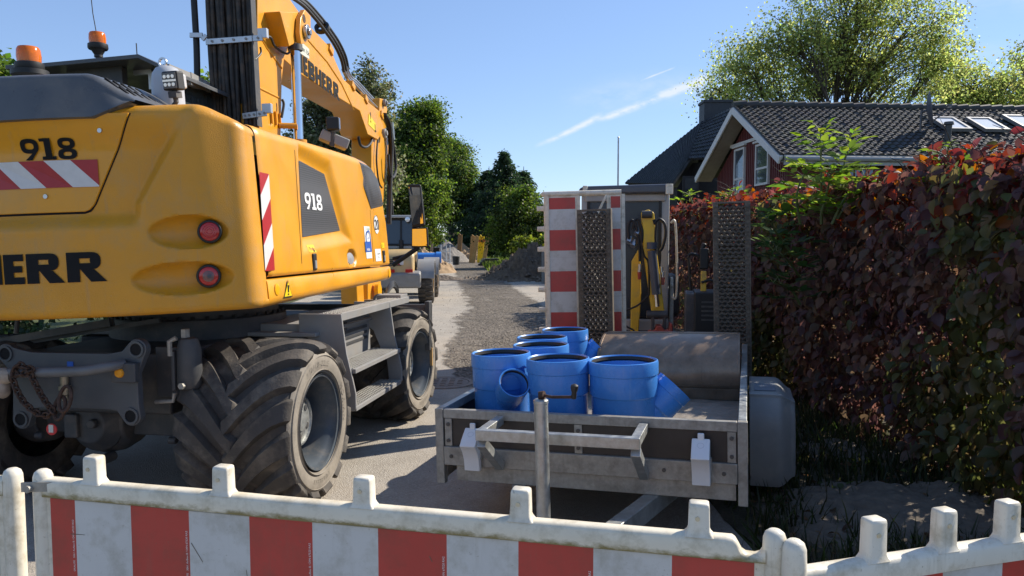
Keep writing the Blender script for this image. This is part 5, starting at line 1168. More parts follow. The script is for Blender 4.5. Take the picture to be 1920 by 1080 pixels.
def counterweight():
    ws = list(np.linspace(-(LA + LF + .09), -LA, 10)) + list(np.linspace(-LA + .02, -.42, 60)) + list(np.linspace(-.40, LA - .02, 150)) + list(np.linspace(LA, LA + LF, 12)) + [LA + LF + .03, LA + LF + .06, LA + LF + .092, LA + LF + .101]
    rows = []; NZ = 110
    for w in ws:
        zt = ZTOP(w); row = []; ed = .012 * (smooth(LA + LF + .08, LA + LF + .101, abs(w)))
        row += [cw_point(w, ZB + .02, .55), cw_point(w, ZB, .12)]
        for a in np.linspace(0, math.pi / 2, 7): row.append(cw_point(w, ZB + .045 * (1 - math.sin(a)), .045 * (1 - math.cos(a)) if False else .045 * (1 - math.sin(math.pi / 2 - (math.pi / 2 - a))) ))
        for z in np.linspace(ZB + .05, zt - .07, NZ): row.append(cw_point(w, z, ed))
        for a in np.linspace(0, math.pi / 2, 8): row.append(cw_point(w, zt - .065 * (1 - math.sin(a)), .065 * (1 - math.cos(a))))
        row += [cw_point(w, zt + .002, .25), cw_point(w, zt, .5)]
        rows.append(row)
    # bottom edge rows: tidy quarter round
    for w, row in zip(ws, rows):
        for k, a in enumerate(np.linspace(0, math.pi / 2, 7)): row[2 + k] = cw_point(w, ZB + .045 * (1 - math.cos(a)), .045 * (1 - math.sin(a)))
    mb = MB(); mb.grid(rows); cw = mb.build('counterweight', M_YELC, ex, angle=60, normals=True)
    # raised black lettering
    mb = MB(); h = RS(120, 472)[1] - RS(120, 528)[1]; we = RS(202, 524); gap = .075; wd = 1.22
    tot = sum(GLY[c][1] * wd for c in 'LIEBHERR') + gap * 7
    w0 = we[0] - tot * h; zb = RS(202, 527)[1]
    word(mb, 'LIEBHERR', lambda u, v: cw_point(w0 + u, zb + v, off=.005), h, gap, wd); mb.build('lettering', M_TXT, cw, smooth=False)
    mb = MB(); zb2 = RS(78, 297)[1]; h2 = RS(78, 257)[1] - zb2; w9 = RS(25, 290)[0]; tot = RS(134, 290)[0] - w9; nat = sum(GLY[c][1] for c in '918') + .16
    # hatch lid
    hb = RS(80, 398)[1]; e0 = RS(242, 205); e1 = RS(163, 388)
    def wr(z): return interp(z, [(e1[1], e1[0]), (e0[1], e0[0])]) + max(0, z - e0[1]) * .5
    zt = ZTOP(0) - .05
    def hp(w, z, off=0): return cw_point(w, z, off=off + .012)
    lid = MB(); rows = []
    for i in range(50):
        v = i / 49; z = lerp(hb, zt, v); r = wr(max(z, e1[1])) - (.05 * (1 - math.sqrt(max(0, 1 - (1 - (z - hb) / .05) ** 2))) if z < hb + .05 else 0)
        rows.append([hp(lerp(-r, r, t), z) for t in np.linspace(0, 1, 70)])
    lid.slab(rows, lambda p: Vector(p) + Vector((0, .03, 0))); ht = lid.build('hatch', M_YEL, ex, bevel=.006)
    sm = MB(); rows = []
    for i in range(50):                                 # dark seam round the hatch
        z = lerp(hb - .012, zt, i / 49); r = wr(max(z, e1[1])) + .011; r -= .06 * (1 - math.sqrt(max(0, 1 - (1 - min(1, (z - hb + .012) / .06)) ** 2))); rows.append([cw_point(lerp(-r, r, t), z, off=.002) for t in np.linspace(0, 1, 60)])
    sm.grid(rows); sm.build('seam', M_TXT, ht, normals=False)
    word(mb, '918', lambda u, v: hp(w9 + u * tot / (nat * h2), zb2 + v, .006), h2, .08, 1.0); mb.build('lettering', M_TXT, ht, smooth=False)
    z0 = RS(100, 350)[1]; z1 = RS(100, 298)[1]; wR = RS(175, 320)[0]; per = RS(153, 320)[0] - RS(48, 320)[0]; sh = RS(66, 320)[0] - RS(14, 320)[0]
    mats = (MB(), MB()); wL = -.75
    for k in range(-3, 16):
        for c in (0, 1):
            a = wR - (k + c * .5) * per - .0; poly = [(a - per * .5, z1), (a, z1), (a + sh, z0), (a + sh - per * .5, z0)]
            poly = clip_x(clip_x(poly, wR, True), wL, False)
            if len(poly) >= 3: mats[c].add([hp(p[0], p[1], .006) for p in poly], [tuple(range(len(poly)))])
    mats[0].build('red_stripe', M_REFR, ht, smooth=False); mats[1].build('white_stripe', M_REFW, ht, smooth=False)
    for px, py in ((183, 243), (71, 367)):
        c = RS(px, py); p = hp(*c, .0); b = MB(); b.cyl(p, p + Vector((0, -.008, 0)), .013, n=14); b.build('bolt', M_STEEL, ht)
    # tail lights in the scoops
    for i, sg, (px, py) in ((0, 1, (395, 434)), (1, 1, (392, 518)), (0, -1, (395, 434)), (1, -1, (392, 518))):
        c = RS(px, py); c = (c[0] * sg, c[1]); p = cw_point(c[0], c[1], off=.0) ; (x, y), (nx, ny) = path(c[0]); ax = Vector((nx * .6, ny, 0)).normalized(); q = cw_point(c[0], c[1], inset=-disp(*c) + .028)
        b = MB(); b.lathe([(.066, -.03), (.070, .006), (.066, .014), (.057, .016), (.055, .008)], q, ax, 32); t = b.build('tail_light', M_BLACK, ex)
        b = MB(); b.lathe([(.0555, .0), (.0555, .011), (.05, .014), (.03, .015), (.001, .015)], q, ax, 30); b.build('lens', M_REDLENS, t)
        if i == 0:
            b = MB(); [b.lathe([(r_, .0152), (r_ + .003, .0168), (r_ + .006, .0152)], q, ax, 30) for r_ in (.012, .024, .036)]; b.build('lens_rib', M_REDLENS, t)
        if i == 1:
            b = MB(); b.lathe([(.033, .0155), (.030, .018), (.001, .0215)], q, ax, 24); b.build('reverse_lens', mat('smoked_lens', (.20, .10, .09), .2), t); b = MB(); b.lathe([(.013, .0215), (.001, .024)], q + Vector((.008, 0, 0)), ax, 14); b.build('bulb', M_GREY, t)
    return cw
def clip_x(poly, x, keep_less):
    out = []
    for i in range(len(poly)):
        a, b = poly[i], poly[(i + 1) % len(poly)]; ia = a[0] <= x if keep_less else a[0] >= x; ib = b[0] <= x if keep_less else b[0] >= x
        if ia: out.append(a)
        if ia != ib: t = (x - a[0]) / (b[0] - a[0]); out.append((x, a[1] + (b[1] - a[1]) * t))
    return out
cw = counterweight()
def hood():
    # anthracite engine cover above the hatch
    zb0 = RS(90, 226)[1]; zt0 = RS(90, 133)[1]; xr = RS(165, 140)[0]; xs = RS(246, 193)[0]; mid = RS(186, 222)
    def lo(w): w = abs(w); return interp(w, [(0, zb0), (mid[0] - .03, mid[1] - .0), (xs, RS(246, 193)[1])])
    def hi(w): w = abs(w); return interp(w, [(0, zt0), (xr - .04, zt0), (xr + .01, zt0 - .015), (xs + .01, RS(246, 193)[1] + .02)])
    rows = []
    for w in np.linspace(-xs, xs, 90):
        (x, y), n = path(w); a, b = lo(w), hi(w); b = max(b, a + .004); r = min(.05, (b - a) * .5); row = [Vector((x, y + .06, a)), Vector((x, y + .0, a + .002))]
        for t in np.linspace(0, 1, 8): row.append(Vector((x, y - .015 + .05 * t, lerp(a + .008, b - r, t))))
        for g in np.linspace(.15, 1, 6): row.append(Vector((x, y + .035 + r * (1 - math.cos(g * math.pi / 2)), b - r + r * math.sin(g * math.pi / 2))))
        row += [Vector((x, y + .5, b + .01)), Vector((x, y + 1.15, b - .02)), Vector((x, y + 1.16, a))]
        rows.append(row)
    mb = MB(); mb.grid(rows); o = mb.build('engine_hood', mat('hood_paint', (.085, .09, .097), .33, var=.1, dirt=DUST, dirt_amt=.3, rvar=.1), ex, angle=40, normals=True)
    # louvre slots in the sloping shoulder
    mb = MB(); d = Vector((xs - xr, 0, RS(246, 193)[1] - zt0)).normalized()
    for i in range(5):
        for j in range(2):
            w = lerp(xr + .06, xs - .10, j); p = Vector((w if j else w, path(w)[0][1] + .10 + i * .075, hi(w) + .001 - .012)); mb.box(p, (.10 if j == 0 else .06, .022, .026), Matrix.Rotation(math.atan2(-d.z, d.x), 3, 'Y'))
    mb.build('louvre', M_TXT, o)
    return o
hood()
def beacon(c, sc, label=None, post=0.0):
    o = MB(); c = Vector(c)
    if post: o.cyl(c - Vector((0, 0, post)), c, .022 * sc, n=12); o.cyl(c - Vector((0, 0, post * .55)), c - Vector((0, 0, post * .4)), .035 * sc, n=12); o.cyl(c - Vector((0, 0, .05)), c, .03 * sc, .06 * sc, 16)
    o.lathe([(.001, 0), (.075 * sc, 0), (.082 * sc, .012), (.08 * sc, .045 * sc), (.07 * sc, .05 * sc), (.001, .05 * sc)], c, n=32); b = o.build('beacon', M_BLACK, ex)
    l = MB(); l.lathe([(.066 * sc, .05 * sc), (.069 * sc, .09 * sc), (.066 * sc, .13 * sc), (.058 * sc, .145 * sc), (.001, .150 * sc)], c, n=32); l.build('beacon_lens', M_AMBER, b)
    r = MB(); [r.cyl(c + Vector((math.cos(a) * .04 * sc, math.sin(a) * .04 * sc, .06 * sc)), c + Vector((math.cos(a) * .04 * sc, math.sin(a) * .04 * sc, .11 * sc)), .016 * sc, n=8) for a in np.linspace(0, 6.28, 7)[:6]]; r.build('lamp', M_CLEAR, b)
c = UP(1, -1.25, 56, 133); beacon(c, 1.0, post=.0)
mb = MB(); mb.lathe([(.001, -.03), (.105, -.03), (.105, .0), (.001, .002)], c, n=32); mb.build('beacon_base', M_BLACK, ex)
def cab():
    y0 = .1; A = UP(1, y0, 83, 121); B = UP(1, y0, 265, 104); C = UP(1, y0, 312, 126); zb = 1.35
    mb = MB(); t = .035
    mb.prism([(A.x - .3, A.z), (A.x, A.z), (B.x, B.z), (C.x, C.z), (C.x, C.z - t), (B.x, B.z - t), (A.x, A.z - t), (A.x - .3, A.z - t)], 'y', y0 - .05, y0 + 1.9); roof = mb.build('cab_roof', M_GREY, ex, bevel=.006)
    mb = MB(); mb.box2((A.x - .2, y0 + .25, zb), (C.x - .12, y0 + 1.75, B.z - .55)); body = mb.build('cab', M_GREYD, ex, bevel=.02)
    mb = MB()
    for x, y in ((A.x - .15, y0 + .3), (C.x - .16, y0 + .3), (A.x - .15, y0 + 1.7), (C.x - .16, y0 + 1.7)): mb.beam((x, y, B.z - .56), (x, y, B.z - t - .01), .09, .09)
    q = UP(1, y0 + .2, 240, 150); mb.box2((A.x + .1, y0 + .12, B.z - .20), (q.x, y0 + .2, B.z - .04)); mb.box2((A.x + .2, y0 + .15, B.z - .34), (q.x - .1, y0 + .3, B.z - .2)); mb.build('cab_frame', M_GREYD, body, bevel=.006)
    mb = MB(); mb.box2((A.x - .12, y0 + .29, B.z - .54), (C.x - .2, y0 + .31, B.z - .26)); mb.box2((C.x - .17, y0 + .4, B.z - .54), (C.x - .15, y0 + 1.65, B.z - .1)); mb.build('cab_glass', M_GLASS, body)
    g = MB(); a = UP(1, y0 + .4, 352, 142); b_ = UP(1, y0 + 1.7, 402, 168); g.beam(C, a, .05, .05); g.beam(a, b_, .06, .06); g.beam(a - Vector((0, 0, .06)), b_ - Vector((0, 0, .06)), .05, .03); g.build('roof_guard', M_GREYM, body)
    # light-coloured bracket under the roof edge
    h = MB(); p = UP(1, y0 + .3, 268, 130); h.box(p, (.16, .03, .09)); p2 = UP(1, y0 + .3, 285, 150); h.beam(p2 + Vector((0, 0, .07)), p2 - Vector((0, 0, .08)), .04, .04); h.build('bracket', M_ALU, body)
    c = UP(1, y0 + .35, 184, 93); beacon(c, .98, post=.12)
    w = MB(); p = UP(1, y0 + .35, 180, 58); w.tube([p, UP(1, y0 + .35, 174, 25), UP(1, y0 + .35, 168, -30)], .004, 5); p = UP(1, y0 + .2, 257, 104); w.cyl(p, p + Vector((0, 0, .10)), .005, n=6); w.build('antenna', M_BLACK, roof)
cab()
def exhaust():
    c = UP(1, -.95, 316, 186); t = UP(1, -.95, 316, 124); r = .098; mb = MB(); h = t.z - c.z
    mb.lathe([(r * 1.05, -.12), (r, h * .55), (r * .93, h * .75), (r * .7, h * .92), (r * .4, h * .985), (.001, h)], c, n=28); mb.build('exhaust_hood', mat('pale_grey_paint', (.42, .43, .45), .4, var=.05), ex)
    q = UP(1, -.85, 305, 117); mb = MB(); mb.lathe([(.022, -.006), (.034, -.006), (.034, .006), (.022, .006)], q, (.2, 1, 0), 24, close=True); mb.cyl(q - Vector((0, 0, .032)), q - Vector((0, 0, .09)), .012, n=10); mb.build('lifting_eye', M_STEEL, ex)
    def lamp(px, py, y, w, h, ax, name='work_light'):
        p = UP(1, y, px, py); ax = Vector(ax).normalized(); s, u = perp_basis(ax); Mx = Matrix((s, ax, u)).transposed(); b = MB(); b.box(p, (w, .075, h), Mx); l = b.build(name, M_BLACK, ex, bevel=.012)
        b = MB(); b.box(p + ax * .039, (w * .84, .008, h * .84), Mx); b.build('lens', mat('lamp_face', (.10, .10, .10), .25), l, bevel=.004); b = MB()
        for i in range(3):
            for j in range(2): b.cyl(p + ax * .043 + s * ((i - 1) * w * .25) + u * ((j - .5) * h * .42), p + ax * .047 + s * ((i - 1) * w * .25) + u * ((j - .5) * h * .42), w * .10, n=12)
        b.box(p + ax * .044, (w * .8, .004, h * .1), Mx); b.build('reflector', M_CLEAR, l)
        b = MB(); b.box(p - ax * .055, (w * .8, .05, h * .8), Mx); b.build('heat_sink', mat('pale_housing', (.5, .5, .5), .4), l, bevel=.015)
        b = MB(); b.tube([p - u * h * .5, p - u * (h * .5 + .07), p - u * (h * .5 + .09) + s * .02], .016, 8); b.box(p - u * (h * .5 + .025), (w * .5, .06, .04), Mx); b.build('lamp_bracket', M_GREYD, l); return p
    lamp(325, 152, -1.15, .112, .118, (-.12, -1, -.12))
exhaust()

# ---- right flank
SX = lambda z: 1.25 - .045 * (z - ZB)
def SP(px, py):
    p = UP(0, 1.22, px, py); 
    for _ in range(3): p = UP(0, SX(p.z), px, py)
    return p
def poly_sd(q, poly):
    # signed distance to a convex polygon, negative inside (counter-clockwise or clockwise)
    a = sum(poly[i][0] * poly[(i + 1) % len(poly)][1] - poly[(i + 1) % len(poly)][0] * poly[i][1] for i in range(len(poly))); s = 1 if a > 0 else -1; m = -9
    for i in range(len(poly)):
        (x0, y0), (x1, y1) = poly[i], poly[(i + 1) % len(poly)]; L_ = math.hypot(x1 - x0, y1 - y0); m = max(m, s * ((q[0] - x0) * (y1 - y0) - (q[1] - y0) * (x1 - x0)) / L_)
    return m
yz = lambda px, py: (SP(px, py).y, SP(px, py).z)
def flank():
    inner = MB(); f = SP(730, 480); inner.box2((-1.15, -1.15, ZB + .05), (1.12, f.y - .35, RS(464, 222)[1] - .17)); inner.build('engine_bay', M_GREYD, ex)
    top = [yz(*p) for p in ((480, 232), (520, 247), (560, 258), (610, 273), (650, 286), (672, 294), (690, 304), (706, 330), (716, 370), (722, 405), (731, 470), (733, 490))]
    y0 = yz(481, 240)[0] - .004; y1 = yz(731, 470)[0]
    bot = lambda y: interp(y, [yz(506, 521), yz(734, 497)]) + .006; tp = lambda y: interp(y, top)
    win = [yz(*p) for p in ((570, 300), (617, 326), (646, 432), (577, 444))]
    han = yz(660, 484)
    rows = []; NY, NZ = 130, 90
    def X(y, z):
        d = 0; q = poly_sd((y, z), win); d = max(d, .045 * (1 - smooth(0.0, .13, q)) * 1)
        e = math.hypot((y - han[0]) / .13, (z - han[1]) / .085); d = max(d, .07 * (1 - smooth(.75, 1.0, e)))
        bz = (z - bot(y)); tz = tp(y) - z; d += .015 * (1 - smooth(0, .015, bz)) + .065 * (1 - math.sqrt(max(0, 1 - (1 - min(1, max(0, tz) / .075)) ** 2)))
        d += .015 * (1 - smooth(0, .015, y - y0)) + .05 * (1 - smooth(0, .06, y1 - y)); return SX(z) - d
    for i in range(NY):
        y = lerp(y0, y1, i / (NY - 1)); a, b = bot(y), max(tp(y), bot(y) + .02); row = []
        for j in range(NZ):
            v = j / (NZ - 1); z = lerp(a, b, v); row.append(Vector((X(y, z), y, z)))
        row += [Vector((row[-1].x - .45, y, b + .03))]
        rows.append(row)
    mb = MB(); mb.grid(rows); sp = mb.build('side_panel', M_YEL, ex, angle=60, normals=True)
    ee = .004
    def patch(poly, name, m, par, off=ee, sub=10):      # flat sticker following the panel surface
        mb = MB(); mb.add([Vector((X(p[0], p[1]) + off, p[0], p[1])) for p in poly], [tuple(range(len(poly)))]); return mb.build(name, m, par, smooth=False)
    g = MB(); g.add([Vector((SX(p[1]) - .040, p[0], p[1])) for p in win], [(0, 1, 2, 3)]); gr = g.build('grille', M_MESH, sp, smooth=False)
    a = yz(582, 391); b_ = yz(613, 391); h = yz(597, 364)[1] - yz(597, 394)[1]; nat = sum(GLY[c][1] for c in '918') + .16; tw = b_[0] - a[0]; zb = yz(597, 393)[1]
    mb = MB(); word(mb, '918', lambda u, v: Vector((SX(zb + v) - .036, a[0] + u * tw / (nat * h), zb + v)), h, .08); mb.build('lettering', M_WTXT, gr, smooth=False)
    fg = [(668, 292), (690, 303), (707, 331), (717, 372), (721, 396), (695, 391), (682, 352)]; q = [yz(*p) for p in fg]
    mb = MB(); ctr_ = (sum(p[0] for p in q) / 7, sum(p[1] for p in q) / 7); ring = q + [q[0]]
    vs = [Vector((X(*ctr_) + .022, *ctr_))]; fs = []
    for k in (.35, .7, 1.0):
        for p in q: t = (lerp(ctr_[0], p[0], k), lerp(ctr_[1], p[1], k)); vs.append(Vector((X(t[0], min(t[1], tp(t[0]) - .001)) + (.022 if k < 1 else .005), *t)))
    for i in range(7):
        j = (i + 1) % 7; fs.append((0, 1 + i, 1 + j)); fs += [(1 + 7 * k + i, 8 + 7 * k + i, 8 + 7 * k + j, 1 + 7 * k + j) for k in (0, 1)]
    mb.add(vs, fs); mb.build('front_grille', M_MESH, sp)
    # seams
    def seam(p0, p1): 
        a, b = yz(*p0), yz(*p1); w = .004; n = 12; mb = MB(); rows = []
        for k in range(n + 1): t = k / n; y, z = lerp(a[0], b[0], t), lerp(a[1], b[1], t); rows.append([Vector((X(y - w, z) + .0015, y - w, z)), Vector((X(y + w, z) + .0015, y + w, z))])
        mb.grid(rows); mb.build('seam', M_TXT, sp, normals=False)
    seam((551, 262), (567, 513)); seam((694, 394), (701, 498)); seam((682, 352), (696, 393))
    # hazard strip
    s0, s1 = yz(484, 322), yz(516, 507); yl = lambda z: interp(z, [yz(488, 507), yz(484, 322)][::1]) if yz(488, 507)[1] < yz(484, 322)[1] else 0
    za, zb_ = yz(500, 508)[1], yz(484, 322)[1]; ya = yz(496, 508)[0]; w = yz(515, 508)[0] - yz(497, 508)[0]; ya0 = yz(484.5, 322)[0] + .006; ya += .006
    mats = (MB(), MB()); H = zb_ - za; per = H * .508
    for k in range(-1, 7):
        for c in (0, 1):
            a = zb_ - (k + c * .5) * per + .02 * H; poly = [(0, a), (0, a - per * .5), (1, a - per * .5 + per * .453), (1, a + per * .453)]
            poly = [(q_[1], q_[0]) for q_ in poly]; poly = clip_x(clip_x(poly, zb_, True), za, False)
            if len(poly) >= 3: mats[c].add([Vector((SX(z) + .003, lerp(ya0, ya, (zb_ - z) / H) + u * w, z)) for z, u in poly], [tuple(range(len(poly)))])
    mats[0].build('red_stripe', M_REFR, sp, smooth=False); mats[1].build('white_stripe', M_REFW, sp, smooth=False)
    # stickers
    def st(px0, py0, px1, py1, m, par=sp, off=.003, name='sticker'):
        a, b = yz(px0, py0), yz(px1, py1); return patch([(a[0], a[1]), (b[0], a[1]), (b[0], b[1]), (a[0], b[1])], name, m, par, off)
    def tx(s, px, py, size, m, par, off=.006, bold=0.0, center=True, sx=1.0):
        a = yz(px, py); mb = MB(); print_text(mb, s, size, lambda u, v: Vector((X(a[0] + u * sx, a[1] + v) + off, a[0] + u * sx, a[1] + v)), bold, center); return mb.build('lettering', m, par, smooth=False)
    c = yz(705, 421); r = .082; n = 28; pts = [(c[0] + math.cos(i * 6.2832 / n) * r * 1.12, c[1] + math.sin(i * 6.2832 / n) * r * 1.12) for i in range(n)]
    sg = patch(pts, 'speed_sign', M_WTXT, sp, .004); mb = MB()
    for i in range(n): a0, a1 = i * 6.2832 / n, (i + 1) * 6.2832 / n; mb.add([Vector((X(*c) + .0065, c[0] + math.cos(a) * rr, c[1] + math.sin(a) * rr)) for a, rr in ((a0, r * 1.12), (a1, r * 1.12), (a1, r * 1.06), (a0, r * 1.06))], [(0, 1, 2, 3)])
    print_text(mb, '20', .15, lambda u, v: Vector((SX(c[1]) + .008, c[0] + u * 1.05, c[1] - .054 + v)), .0004, True); mb.build('lettering', M_TXT, sg, smooth=False)
    k = st(681.5, 424, 697.5, 484, M_WTXT); bl_ = st(683, 453, 696.5, 472, M_STKB, k, .006, 'blue_panel'); tx('KANALBAU', 689.5, 470, .034, M_WTXT, bl_, .009, .0008, True, .62); tx('RAL', 689.8, 448, .03, M_STKB, k, .011)
    cc = yz(689.5, 447); mb = MB()
    for i in range(24): a0, a1 = i * 6.2832 / 24, (i + 1) * 6.2832 / 24; mb.add([Vector((X(*cc) + .0085, cc[0] + math.cos(a) * rr * 1.1, cc[1] + math.sin(a) * rr)) for a, rr in ((a0, .078), (a1, .078), (a1, .062), (a0, .062))], [(0, 1, 2, 3)])
    mb.build('emblem', M_STKB, k, smooth=False); tx('BAUWERKE', 689.5, 431, .022, mat('green_print', (.05, .25, .1), .5), k, .006); 
    k = st(702.5, 467, 715, 489, M_WTXT); tx('BAUGERÄTE', 709.5, 477, .022, M_TXT, k, .006, 0, True, .8); tx('Service', 709.5, 483, .018, M_TXT, k, .006)
    k = st(579.5, 459, 593, 473, M_STKY); tx('!', 583, 471, .05, M_TXT, k, .006, .002); tx('L', 589, 471, .04, M_TXT, k, .006, .003)
    k = st(714, 455, 720.5, 465, M_STKY); tx('!', 716, 463, .04, M_TXT, k, .006, .002)
    def latch(px, py):
        a = yz(px, py); mb = MB(); mb.box((X(*a) + .004, a[0], a[1]), (.016, .075, .125)); l = mb.build('latch', M_BLACK, sp, bevel=.01); mb = MB(); mb.box((X(*a) + .013, a[0], a[1] - .02), (.008, .04, .06)); mb.build('latch_key', M_GREYM, l, bevel=.003)
    latch(589, 491); latch(719, 481)
    mb = MB(); mb.lathe([(.001, .0), (.05, .0), (.052, .06), (.001, .065)], (SX(han[1]) - .065, han[0], han[1] - .01), (1, -.35, .15), 22); mb.build('filler_cap', mat('cap_grey', (.3, .3, .3), .5), sp)
    # sill below the panels
    A0, A1 = yz(503, 577), yz(735, 524); B0, B1 = yz(506, 522), yz(735, 498); yA = -1.215; yB = A1[0] + .02
    def sec(y, k=0):
        zl = interp(y, [A0, A1]) + k * .03; zh = interp(y, [B0, B1]) - .006; r = .05
        return [Vector((.85, y, zl + .01))] + [Vector((SX(zl) - .06 - k * .05 + .06 * math.sin(a), y, zl + .06 * (1 - math.cos(a)))) for a in np.linspace(0, math.pi / 2, 7)] + [Vector((SX(zh) - k * .05, y, zh - .012)), Vector((SX(zh) - .012 - k * .05, y, zh)), Vector((.85, y, zh))]
    ys = list(np.linspace(yA, yB - .05, 14)); rings = [sec(yA - .0, .15)] + [sec(y) for y in ys[0:]] + [sec(yB - .015, .3), sec(yB, .8)]
    mb = MB(); mb.loft(rings); sill = mb.build('sill', M_YEL, ex, angle=45)
    def onsill(px, py): p = UP(0, 1.245, px, py); return p
    p = onsill(518, 543); mb = MB(); mb.lathe([(.001, .006), (.03, .006), (.038, .003), (.04, -.004)], p + Vector((.006, 0, 0)), (1, 0, 0), 24); mb.build('reflector', mat('amber_reflector', (.8, .38, .01), .3), sill)
    p = onsill(729, 512); mb = MB(); mb.lathe([(.001, .006), (.035, .006), (.045, .003), (.047, -.004)], p + Vector((.006, 0, 0)), (1, 0, 0), 24); mb.build('reflector', mat('amber_reflector', (.8, .38, .01), .3), sill)
    tri = [onsill(*q) for q in ((538, 524), (530, 559), (547, 556))]; mb = MB(); mb.add([q + Vector((.006, 0, 0)) for q in tri], [(0, 1, 2)]); t = mb.build('warning_triangle', M_TXT, sill, smooth=False)
    cc_ = sum(tri, Vector()) / 3; mb = MB(); mb.add([cc_ + (q - cc_) * .82 + Vector((.008, 0, 0)) for q in tri], [(0, 1, 2)]); mb.build('sticker', M_STKY, t, smooth=False)
    mb = MB(); e = Vector((.010, 0, 0)); u = (tri[0] - (tri[1] + tri[2]) / 2); v = (tri[2] - tri[1]) * .09; b0 = (tri[1] + tri[2]) / 2; mb.add([b0 + u * .28 - v * .6 + e, b0 + u * .28 + v * .6 + e, b0 + u * .68 + v + e, b0 + u * .68 - v + e], [(0, 1, 2, 3)]); mb.add([b0 + u * .13 - v * .7 + e, b0 + u * .13 + v * .7 + e, b0 + u * .22 + v * .7 + e, b0 + u * .22 - v * .7 + e], [(0, 1, 2, 3)]); mb.build('lettering', M_TXT, t, smooth=False)
    # front end block of the house and underside plate
    mb = MB(); mb.box2((-1.2, -1.1, ZB + .03), (1.15, yB - .1, ZB + .12)); mb.build('deck', M_GREYD, ex)
    return sp
def mesh_mat():
    m = bpy.data.materials.new('black_mesh_grille'); m.use_nodes = True; nt = m.node_tree; N = nt.nodes; L = nt.links; bs = N['Principled BSDF']
    tc = N.new('ShaderNodeTexCoord'); mp = N.new('ShaderNodeMapping'); mp.inputs['Scale'].default_value = (60, 60, 60); L.new(tc.outputs['Object'], mp.inputs[0])
    v = N.new('ShaderNodeTexVoronoi'); v.inputs['Scale'].default_value = 1.0; v.inputs['Randomness'].default_value = 0.0; L.new(mp.outputs[0], v.inputs[0])
    cr = N.new('ShaderNodeValToRGB'); L.new(v.outputs['Distance'], cr.inputs[0]); cr.color_ramp.elements[0].position = .30; cr.color_ramp.elements[1].position = .42
    cr.color_ramp.elements[0].color = (.010, .010, .011, 1); cr.color_ramp.elements[1].color = (.075, .075, .078, 1); L.new(cr.outputs[0], bs.inputs['Base Color']); bs.inputs['Roughness'].default_value = .5; return m
M_MESH = mesh_mat()
flank()

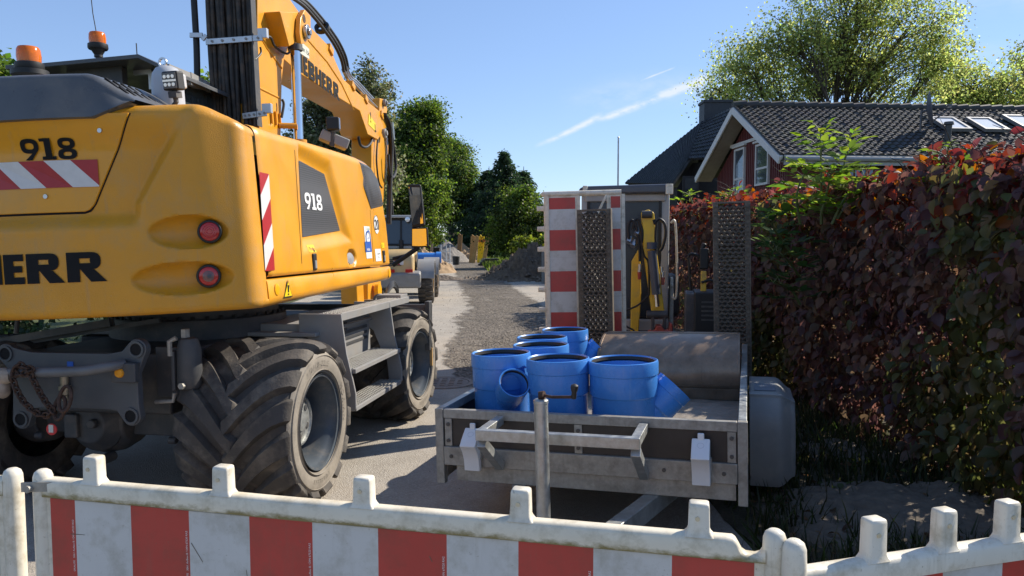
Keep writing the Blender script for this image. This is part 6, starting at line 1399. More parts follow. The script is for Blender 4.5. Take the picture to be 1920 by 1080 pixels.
# ---- boom, stick, hoist cylinder, hoses
BX = .215
BQ = lambda px, py, x=BX: UP(0, x, px, py)
def boom():
    pr = [(483, 300), (483, -80), (512, -70), (535, -14), (578, 46), (617, 86), (644, 148), (678, 180), (716, 212), (726, 236), (709, 262), (690, 252), (675, 208), (620, 174), (564, 139), (533, 112), (529, 150), (526, 300)]
    poly = [(BQ(*p).y, BQ(*p).z) for p in pr]
    mb = MB(); mb.prism(poly, 'x', -.20, BX); b = mb.build('boom', M_YEL, ex, bevel=.012)
    def lines(pts, w=.010):
        mb = MB(); q = [BQ(*p) for p in pts]; 
        mb.tube([Vector((BX + .001, p.y, p.z)) for p in q], w, 6); mb.build('weld_seam', M_YEL, b)
    lines([(572, 69), (613, 116), (640, 157), (663, 206)]); lines([(483, 60), (500, 90), (528, 128)]); lines([(486, 165), (524, 184)])
    # name on the boom
    a = BQ(550.0, 124); e = BQ(636, 190); d = Vector((0, e.y - a.y, e.z - a.z)); L_ = d.length; d.normalize(); up = Vector((0, -d.z, d.y))
    hh = (BQ(626, 160) - BQ(628, 187)); h = .205; nat = sum(GLY[c][1] for c in 'LIEBHERR') + .12 * 7
    mb = MB(); word(mb, 'LIEBHERR', lambda u, v: Vector((BX + .006, a.y, a.z)) + d * (u * L_ / (nat * h)) + up * v, h, .12); mb.build('lettering', M_TXT, b, smooth=False)
    def patch(pts, m, name='sticker'): mb = MB(); mb.add([Vector((BX + .005, BQ(*p).y, BQ(*p).z)) for p in pts], [tuple(range(len(pts)))]); return mb.build(name, m, b, smooth=False)
    k = patch([(562, 76), (579, 92), (579, 111), (562, 100)], mat('pale_plate', (.55, .55, .45), .5)); c0 = BQ(563.5, 92); mb = MB(); print_text(mb, 'max. 1,5t', .07, lambda u, v: Vector((BX + .008, c0.y, c0.z)) + d * u + up * v, 0); mb.build('lettering', M_TXT, k, smooth=False)
    k = patch([(691, 213), (704, 232), (704, 247), (690, 233)], M_STKY); c0 = BQ(692, 230); mb = MB(); print_text(mb, '!', .22, lambda u, v: Vector((BX + .008, c0.y + .05, c0.z + .02)) + d * u + up * v, .004); print_text(mb, 'L', .15, lambda u, v: Vector((BX + .008, c0.y + .3, c0.z - .08)) + d * u + up * v, .006); mb.build('lettering', M_TXT, k, smooth=False)
    # hoist cylinder bracket and rod on the right of the boom
    xr = .40; lug = [UP(0, xr, *p) for p in ((566, 18), (577, 30), (577, 66), (570, 80), (559, 84), (556, 60), (558, 34))]
    mb = MB(); mb.prism([(p.y, p.z) for p in lug], 'x', xr - .02, xr + .035); br = mb.build('cylinder_bracket', M_YEL, b, bevel=.01)
    blk = [UP(0, .30, *p) for p in ((511, 22), (560, 24), (557, 74), (529, 88))]; mb = MB(); mb.prism([(p.y, p.z) for p in blk], 'x', BX - .02, xr - .025); mb.build('bracket_block', M_YEL, br, bevel=.01)
    pn = UP(0, xr + .03, 571, 60); mb = MB(); mb.cyl((xr + .036, pn.y, pn.z), (xr + .075, pn.y, pn.z), .075, n=24); mb.cyl((xr + .076, pn.y, pn.z), (xr + .10, pn.y, pn.z), .04, n=6); mb.build('pin', M_STEEL, br, bevel=.006)
    hl = UP(0, xr + .03, 569, 35); mb = MB(); mb.cyl((xr + .034, hl.y, hl.z), (xr + .0385, hl.y, hl.z), .045, n=20); mb.build('lifting_hole', M_RUST, br)
    xc = .36; t = UP(0, xc, 553, 84); bt = UP(0, xc, 560, 268); t2 = t + Vector((0, 0, -.06)); mb = MB(); mb.cyl(t, t2, .075, n=24); cy = mb.build('rod_head', M_GREYD, b); mb = MB(); mb.cyl(t2, bt, .05, n=28); mb.build('hoist_rod', M_CHROME, cy); mb = MB(); mb.cyl(bt + Vector((0, 0, .03)), bt - Vector((0, 0, .8)), .085, n=24); mb.build('hoist_cylinder', M_YEL, cy)
    # brackets and small fittings at the foot of the boom
    mb = MB()
    for i in range(3): p = BQ(506 + i * 8, 205 + i * 4); q = BQ(508 + i * 8, 232 + i * 3); mb.beam((BX + .012, p.y, p.z), (BX + .012, q.y, q.z), .015, .022, up=(1, 0, 0))
    p = BQ(524, 236); mb.cyl((BX, p.y - .02, p.z), (BX + .16, p.y + .06, p.z), .03, n=12); mb.build('pipe_bracket', M_YEL, b)
    hs = MB(); hs.tube(spline([BQ(490, 68, BX + .03), BQ(507, 70, BX + .05), BQ(514, 85, BX + .05), BQ(528, 97, BX + .04), BQ(541, 100, BX + .05), BQ(545, 85, BX + .06)], 5), .012, 8); hs.tube(spline([BQ(488, 88, BX + .03), BQ(489, 100, BX + .03), BQ(478, 112, BX + .02)], 5), .010, 8); hs.tube(spline([BQ(529, 186, BX + .05), BQ(532, 196, BX + .06), BQ(528, 220, BX + .05)], 5), .014, 8); hs.build('cable', M_BLACK, b)
    # hose packet up the back of the boom
    yb = BQ(483, 150).y - .06; x0 = UP(1, yb, 398, 120).x; x1 = UP(1, yb, 476, 120).x; zt = UP(1, yb, 430, -60).z; zb = UP(1, yb, 430, 240).z
    hp = MB(); n = 13
    for i in range(n):
        x = lerp(x0, x1, i / (n - 1)); yy = yb + .02 * ((i * 7) % 3 - 1); ph = i * 1.3
        hp.tube([(x + .008 * math.sin(ph + z * 3), yy + .010 * math.sin(z * 2 + ph * 2), z) for z in np.linspace(zb, zt, 14)], random.uniform(.019, .026), 9)
    hs = hp.build('hose_bundle', M_HOSE, b)
    mb = MB(); mb.box2((x0, yb + .03, zb), (x1 - .0, yb + .05, zt)); mb.box2((x1 + .02, yb - .06, zb), (x1 + .028, yb + .05, zt)); mb.build('hose_guard', M_GREYD, hs)
    for py, a_, b_ in ((75, 386, 492), (214, 455, 500)):
        p = UP(1, yb - .05, a_, py + 4); q = UP(1, yb - .05, b_, py - 4 if py < 100 else py - 2); mb = MB(); mb.beam(p, q, .02, .055); mb.box(q + Vector((.0, .02, .045)), (.09, .05, .09))
        if py < 100: r_ = UP(1, yb - .05, 380, 66); s_ = UP(1, yb - .05, 356, 66); mb.beam(p + Vector((-.0, 0, .03)), r_ + Vector((0, 0, -.01)), .02, .06); mb.beam(r_, s_, .02, .045)
        cl = mb.build('hose_clamp', M_ALU, hs, bevel=.004); mb = MB()
        for t in (.12, .3, .5, .72, .93): c = p.lerp(q, t); mb.cyl(c - Vector((0, .010, 0)), c - Vector((0, .02, 0)), .012, n=8)
        mb.build('bolt', M_GREYM, cl)
    hp = MB(); hp.tube(spline([UP(1, yb, 360, -60), UP(1, yb, 366, 40), UP(1, yb, 369, 100), UP(1, yb, 371, 230)], 6), .030, 10); hp.build('single_hose', M_BLACK, b)
    # hoses along the top of the boom
    hp = MB()
    for i, x in enumerate((.17, .11, .05, -.02)):
        o = lambda dx, dy: [(530 + dx, -20), (552, 12), (585, 30), (606, 55), (622, 75), (636, 105), (640, 125), (645, 133)]
        pts = [UP(0, x, px + i * 4 - (4 if i > 1 else 0), py - i * 2) for px, py in ((545, -6), (570, 12), (595, 40), (612, 62), (628, 86), (640, 112), (645, 135))]
        hp.tube(spline(pts, 6), .021, 9)
    hz = hp.build('boom_hose', M_BLACK, b)
    hp = MB()
    for i, x in enumerate((.16, .08, 0)):
        pts = [UP(0, x, px + i * 3, py - i * 2) for px, py in ((643, 130), (652, 148), (664, 158), (690, 186), (716, 212))]; hp.tube(spline(pts, 5), .024, 9)
    hp.build('boom_pipe', M_STEEL, b)
    mb = MB(); c = UP(0, .11, 604, 52); mb.lathe([(.06, -.025), (.095, -.025), (.098, .025), (.06, .025)], c, (0, .8, -.6), 20, close=True); mb.build('hose_ring', M_BLACK, b); mb = MB()
    for px, py in ((614, 92), (656, 160), (681, 185), (711, 215)): p = BQ(px, py, .18); mb.box(p + Vector((0, 0, -.01)), (.12, .14, .09), Matrix.Rotation(-.4, 3, 'X'))
    mb.build('pipe_clamp', M_YEL, b, bevel=.006)
    # joint and stick
    def pin(px, py, r, nm='joint_pin'): p = BQ(px, py); mb = MB(); mb.cyl((BX + .002, p.y, p.z), (BX + .05, p.y, p.z), r, n=24); mb.cyl((BX + .051, p.y, p.z), (BX + .075, p.y, p.z), r * .55, n=16); mb.build(nm, M_GREYM, b, bevel=.006)
    pin(718, 250, .075); pin(719, 193, .06)
    ear = [BQ(*p) for p in ((713, 184), (722, 186), (727, 205), (724, 222), (712, 214))]; mb = MB(); mb.prism([(p.y, p.z) for p in ear], 'x', .08, BX - .005); mb.build('boom_ear', M_YEL, b, bevel=.01)
    stq = [(697, 256), (721, 240), (729, 262), (727, 310), (716, 400), (712, 480), (716, 562), (690, 562), (690, 480), (696, 400)]
    poly = [(UP(0, .16, *p).y, UP(0, .16, *p).z) for p in stq]; mb = MB(); mb.prism(poly, 'x', -.16, .16); st = mb.build('stick', M_YEL, ex, bevel=.012)
    hp = MB()
    for i in range(3): hp.tube(spline([UP(0, .2 + .03 * i, px + i * 2, py) for px, py in ((718, 214), (727, 235), (731, 280), (729, 340), (727, 420))], 5), .026, 9)
    hp.tube(spline([UP(0, .26, *p) for p in ((734, 250), (740, 290), (742, 320), (736, 333), (730, 322), (728, 290))], 5), .024, 9); hp.tube(spline([UP(0, .17, *p) for p in ((672, 256), (676, 272), (686, 276), (695, 268), (698, 258))], 5), .02, 8); hp.tube(spline([UP(0, .2, *p) for p in ((708, 262), (706, 300), (710, 340), (716, 352))], 5), .014, 8); hp.tube(spline([UP(0, .22, *p) for p in ((728, 330), (733, 370), (735, 402))], 5), .03, 8); hp.build('stick_hose', M_BLACK, st)
    mb = MB(); p = UP(0, .24, 737, 262); mb.cyl(p, p + Vector((0, -.05, .28)), .035, n=12); mb.build('hose_fitting', M_STEEL, st)
    # lower linkage and yellow tool carrier seen below the body
    A_ = UP(0, .1, 664, 540); B_ = UP(0, .1, 718, 563); mb = MB(); mb.box2((-.10, A_.y + .0, B_.z + .0), (.14, A_.y + .35, A_.z + .15)); mb.build('tool_carrier', M_YEL, st, bevel=.02)
    p = UP(0, .2, 705, 545); mb = MB(); mb.cyl((.2, p.y, p.z), (.26, p.y, p.z), .12, n=24); mb.build('carrier_pin', mat('amber_reflector', (.8, .38, .01), .3), st); mb = MB()
    for i in range(4): mb.tube(spline([UP(0, .3 + .03 * i, px, py + i * 3) for px, py in ((722, 560), (727, 540), (738, 528), (746, 545), (738, 560))], 5), .02, 8)
    mb.build('tool_hose', M_BLACK, st)
    # work light and camera on the house top
    p = UP(0, 1.0, 624, 233); b_ = MB(); b_.box(p, (.12, .13, .12), Matrix.Rotation(.3, 3, 'Z')); l = b_.build('work_light', M_BLACK, ex, bevel=.015); b_ = MB(); b_.box(p + Matrix.Rotation(.3, 3, 'Z') @ Vector((.062, 0, 0)), (.012, .11, .10), Matrix.Rotation(.3, 3, 'Z')); b_.build('lens', M_CLEAR, l); b_ = MB(); b_.cyl(p - Vector((0, 0, .07)), p - Vector((.02, 0, .2)), .025, n=10); b_.build('lamp_bracket', M_GREYD, l)
    p = UP(0, 1.0, 626, 263); b_ = MB(); b_.beam(UP(1, p.y, 601, 252), UP(1, p.y + .1, 652, 273), .14, .10); b_.build('rear_camera_housing', M_GREYM, ex, bevel=.015)
boom()
def mirrors():
    a = UP(0, 1.0, 737, 497); e = UP(0, 1.35, 786, 463); mb = MB(); mb.tube([a, e], .028, 10); mb.tube([UP(0, 1.0, 737, 485), UP(0, 1.2, 766, 478)], .022, 8); mb.tube([e, UP(0, 1.35, 789, 400)], .018, 8); arm = mb.build('mirror_arm', M_BLACK, ex)
    for quad, nm in ((((764, 345), (788, 346), (796, 424), (772, 428)), 0), (((771, 427), (801, 426), (803, 463), (771, 465)), 1)):
        q = [UP(0, 1.35, *quad[0])] ; Y = (MU @ e).y; p = [MU.inverted() @ P(x, y, Y - .02 - .045 * (i in (1, 2)) - .004 * (i in (0, 1))) for i, (x, y) in enumerate(quad)]; c = sum(p, Vector()) / 4
        nrm = (p[1] - p[0]).cross(p[3] - p[0]).normalized(); nrm = nrm if nrm.y < 0 else -nrm
        mb = MB(); back = [c + (v - c) * .86 - nrm * .07 for v in p]; mid_ = [c + (v - c) * 1.0 - nrm * .02 for v in p]; mb.loft([p, mid_, back]); h = mb.build('mirror', M_BLACK, ex, bevel=.015, seg=3)
        mb = MB(); mb.add([c + (v - c) * .86 + nrm * .003 for v in p], [(0, 1, 2, 3)]); mb.build('mirror_glass', M_MIRROR, h, smooth=False)
mirrors()

# ---- undercarriage (its own heading; children of the same machine)
MK = frame(-2.455, 6.26, 0, 9.2, roll=-.5); KM = MU.inverted() @ MK
KP = lambda axis, val, px, py: on_plane(MK, axis, val, px, py)
TR, TW = .545, .74; AX = (-1.19, 1.19)
def tyre_mesh():
    prof = [(.0, .502), (.12, .501), (.22, .498), (.29, .490), (.335, .474), (.356, .452), (.366, .42), (.366, .37), (.350, .325), (.335, .305)]
    full = [(-x, r) for x, r in reversed(prof)] + prof[1:]
    mb = MB(); n = 96; rows = []
    for i in range(n + 1): a = 2 * math.pi * i / n; rows.append([Vector((x, -math.cos(a) * r, math.sin(a) * r)) for x, r in full])
    mb.grid(rows)
    N_ = 15; A = R(36); pts = [(u, interp(u, [(i / 5.6, p[0]) for i, p in enumerate(prof[:7])]), 0) for u in np.linspace(-.04, 1.0, 20)]
    px_ = [(0, .0, .522)]
    def prof_at(s):                                     # walk along the carcass, s = 0 centre .. 1 shoulder .. 1.3 sidewall
        S = [0, .3, .55, .73, .86, .97, 1.08, 1.2, 1.4, 1.5]; return interp(s, list(zip(S, [p[0] for p in prof]))), interp(s, list(zip(S, [p[1] for p in prof])))
    for side in (-1, 1):
        for k in range(N_):
            th0 = (k + (.5 if side > 0 else 0)) * 2 * math.pi / N_; rings = []
            for s in np.linspace(-.16, .99, 26):
                x, r = prof_at(abs(s)); x = x * (1 if s >= 0 else -1); u = max(0, min(1.1, s)); th = th0 + A * (1 - (1 - min(u, 1)) ** 1.55) + (.0 if s > 0 else s * .5)
                x2, r2 = prof_at(abs(s) + .02); x1, r1 = prof_at(abs(abs(s) - .02)); tx_, tr_ = x2 - x1, r2 - r1; L_ = math.hypot(tx_, tr_) or 1; nx, nr = (-tr_ / L_, tx_ / L_)
                if nr < 0 and s < .9: nx, nr = -nx, -nr
                if s < 0: nx = -nx
                h = .050 * smooth(-.16, -.08, s) * (1 - smooth(.93, .99, s) * .9) + .002; t = lerp(.105, .135, smooth(0, .9, u)) 
                def pt(da, hh): rr = r + nr * hh; xx = x + nx * hh; a = th + da / max(.3, rr); return Vector((side * xx, -math.cos(a) * rr, math.sin(a) * rr))
                rings.append([pt(-t * .62, -.012), pt(-t * .46, h), pt(t * .40, h), pt(t * .60, -.012)])
            mb.loft(rings)
    return mb
TY = tyre_mesh()
def sidewall_mesh(s):
    mb = MB(); mb.lathe([(.312, .0), (.330, .028), (.350, .034), (.385, .041), (.430, .041), (.455, .034), (.468, .018)], (s * .332, 0, 0), (s, 0, 0), 72)
    for r_ in (.345, .44): mb.lathe([(r_ - .004, .034), (r_, .044), (r_ + .004, .034)], (s * .334, 0, 0), (s, 0, 0), 64)
    def arc(t, a0, size):
        x = a0
        for ch in t:
            if ch == ' ': x += .05; continue
            vs, fs = font_polys(ch, size, .001); w = max(v[0] for v in vs); R0 = .375
            mb.add([Vector((s * .3748, -math.sin(-(x + v[0] / R0)) * (R0 + v[1]), math.cos(-(x + v[0] / R0)) * (R0 + v[1]))) if s > 0 else Vector((s * .3748, math.sin(-(x + v[0] / R0)) * (R0 + v[1]), math.cos(x + v[0] / R0) * (R0 + v[1]))) for v in vs], fs); x += w / R0 + .03
    if s > 0: arc('710/40-22.5', -.1, .05); arc('NOKIAN', 1.5, .055); arc('TUBELESS', 3.3, .04)
    return mb
def wheel(y, s, steer=0.0):
    Mw = KM @ Matrix.Translation((s * (1.40 - TW / 2), y, TR - .012)) @ Matrix.Rotation(R(-steer), 4, 'Z') @ Matrix.Rotation(random.uniform(0, 1), 4, 'X')
    w = TY.build('wheel', M_TYRE, ex, angle=40, normals=True, M=Mw); w.name = 'wheel'
    sidewall_mesh(s).build('sidewall', M_TYRED, w, normals=True, M=Mw)
    mb = MB(); mb.lathe([(.318, .036), (.318, .028), (.300, .024), (.298, .0), (.288, -.02), (.272, -.06), (.268, -.24), (.24, -.255), (.20, -.255), (.17, -.24), (.001, -.24)], (s * .335, 0, 0), (s, 0, 0), 56); mb.build('rim', M_RIM, w, angle=35, normals=True, M=Mw)
    mb = MB(); mb.lathe([(.17, -.24), (.17, -.12), (.165, -.105), (.15, -.10), (.145, -.112), (.07, -.112), (.065, -.095), (.001, -.092)], (s * .335, 0, 0), (s, 0, 0), 36)
    hb = mb.build('hub', M_GALV, w, normals=True, M=Mw); mb = MB()
    for i in range(10): a = i * .6283; mb.cyl((s * .10, math.cos(a) * .185, math.sin(a) * .185), (s * .125, math.cos(a) * .185, math.sin(a) * .185), .015, n=6)
    for i in range(5): a = i * 1.2566 + .3; mb.cyl((s * .15, math.cos(a) * .108, math.sin(a) * .108), (s * .228, math.cos(a) * .108, math.sin(a) * .108), .022, n=10)
    mb.build('bolt', M_GREYD, hb, M=Mw); return w
for y in AX:
    for s in (1, -1): wheel(y, s, 3 if y > 0 else 0)
def K(name, mb, m, par=None, **kw): return mb.build(name, m, par or ex, M=KM, **kw)
def undercarriage():
    mb = MB(); mb.box2((-.52, -1.5, .62), (.52, 1.7, 1.02)); mb.box2((-.9, -.55, .66), (1.02, .62, 1.0)); ch = K('chassis', mb, M_GREYD, bevel=.02)
    mb = MB(); mb.cyl((0, -.3, 1.02), (0, -.3, 1.16), .66, n=48); mb.cyl((0, -.3, 1.16), (0, -.3, 1.30), .60, n=48); K('slew_ring', mb, M_GREYD, ch)
    mb = MB(); [mb.cyl((.63 * math.cos(a), -.3 + .63 * math.sin(a), 1.162), (.63 * math.cos(a), -.3 + .63 * math.sin(a), 1.19), .016, n=6) for a in np.linspace(0, 6.28, 41)[:40]]; mb.lathe([(.61, 1.161), (.65, 1.161), (.65, 1.166), (.61, 1.166)], (0, -.3, 0), n=48, close=True); K('slew_bolt', mb, M_BLACK, ch)
    a = KP(2, 1.04, 450, 612); mb = MB(); mb.box2((.45, -.62, 1.02), (1.12, 1.55, 1.05)); mb.box2((-1.1, -.62, 1.02), (-.45, 1.55, 1.05)); K('deck_plate', mb, M_GREYM, ch, bevel=.006)
    for y in AX:                                        # axles
        mb = MB(); mb.box2((-.75, y - .10, TR - .12), (.75, y + .10, TR + .10)); mb.lathe([(.001, -.24), (.16, -.2), (.22, -.1), (.24, .0), (.22, .1), (.16, .2), (.001, .24)], (-.12, y - .03, TR - .02), (1, 0, 0), 28); mb.lathe([(.001, -.12), (.12, -.11), (.2, -.02), (.2, .1)], (-.12, y - .16, TR - .02), (0, 1, 0), 24); mb.cyl((-.05, y - .12, TR - .26), (-.05, y - .26, TR - .26), .035, n=14); mb.box((-.22, y - .28, TR - .02), (.10, .05, .16)); mb.cyl((-.06, y - .27, TR - .0), (-.06, y - .32, TR - .0), .035, n=6)
        for s in (-1, 1): mb.lathe([(.001, -.1), (.2, -.08), (.22, 0), (.2, .1), (.001, .12)], (s * .68, y, TR), (1, 0, 0), 24); mb.cyl((s * .52, y - .26, TR - .1), (s * .46, y - .26, TR - .1), .028, n=6)
        K('axle', mb, M_GREYD, bevel=.012)
    # rear coupling plate with four eyes
    Y = -1.82; pz = lambda px, py: (KP(1, Y, px, py).x, KP(1, Y, px, py).z)
    E = {'tl': pz(11, 663), 'tr': pz(256, 655), 'bl': pz(40, 786), 'br': pz(246, 780)}; r = .062
    cx = sum(e[0] for e in E.values()) / 4
    L_, Rr, T_, B_ = E['bl'][0], E['br'][0], pz(130, 662)[1], pz(130, 772)[1]
    arc_ = lambda e, a0, a1, k=9: [(e[0] + r * math.cos(R(lerp(a0, a1, t / (k - 1)))), e[1] + r * math.sin(R(lerp(a0, a1, t / (k - 1))))) for t in range(k)]
    out = arc_(E['bl'], 190, 320) + [(L_ + r * 1.5, B_ + .012), (L_ + r * 2.4, B_ + .02), (Rr - r * 2.4, B_ + .02), (Rr - r * 1.5, B_ + .012)] + arc_(E['br'], 220, 360) + [(Rr + r * .85, E['br'][1] + .06), (Rr + r * .8, T_ - .12)] + arc_(E['tr'], -30, 140) + [(E['tr'][0] - r * 1.6, T_ + .015), (E['tr'][0] - r * 3, T_), (E['tl'][0] + r * 3, T_), (E['tl'][0] + r * 1.6, T_ + .015)] + arc_(E['tl'], 40, 210) + [(L_ - r * .7, T_ - .14), (L_ - r * .9, E['bl'][1] + .08)]
    mb = MB(); mb.prism(out, 'y', Y, Y + .05); pl = K('coupling_plate', mb, M_GREY, bevel=.006)
    mb = MB()
    for e in E.values(): mb.cyl((e[0], Y - .001, e[1]), (e[0], Y - .004, e[1]), .036, n=20)
    K('eye', mb, M_TXT, pl); mb = MB()
    for e in E.values(): mb.lathe([(.037, -.002), (.05, -.002), (.05, -.010), (.037, -.010)], (e[0], Y, e[1]), (0, 1, 0), 24, close=True)
    K('eye_ring', mb, M_GREY, pl); mb = MB(); p = KP(1, Y - .06, 222, 700); mb.lathe([(.001, .0), (.028, .0), (.03, -.01), (.001, -.012)], (p.x, Y - .055, p.z), (0, -1, 0), 20); mb.lathe([(.001, .0), (.027, .002), (.024, .008), (.001, .010)], (p.x, Y - .055, p.z), (0, -1, 0), 24); K('reflector', mb, mat('orange_reflector', (.75, .30, .01), .3), pl)
    mb = MB(); mb.box((p.x + .02, Y - .025, p.z), (.16, .05, .12)); K('reflector_mount', mb, M_GREYD, pl, bevel=.01)
    mb = MB(); b0 = KP(1, Y - .16, -60, 700); b1 = KP(1, Y - .16, 130, 697); b2 = KP(1, Y - .13, 190, 690); b3 = KP(1, Y - .02, 232, 682); mb.tube(spline([b0, b1, b2, b3], 6), .030, 14); bar = K('pull_bar', mb, mat('worn_bar', (.12, .12, .12), .45, var=.2, dirt=(.2, .17, .13), dirt_amt=.6), pl)
    mb = MB(); q = KP(1, Y - .17, 3, 705); mb.tube(spline([q + Vector((-.12, 0, .0)), q, q + Vector((.06, .01, .0))], 4), [.04, .047, .05, .05, .048, .05, .046, .042, .04], 14); mb.tube(spline([q + Vector((-.02, -.0, -.04)), q + Vector((0, .0, -.09)), q + Vector((.01, .02, -.12))], 4), [.045, .05, .048, .05, .045, .042, .035, .03, .02], 10); K('cloth_wrap', mb, mat('dirty_cloth', (.33, .27, .21), .95, var=.3, scale=20), bar)
    mb = MB(); p = KP(1, Y - .03, 119, 725); mb.cyl((p.x, Y - .02, p.z + .06), (p.x, Y - .02, p.z - .05), .024, n=16); mb.cyl((p.x, Y - .02, p.z - .02), (p.x, Y - .02, p.z + .005), .034, n=16); mb.cyl((p.x, Y - .02, p.z - .055), (p.x, Y - .02, p.z - .085), .018, n=12); K('tow_pin', mb, mat('brass_pin', (.35, .30, .22), .4, .7), pl); 
    mb = MB(); p = KP(1, Y - .003, 132, 684); mb.box((p.x, Y - .004, p.z), (.04, .004, .04)); K('sticker', mb, M_STKB, pl)
    # chain slung over the bar
    def chain(pts, n):
        sp = spline(pts, 10); ln = [0]
        for i in range(1, len(sp)): ln.append(ln[-1] + (sp[i] - sp[i - 1]).length)
        mb = MB()
        for k in range(n):
            t = ln[-1] * (k + .5) / n; i = next(j for j in range(len(ln)) if ln[j] >= t); i = max(1, i); c = sp[i - 1].lerp(sp[i], (t - ln[i - 1]) / max(1e-6, ln[i] - ln[i - 1])); d = (sp[i] - sp[i - 1]).normalized(); s_, u_ = perp_basis(d, (0, 1, 0)); w = s_ if k % 2 else u_; hl = ln[-1] / n * .72
            mb.tube([c + d * (hl * math.cos(a)) + w * (.017 * math.sin(a)) for a in np.linspace(0, 2 * math.pi, 15)], .0065, 6, caps=False)
        return mb
    KY = lambda px, py, o=.2: KP(1, Y - o, px, py)
    K('chain', chain([KY(30, 686), KY(25, 712), KY(42, 750), KY(70, 775), KY(92, 778), KY(100, 765)], 16), M_RUST, bar); K('chain', chain([KY(52, 690), KY(62, 712), KY(80, 745), KY(97, 768), KY(103, 775)], 11), M_RUST, bar); K('chain', chain([KY(28, 690), KY(36, 684), KY(48, 688), KY(60, 694), KY(40, 702), KY(24, 700)], 8), M_RUST, bar)
    mb = MB(); 
    for cx_, cy_, rr in ((112, 765, .05), (122, 748, .055)): 
        c = KY(cx_, cy_, .19); mb.tube([c + Vector((math.cos(a) * rr * .7, .02 * math.sin(a), math.sin(a) * rr * 1.3)) for a in np.linspace(0, 6.283, 18)], .011, 8, caps=False)
    K('shackle', mb, M_RUST, bar); mb = MB(); c = KY(97, 805, .2); mb.lathe([(.001, -.003), (.034, -.003), (.034, .003), (.001, .003)], c, (0, 1, 0), 16); tg_ = K('load_tag', mb, mat('red_tag', (.5, .03, .03), .5), bar); mb = MB(); mb.box(c + Vector((0, -.005, .005)), (.03, .003, .045)); K('tag_plate', mb, M_ALU, tg_)
    # steering / locking cylinder with fittings next to the tyre
    mb = MB(); p = KP(1, -1.62, 352, 690); x = p.x; mb.lathe([(.001, .19), (.05, .185), (.06, .16), (.072, .11), (.075, -.10), (.06, -.13), (.001, -.135)], (x, -1.6, p.z), n=24); mb.box2((x - .26, -1.56, p.z - .2), (x - .06, -1.42, p.z + .12)); mb.box2((x - .09, -1.66, p.z - .14), (x - .065, -1.5, p.z + .11)); lc = K('locking_cylinder', mb, M_GREYD, bevel=.008)
    mb = MB(); t = KP(1, -1.62, 338, 636); mb.cyl((x - .02, -1.6, p.z + .18), (x - .02, -1.6, p.z + .24), .028, n=6); mb.tube([(x - .09, -1.66, p.z + .08), (x - .09, -1.66, p.z + .17), (x - .05, -1.65, p.z + .19)], .016, 8); mb.tube([(x - .2, -1.66, p.z - .21), (x - .08, -1.66, p.z - .20), (x - .07, -1.66, p.z - .15)], .013, 8); mb.cyl((x + .0, -1.675, p.z - .1), (x, -1.70, p.z - .1), .02, n=6); K('fitting', mb, M_GALVD, lc)
    # clutter under the body at the far left
    mb = MB(); c0 = KP(1, -1.3, 70, 615); mb.beam(KP(1, -1.3, -40, 648), KP(1, -1.3, 210, 604), .05, .05); mb.beam(KP(1, -1.25, 60, 640), KP(1, -1.25, 300, 600), .03, .03); mb.tube([KP(1, -1.4, 30, 625), KP(1, -1.4, 33, 600)], .015, 8); K('cable_tray', mb, M_GREYD)
    # boarding steps on the right
    xo = 1.45; S = lambda px, py, x=xo: KP(0, x, px, py)
    yr, yf = -.53, .60
    def side(pl_, x0, x1, nm='step_bracket'): mb = MB(); mb.prism(pl_, 'y', x0, x1); return K(nm, mb, M_GREYM, bevel=.006)
    zt, zl, z2 = 1.185, .45, .767
    out = [(.95, zt), (1.29, zt), (1.30, zt - .1), (1.325, zt - .3), (1.37, zt - .5), (1.39, zt - .6), (1.39, zl + .02), (1.37, zl), (1.27, zl), (1.25, zl + .2), (1.21, zt - .46), (1.13, zt - .26), (.95, zt - .14)]
    _unused = [(.80, zt), (1.10, zt), (1.135, zt - .02), (1.15, zt - .10), (1.19, zt - .22), (1.29, zt - .36), (1.40, zt - .46), (1.45, zt - .54), (1.45, zl + .02), (1.43, zl), (1.28, zl), (1.26, zt - .56), (1.16, zt - .50), (.95, zt - .46), (.80, zt - .42)]
    sb = side(out, yr - .012, yr + .012); side([(a, b) for a, b in out], yf - .012, yf + .012)
    mb = MB(); mb.box2((1.10, yr + .014, zt - .03), (1.27, yf + .58, zt + .0)); mb.box2((1.271, yr + .014, zt - .055), (1.288, yf + .58, zt + .004)); mb.box2((1.02, yf + .40, zt - .06), (1.26, yf + .62, zt + .03)); t1 = K('step_tread', mb, M_GREYM, bevel=.004)
    for z_ in (z2, zl + .03): mb = MB(); mb.box2((1.12 if z_ == z2 else 1.18, yr + .014, z_ - .035), (1.385, yf - .014, z_)); K('step_tread', mb, M_GREYM, bevel=.004)
    for (xa, xb, ya, yb, z_) in ((1.11, 1.27, yr + .02, yf + .39, zt + .001), (1.16, 1.385, yr + .02, yf - .02, z2 + .001), (1.20, 1.385, yr + .02, yf - .02, zl + .031)):
        mb = MB(); ny = int((yb - ya) / .034); nx = int((xb - xa) / .03)
        for i in range(ny):
            for j in range(nx): mb.lathe([(.0105, 0), (.008, .005), (.004, .005), (.003, .0)], (xa + .015 + j * .03 + .0, ya + .017 + i * .034, z_), n=8)
        K('grip_stud', mb, M_GALVD, t1)
    mb = MB(); mb.box2((.55, yr + .02, zt - .46), (1.09, yf + .02, zt - .08)); tb = K('tool_box', mb, M_GREYM, bevel=.01); mb = MB()
    for i in range(3): mb.box2((1.092, yr + .08, zt - .22 - i * .05), (1.10, yf - .08, zt - .195 - i * .05))
    mb.box2((1.092, (yr + yf) / 2 - .05, zt - .22), (1.105, (yr + yf) / 2 - .0, zt - .12)); K('box_rib', mb, M_GREYD, tb, bevel=.002)
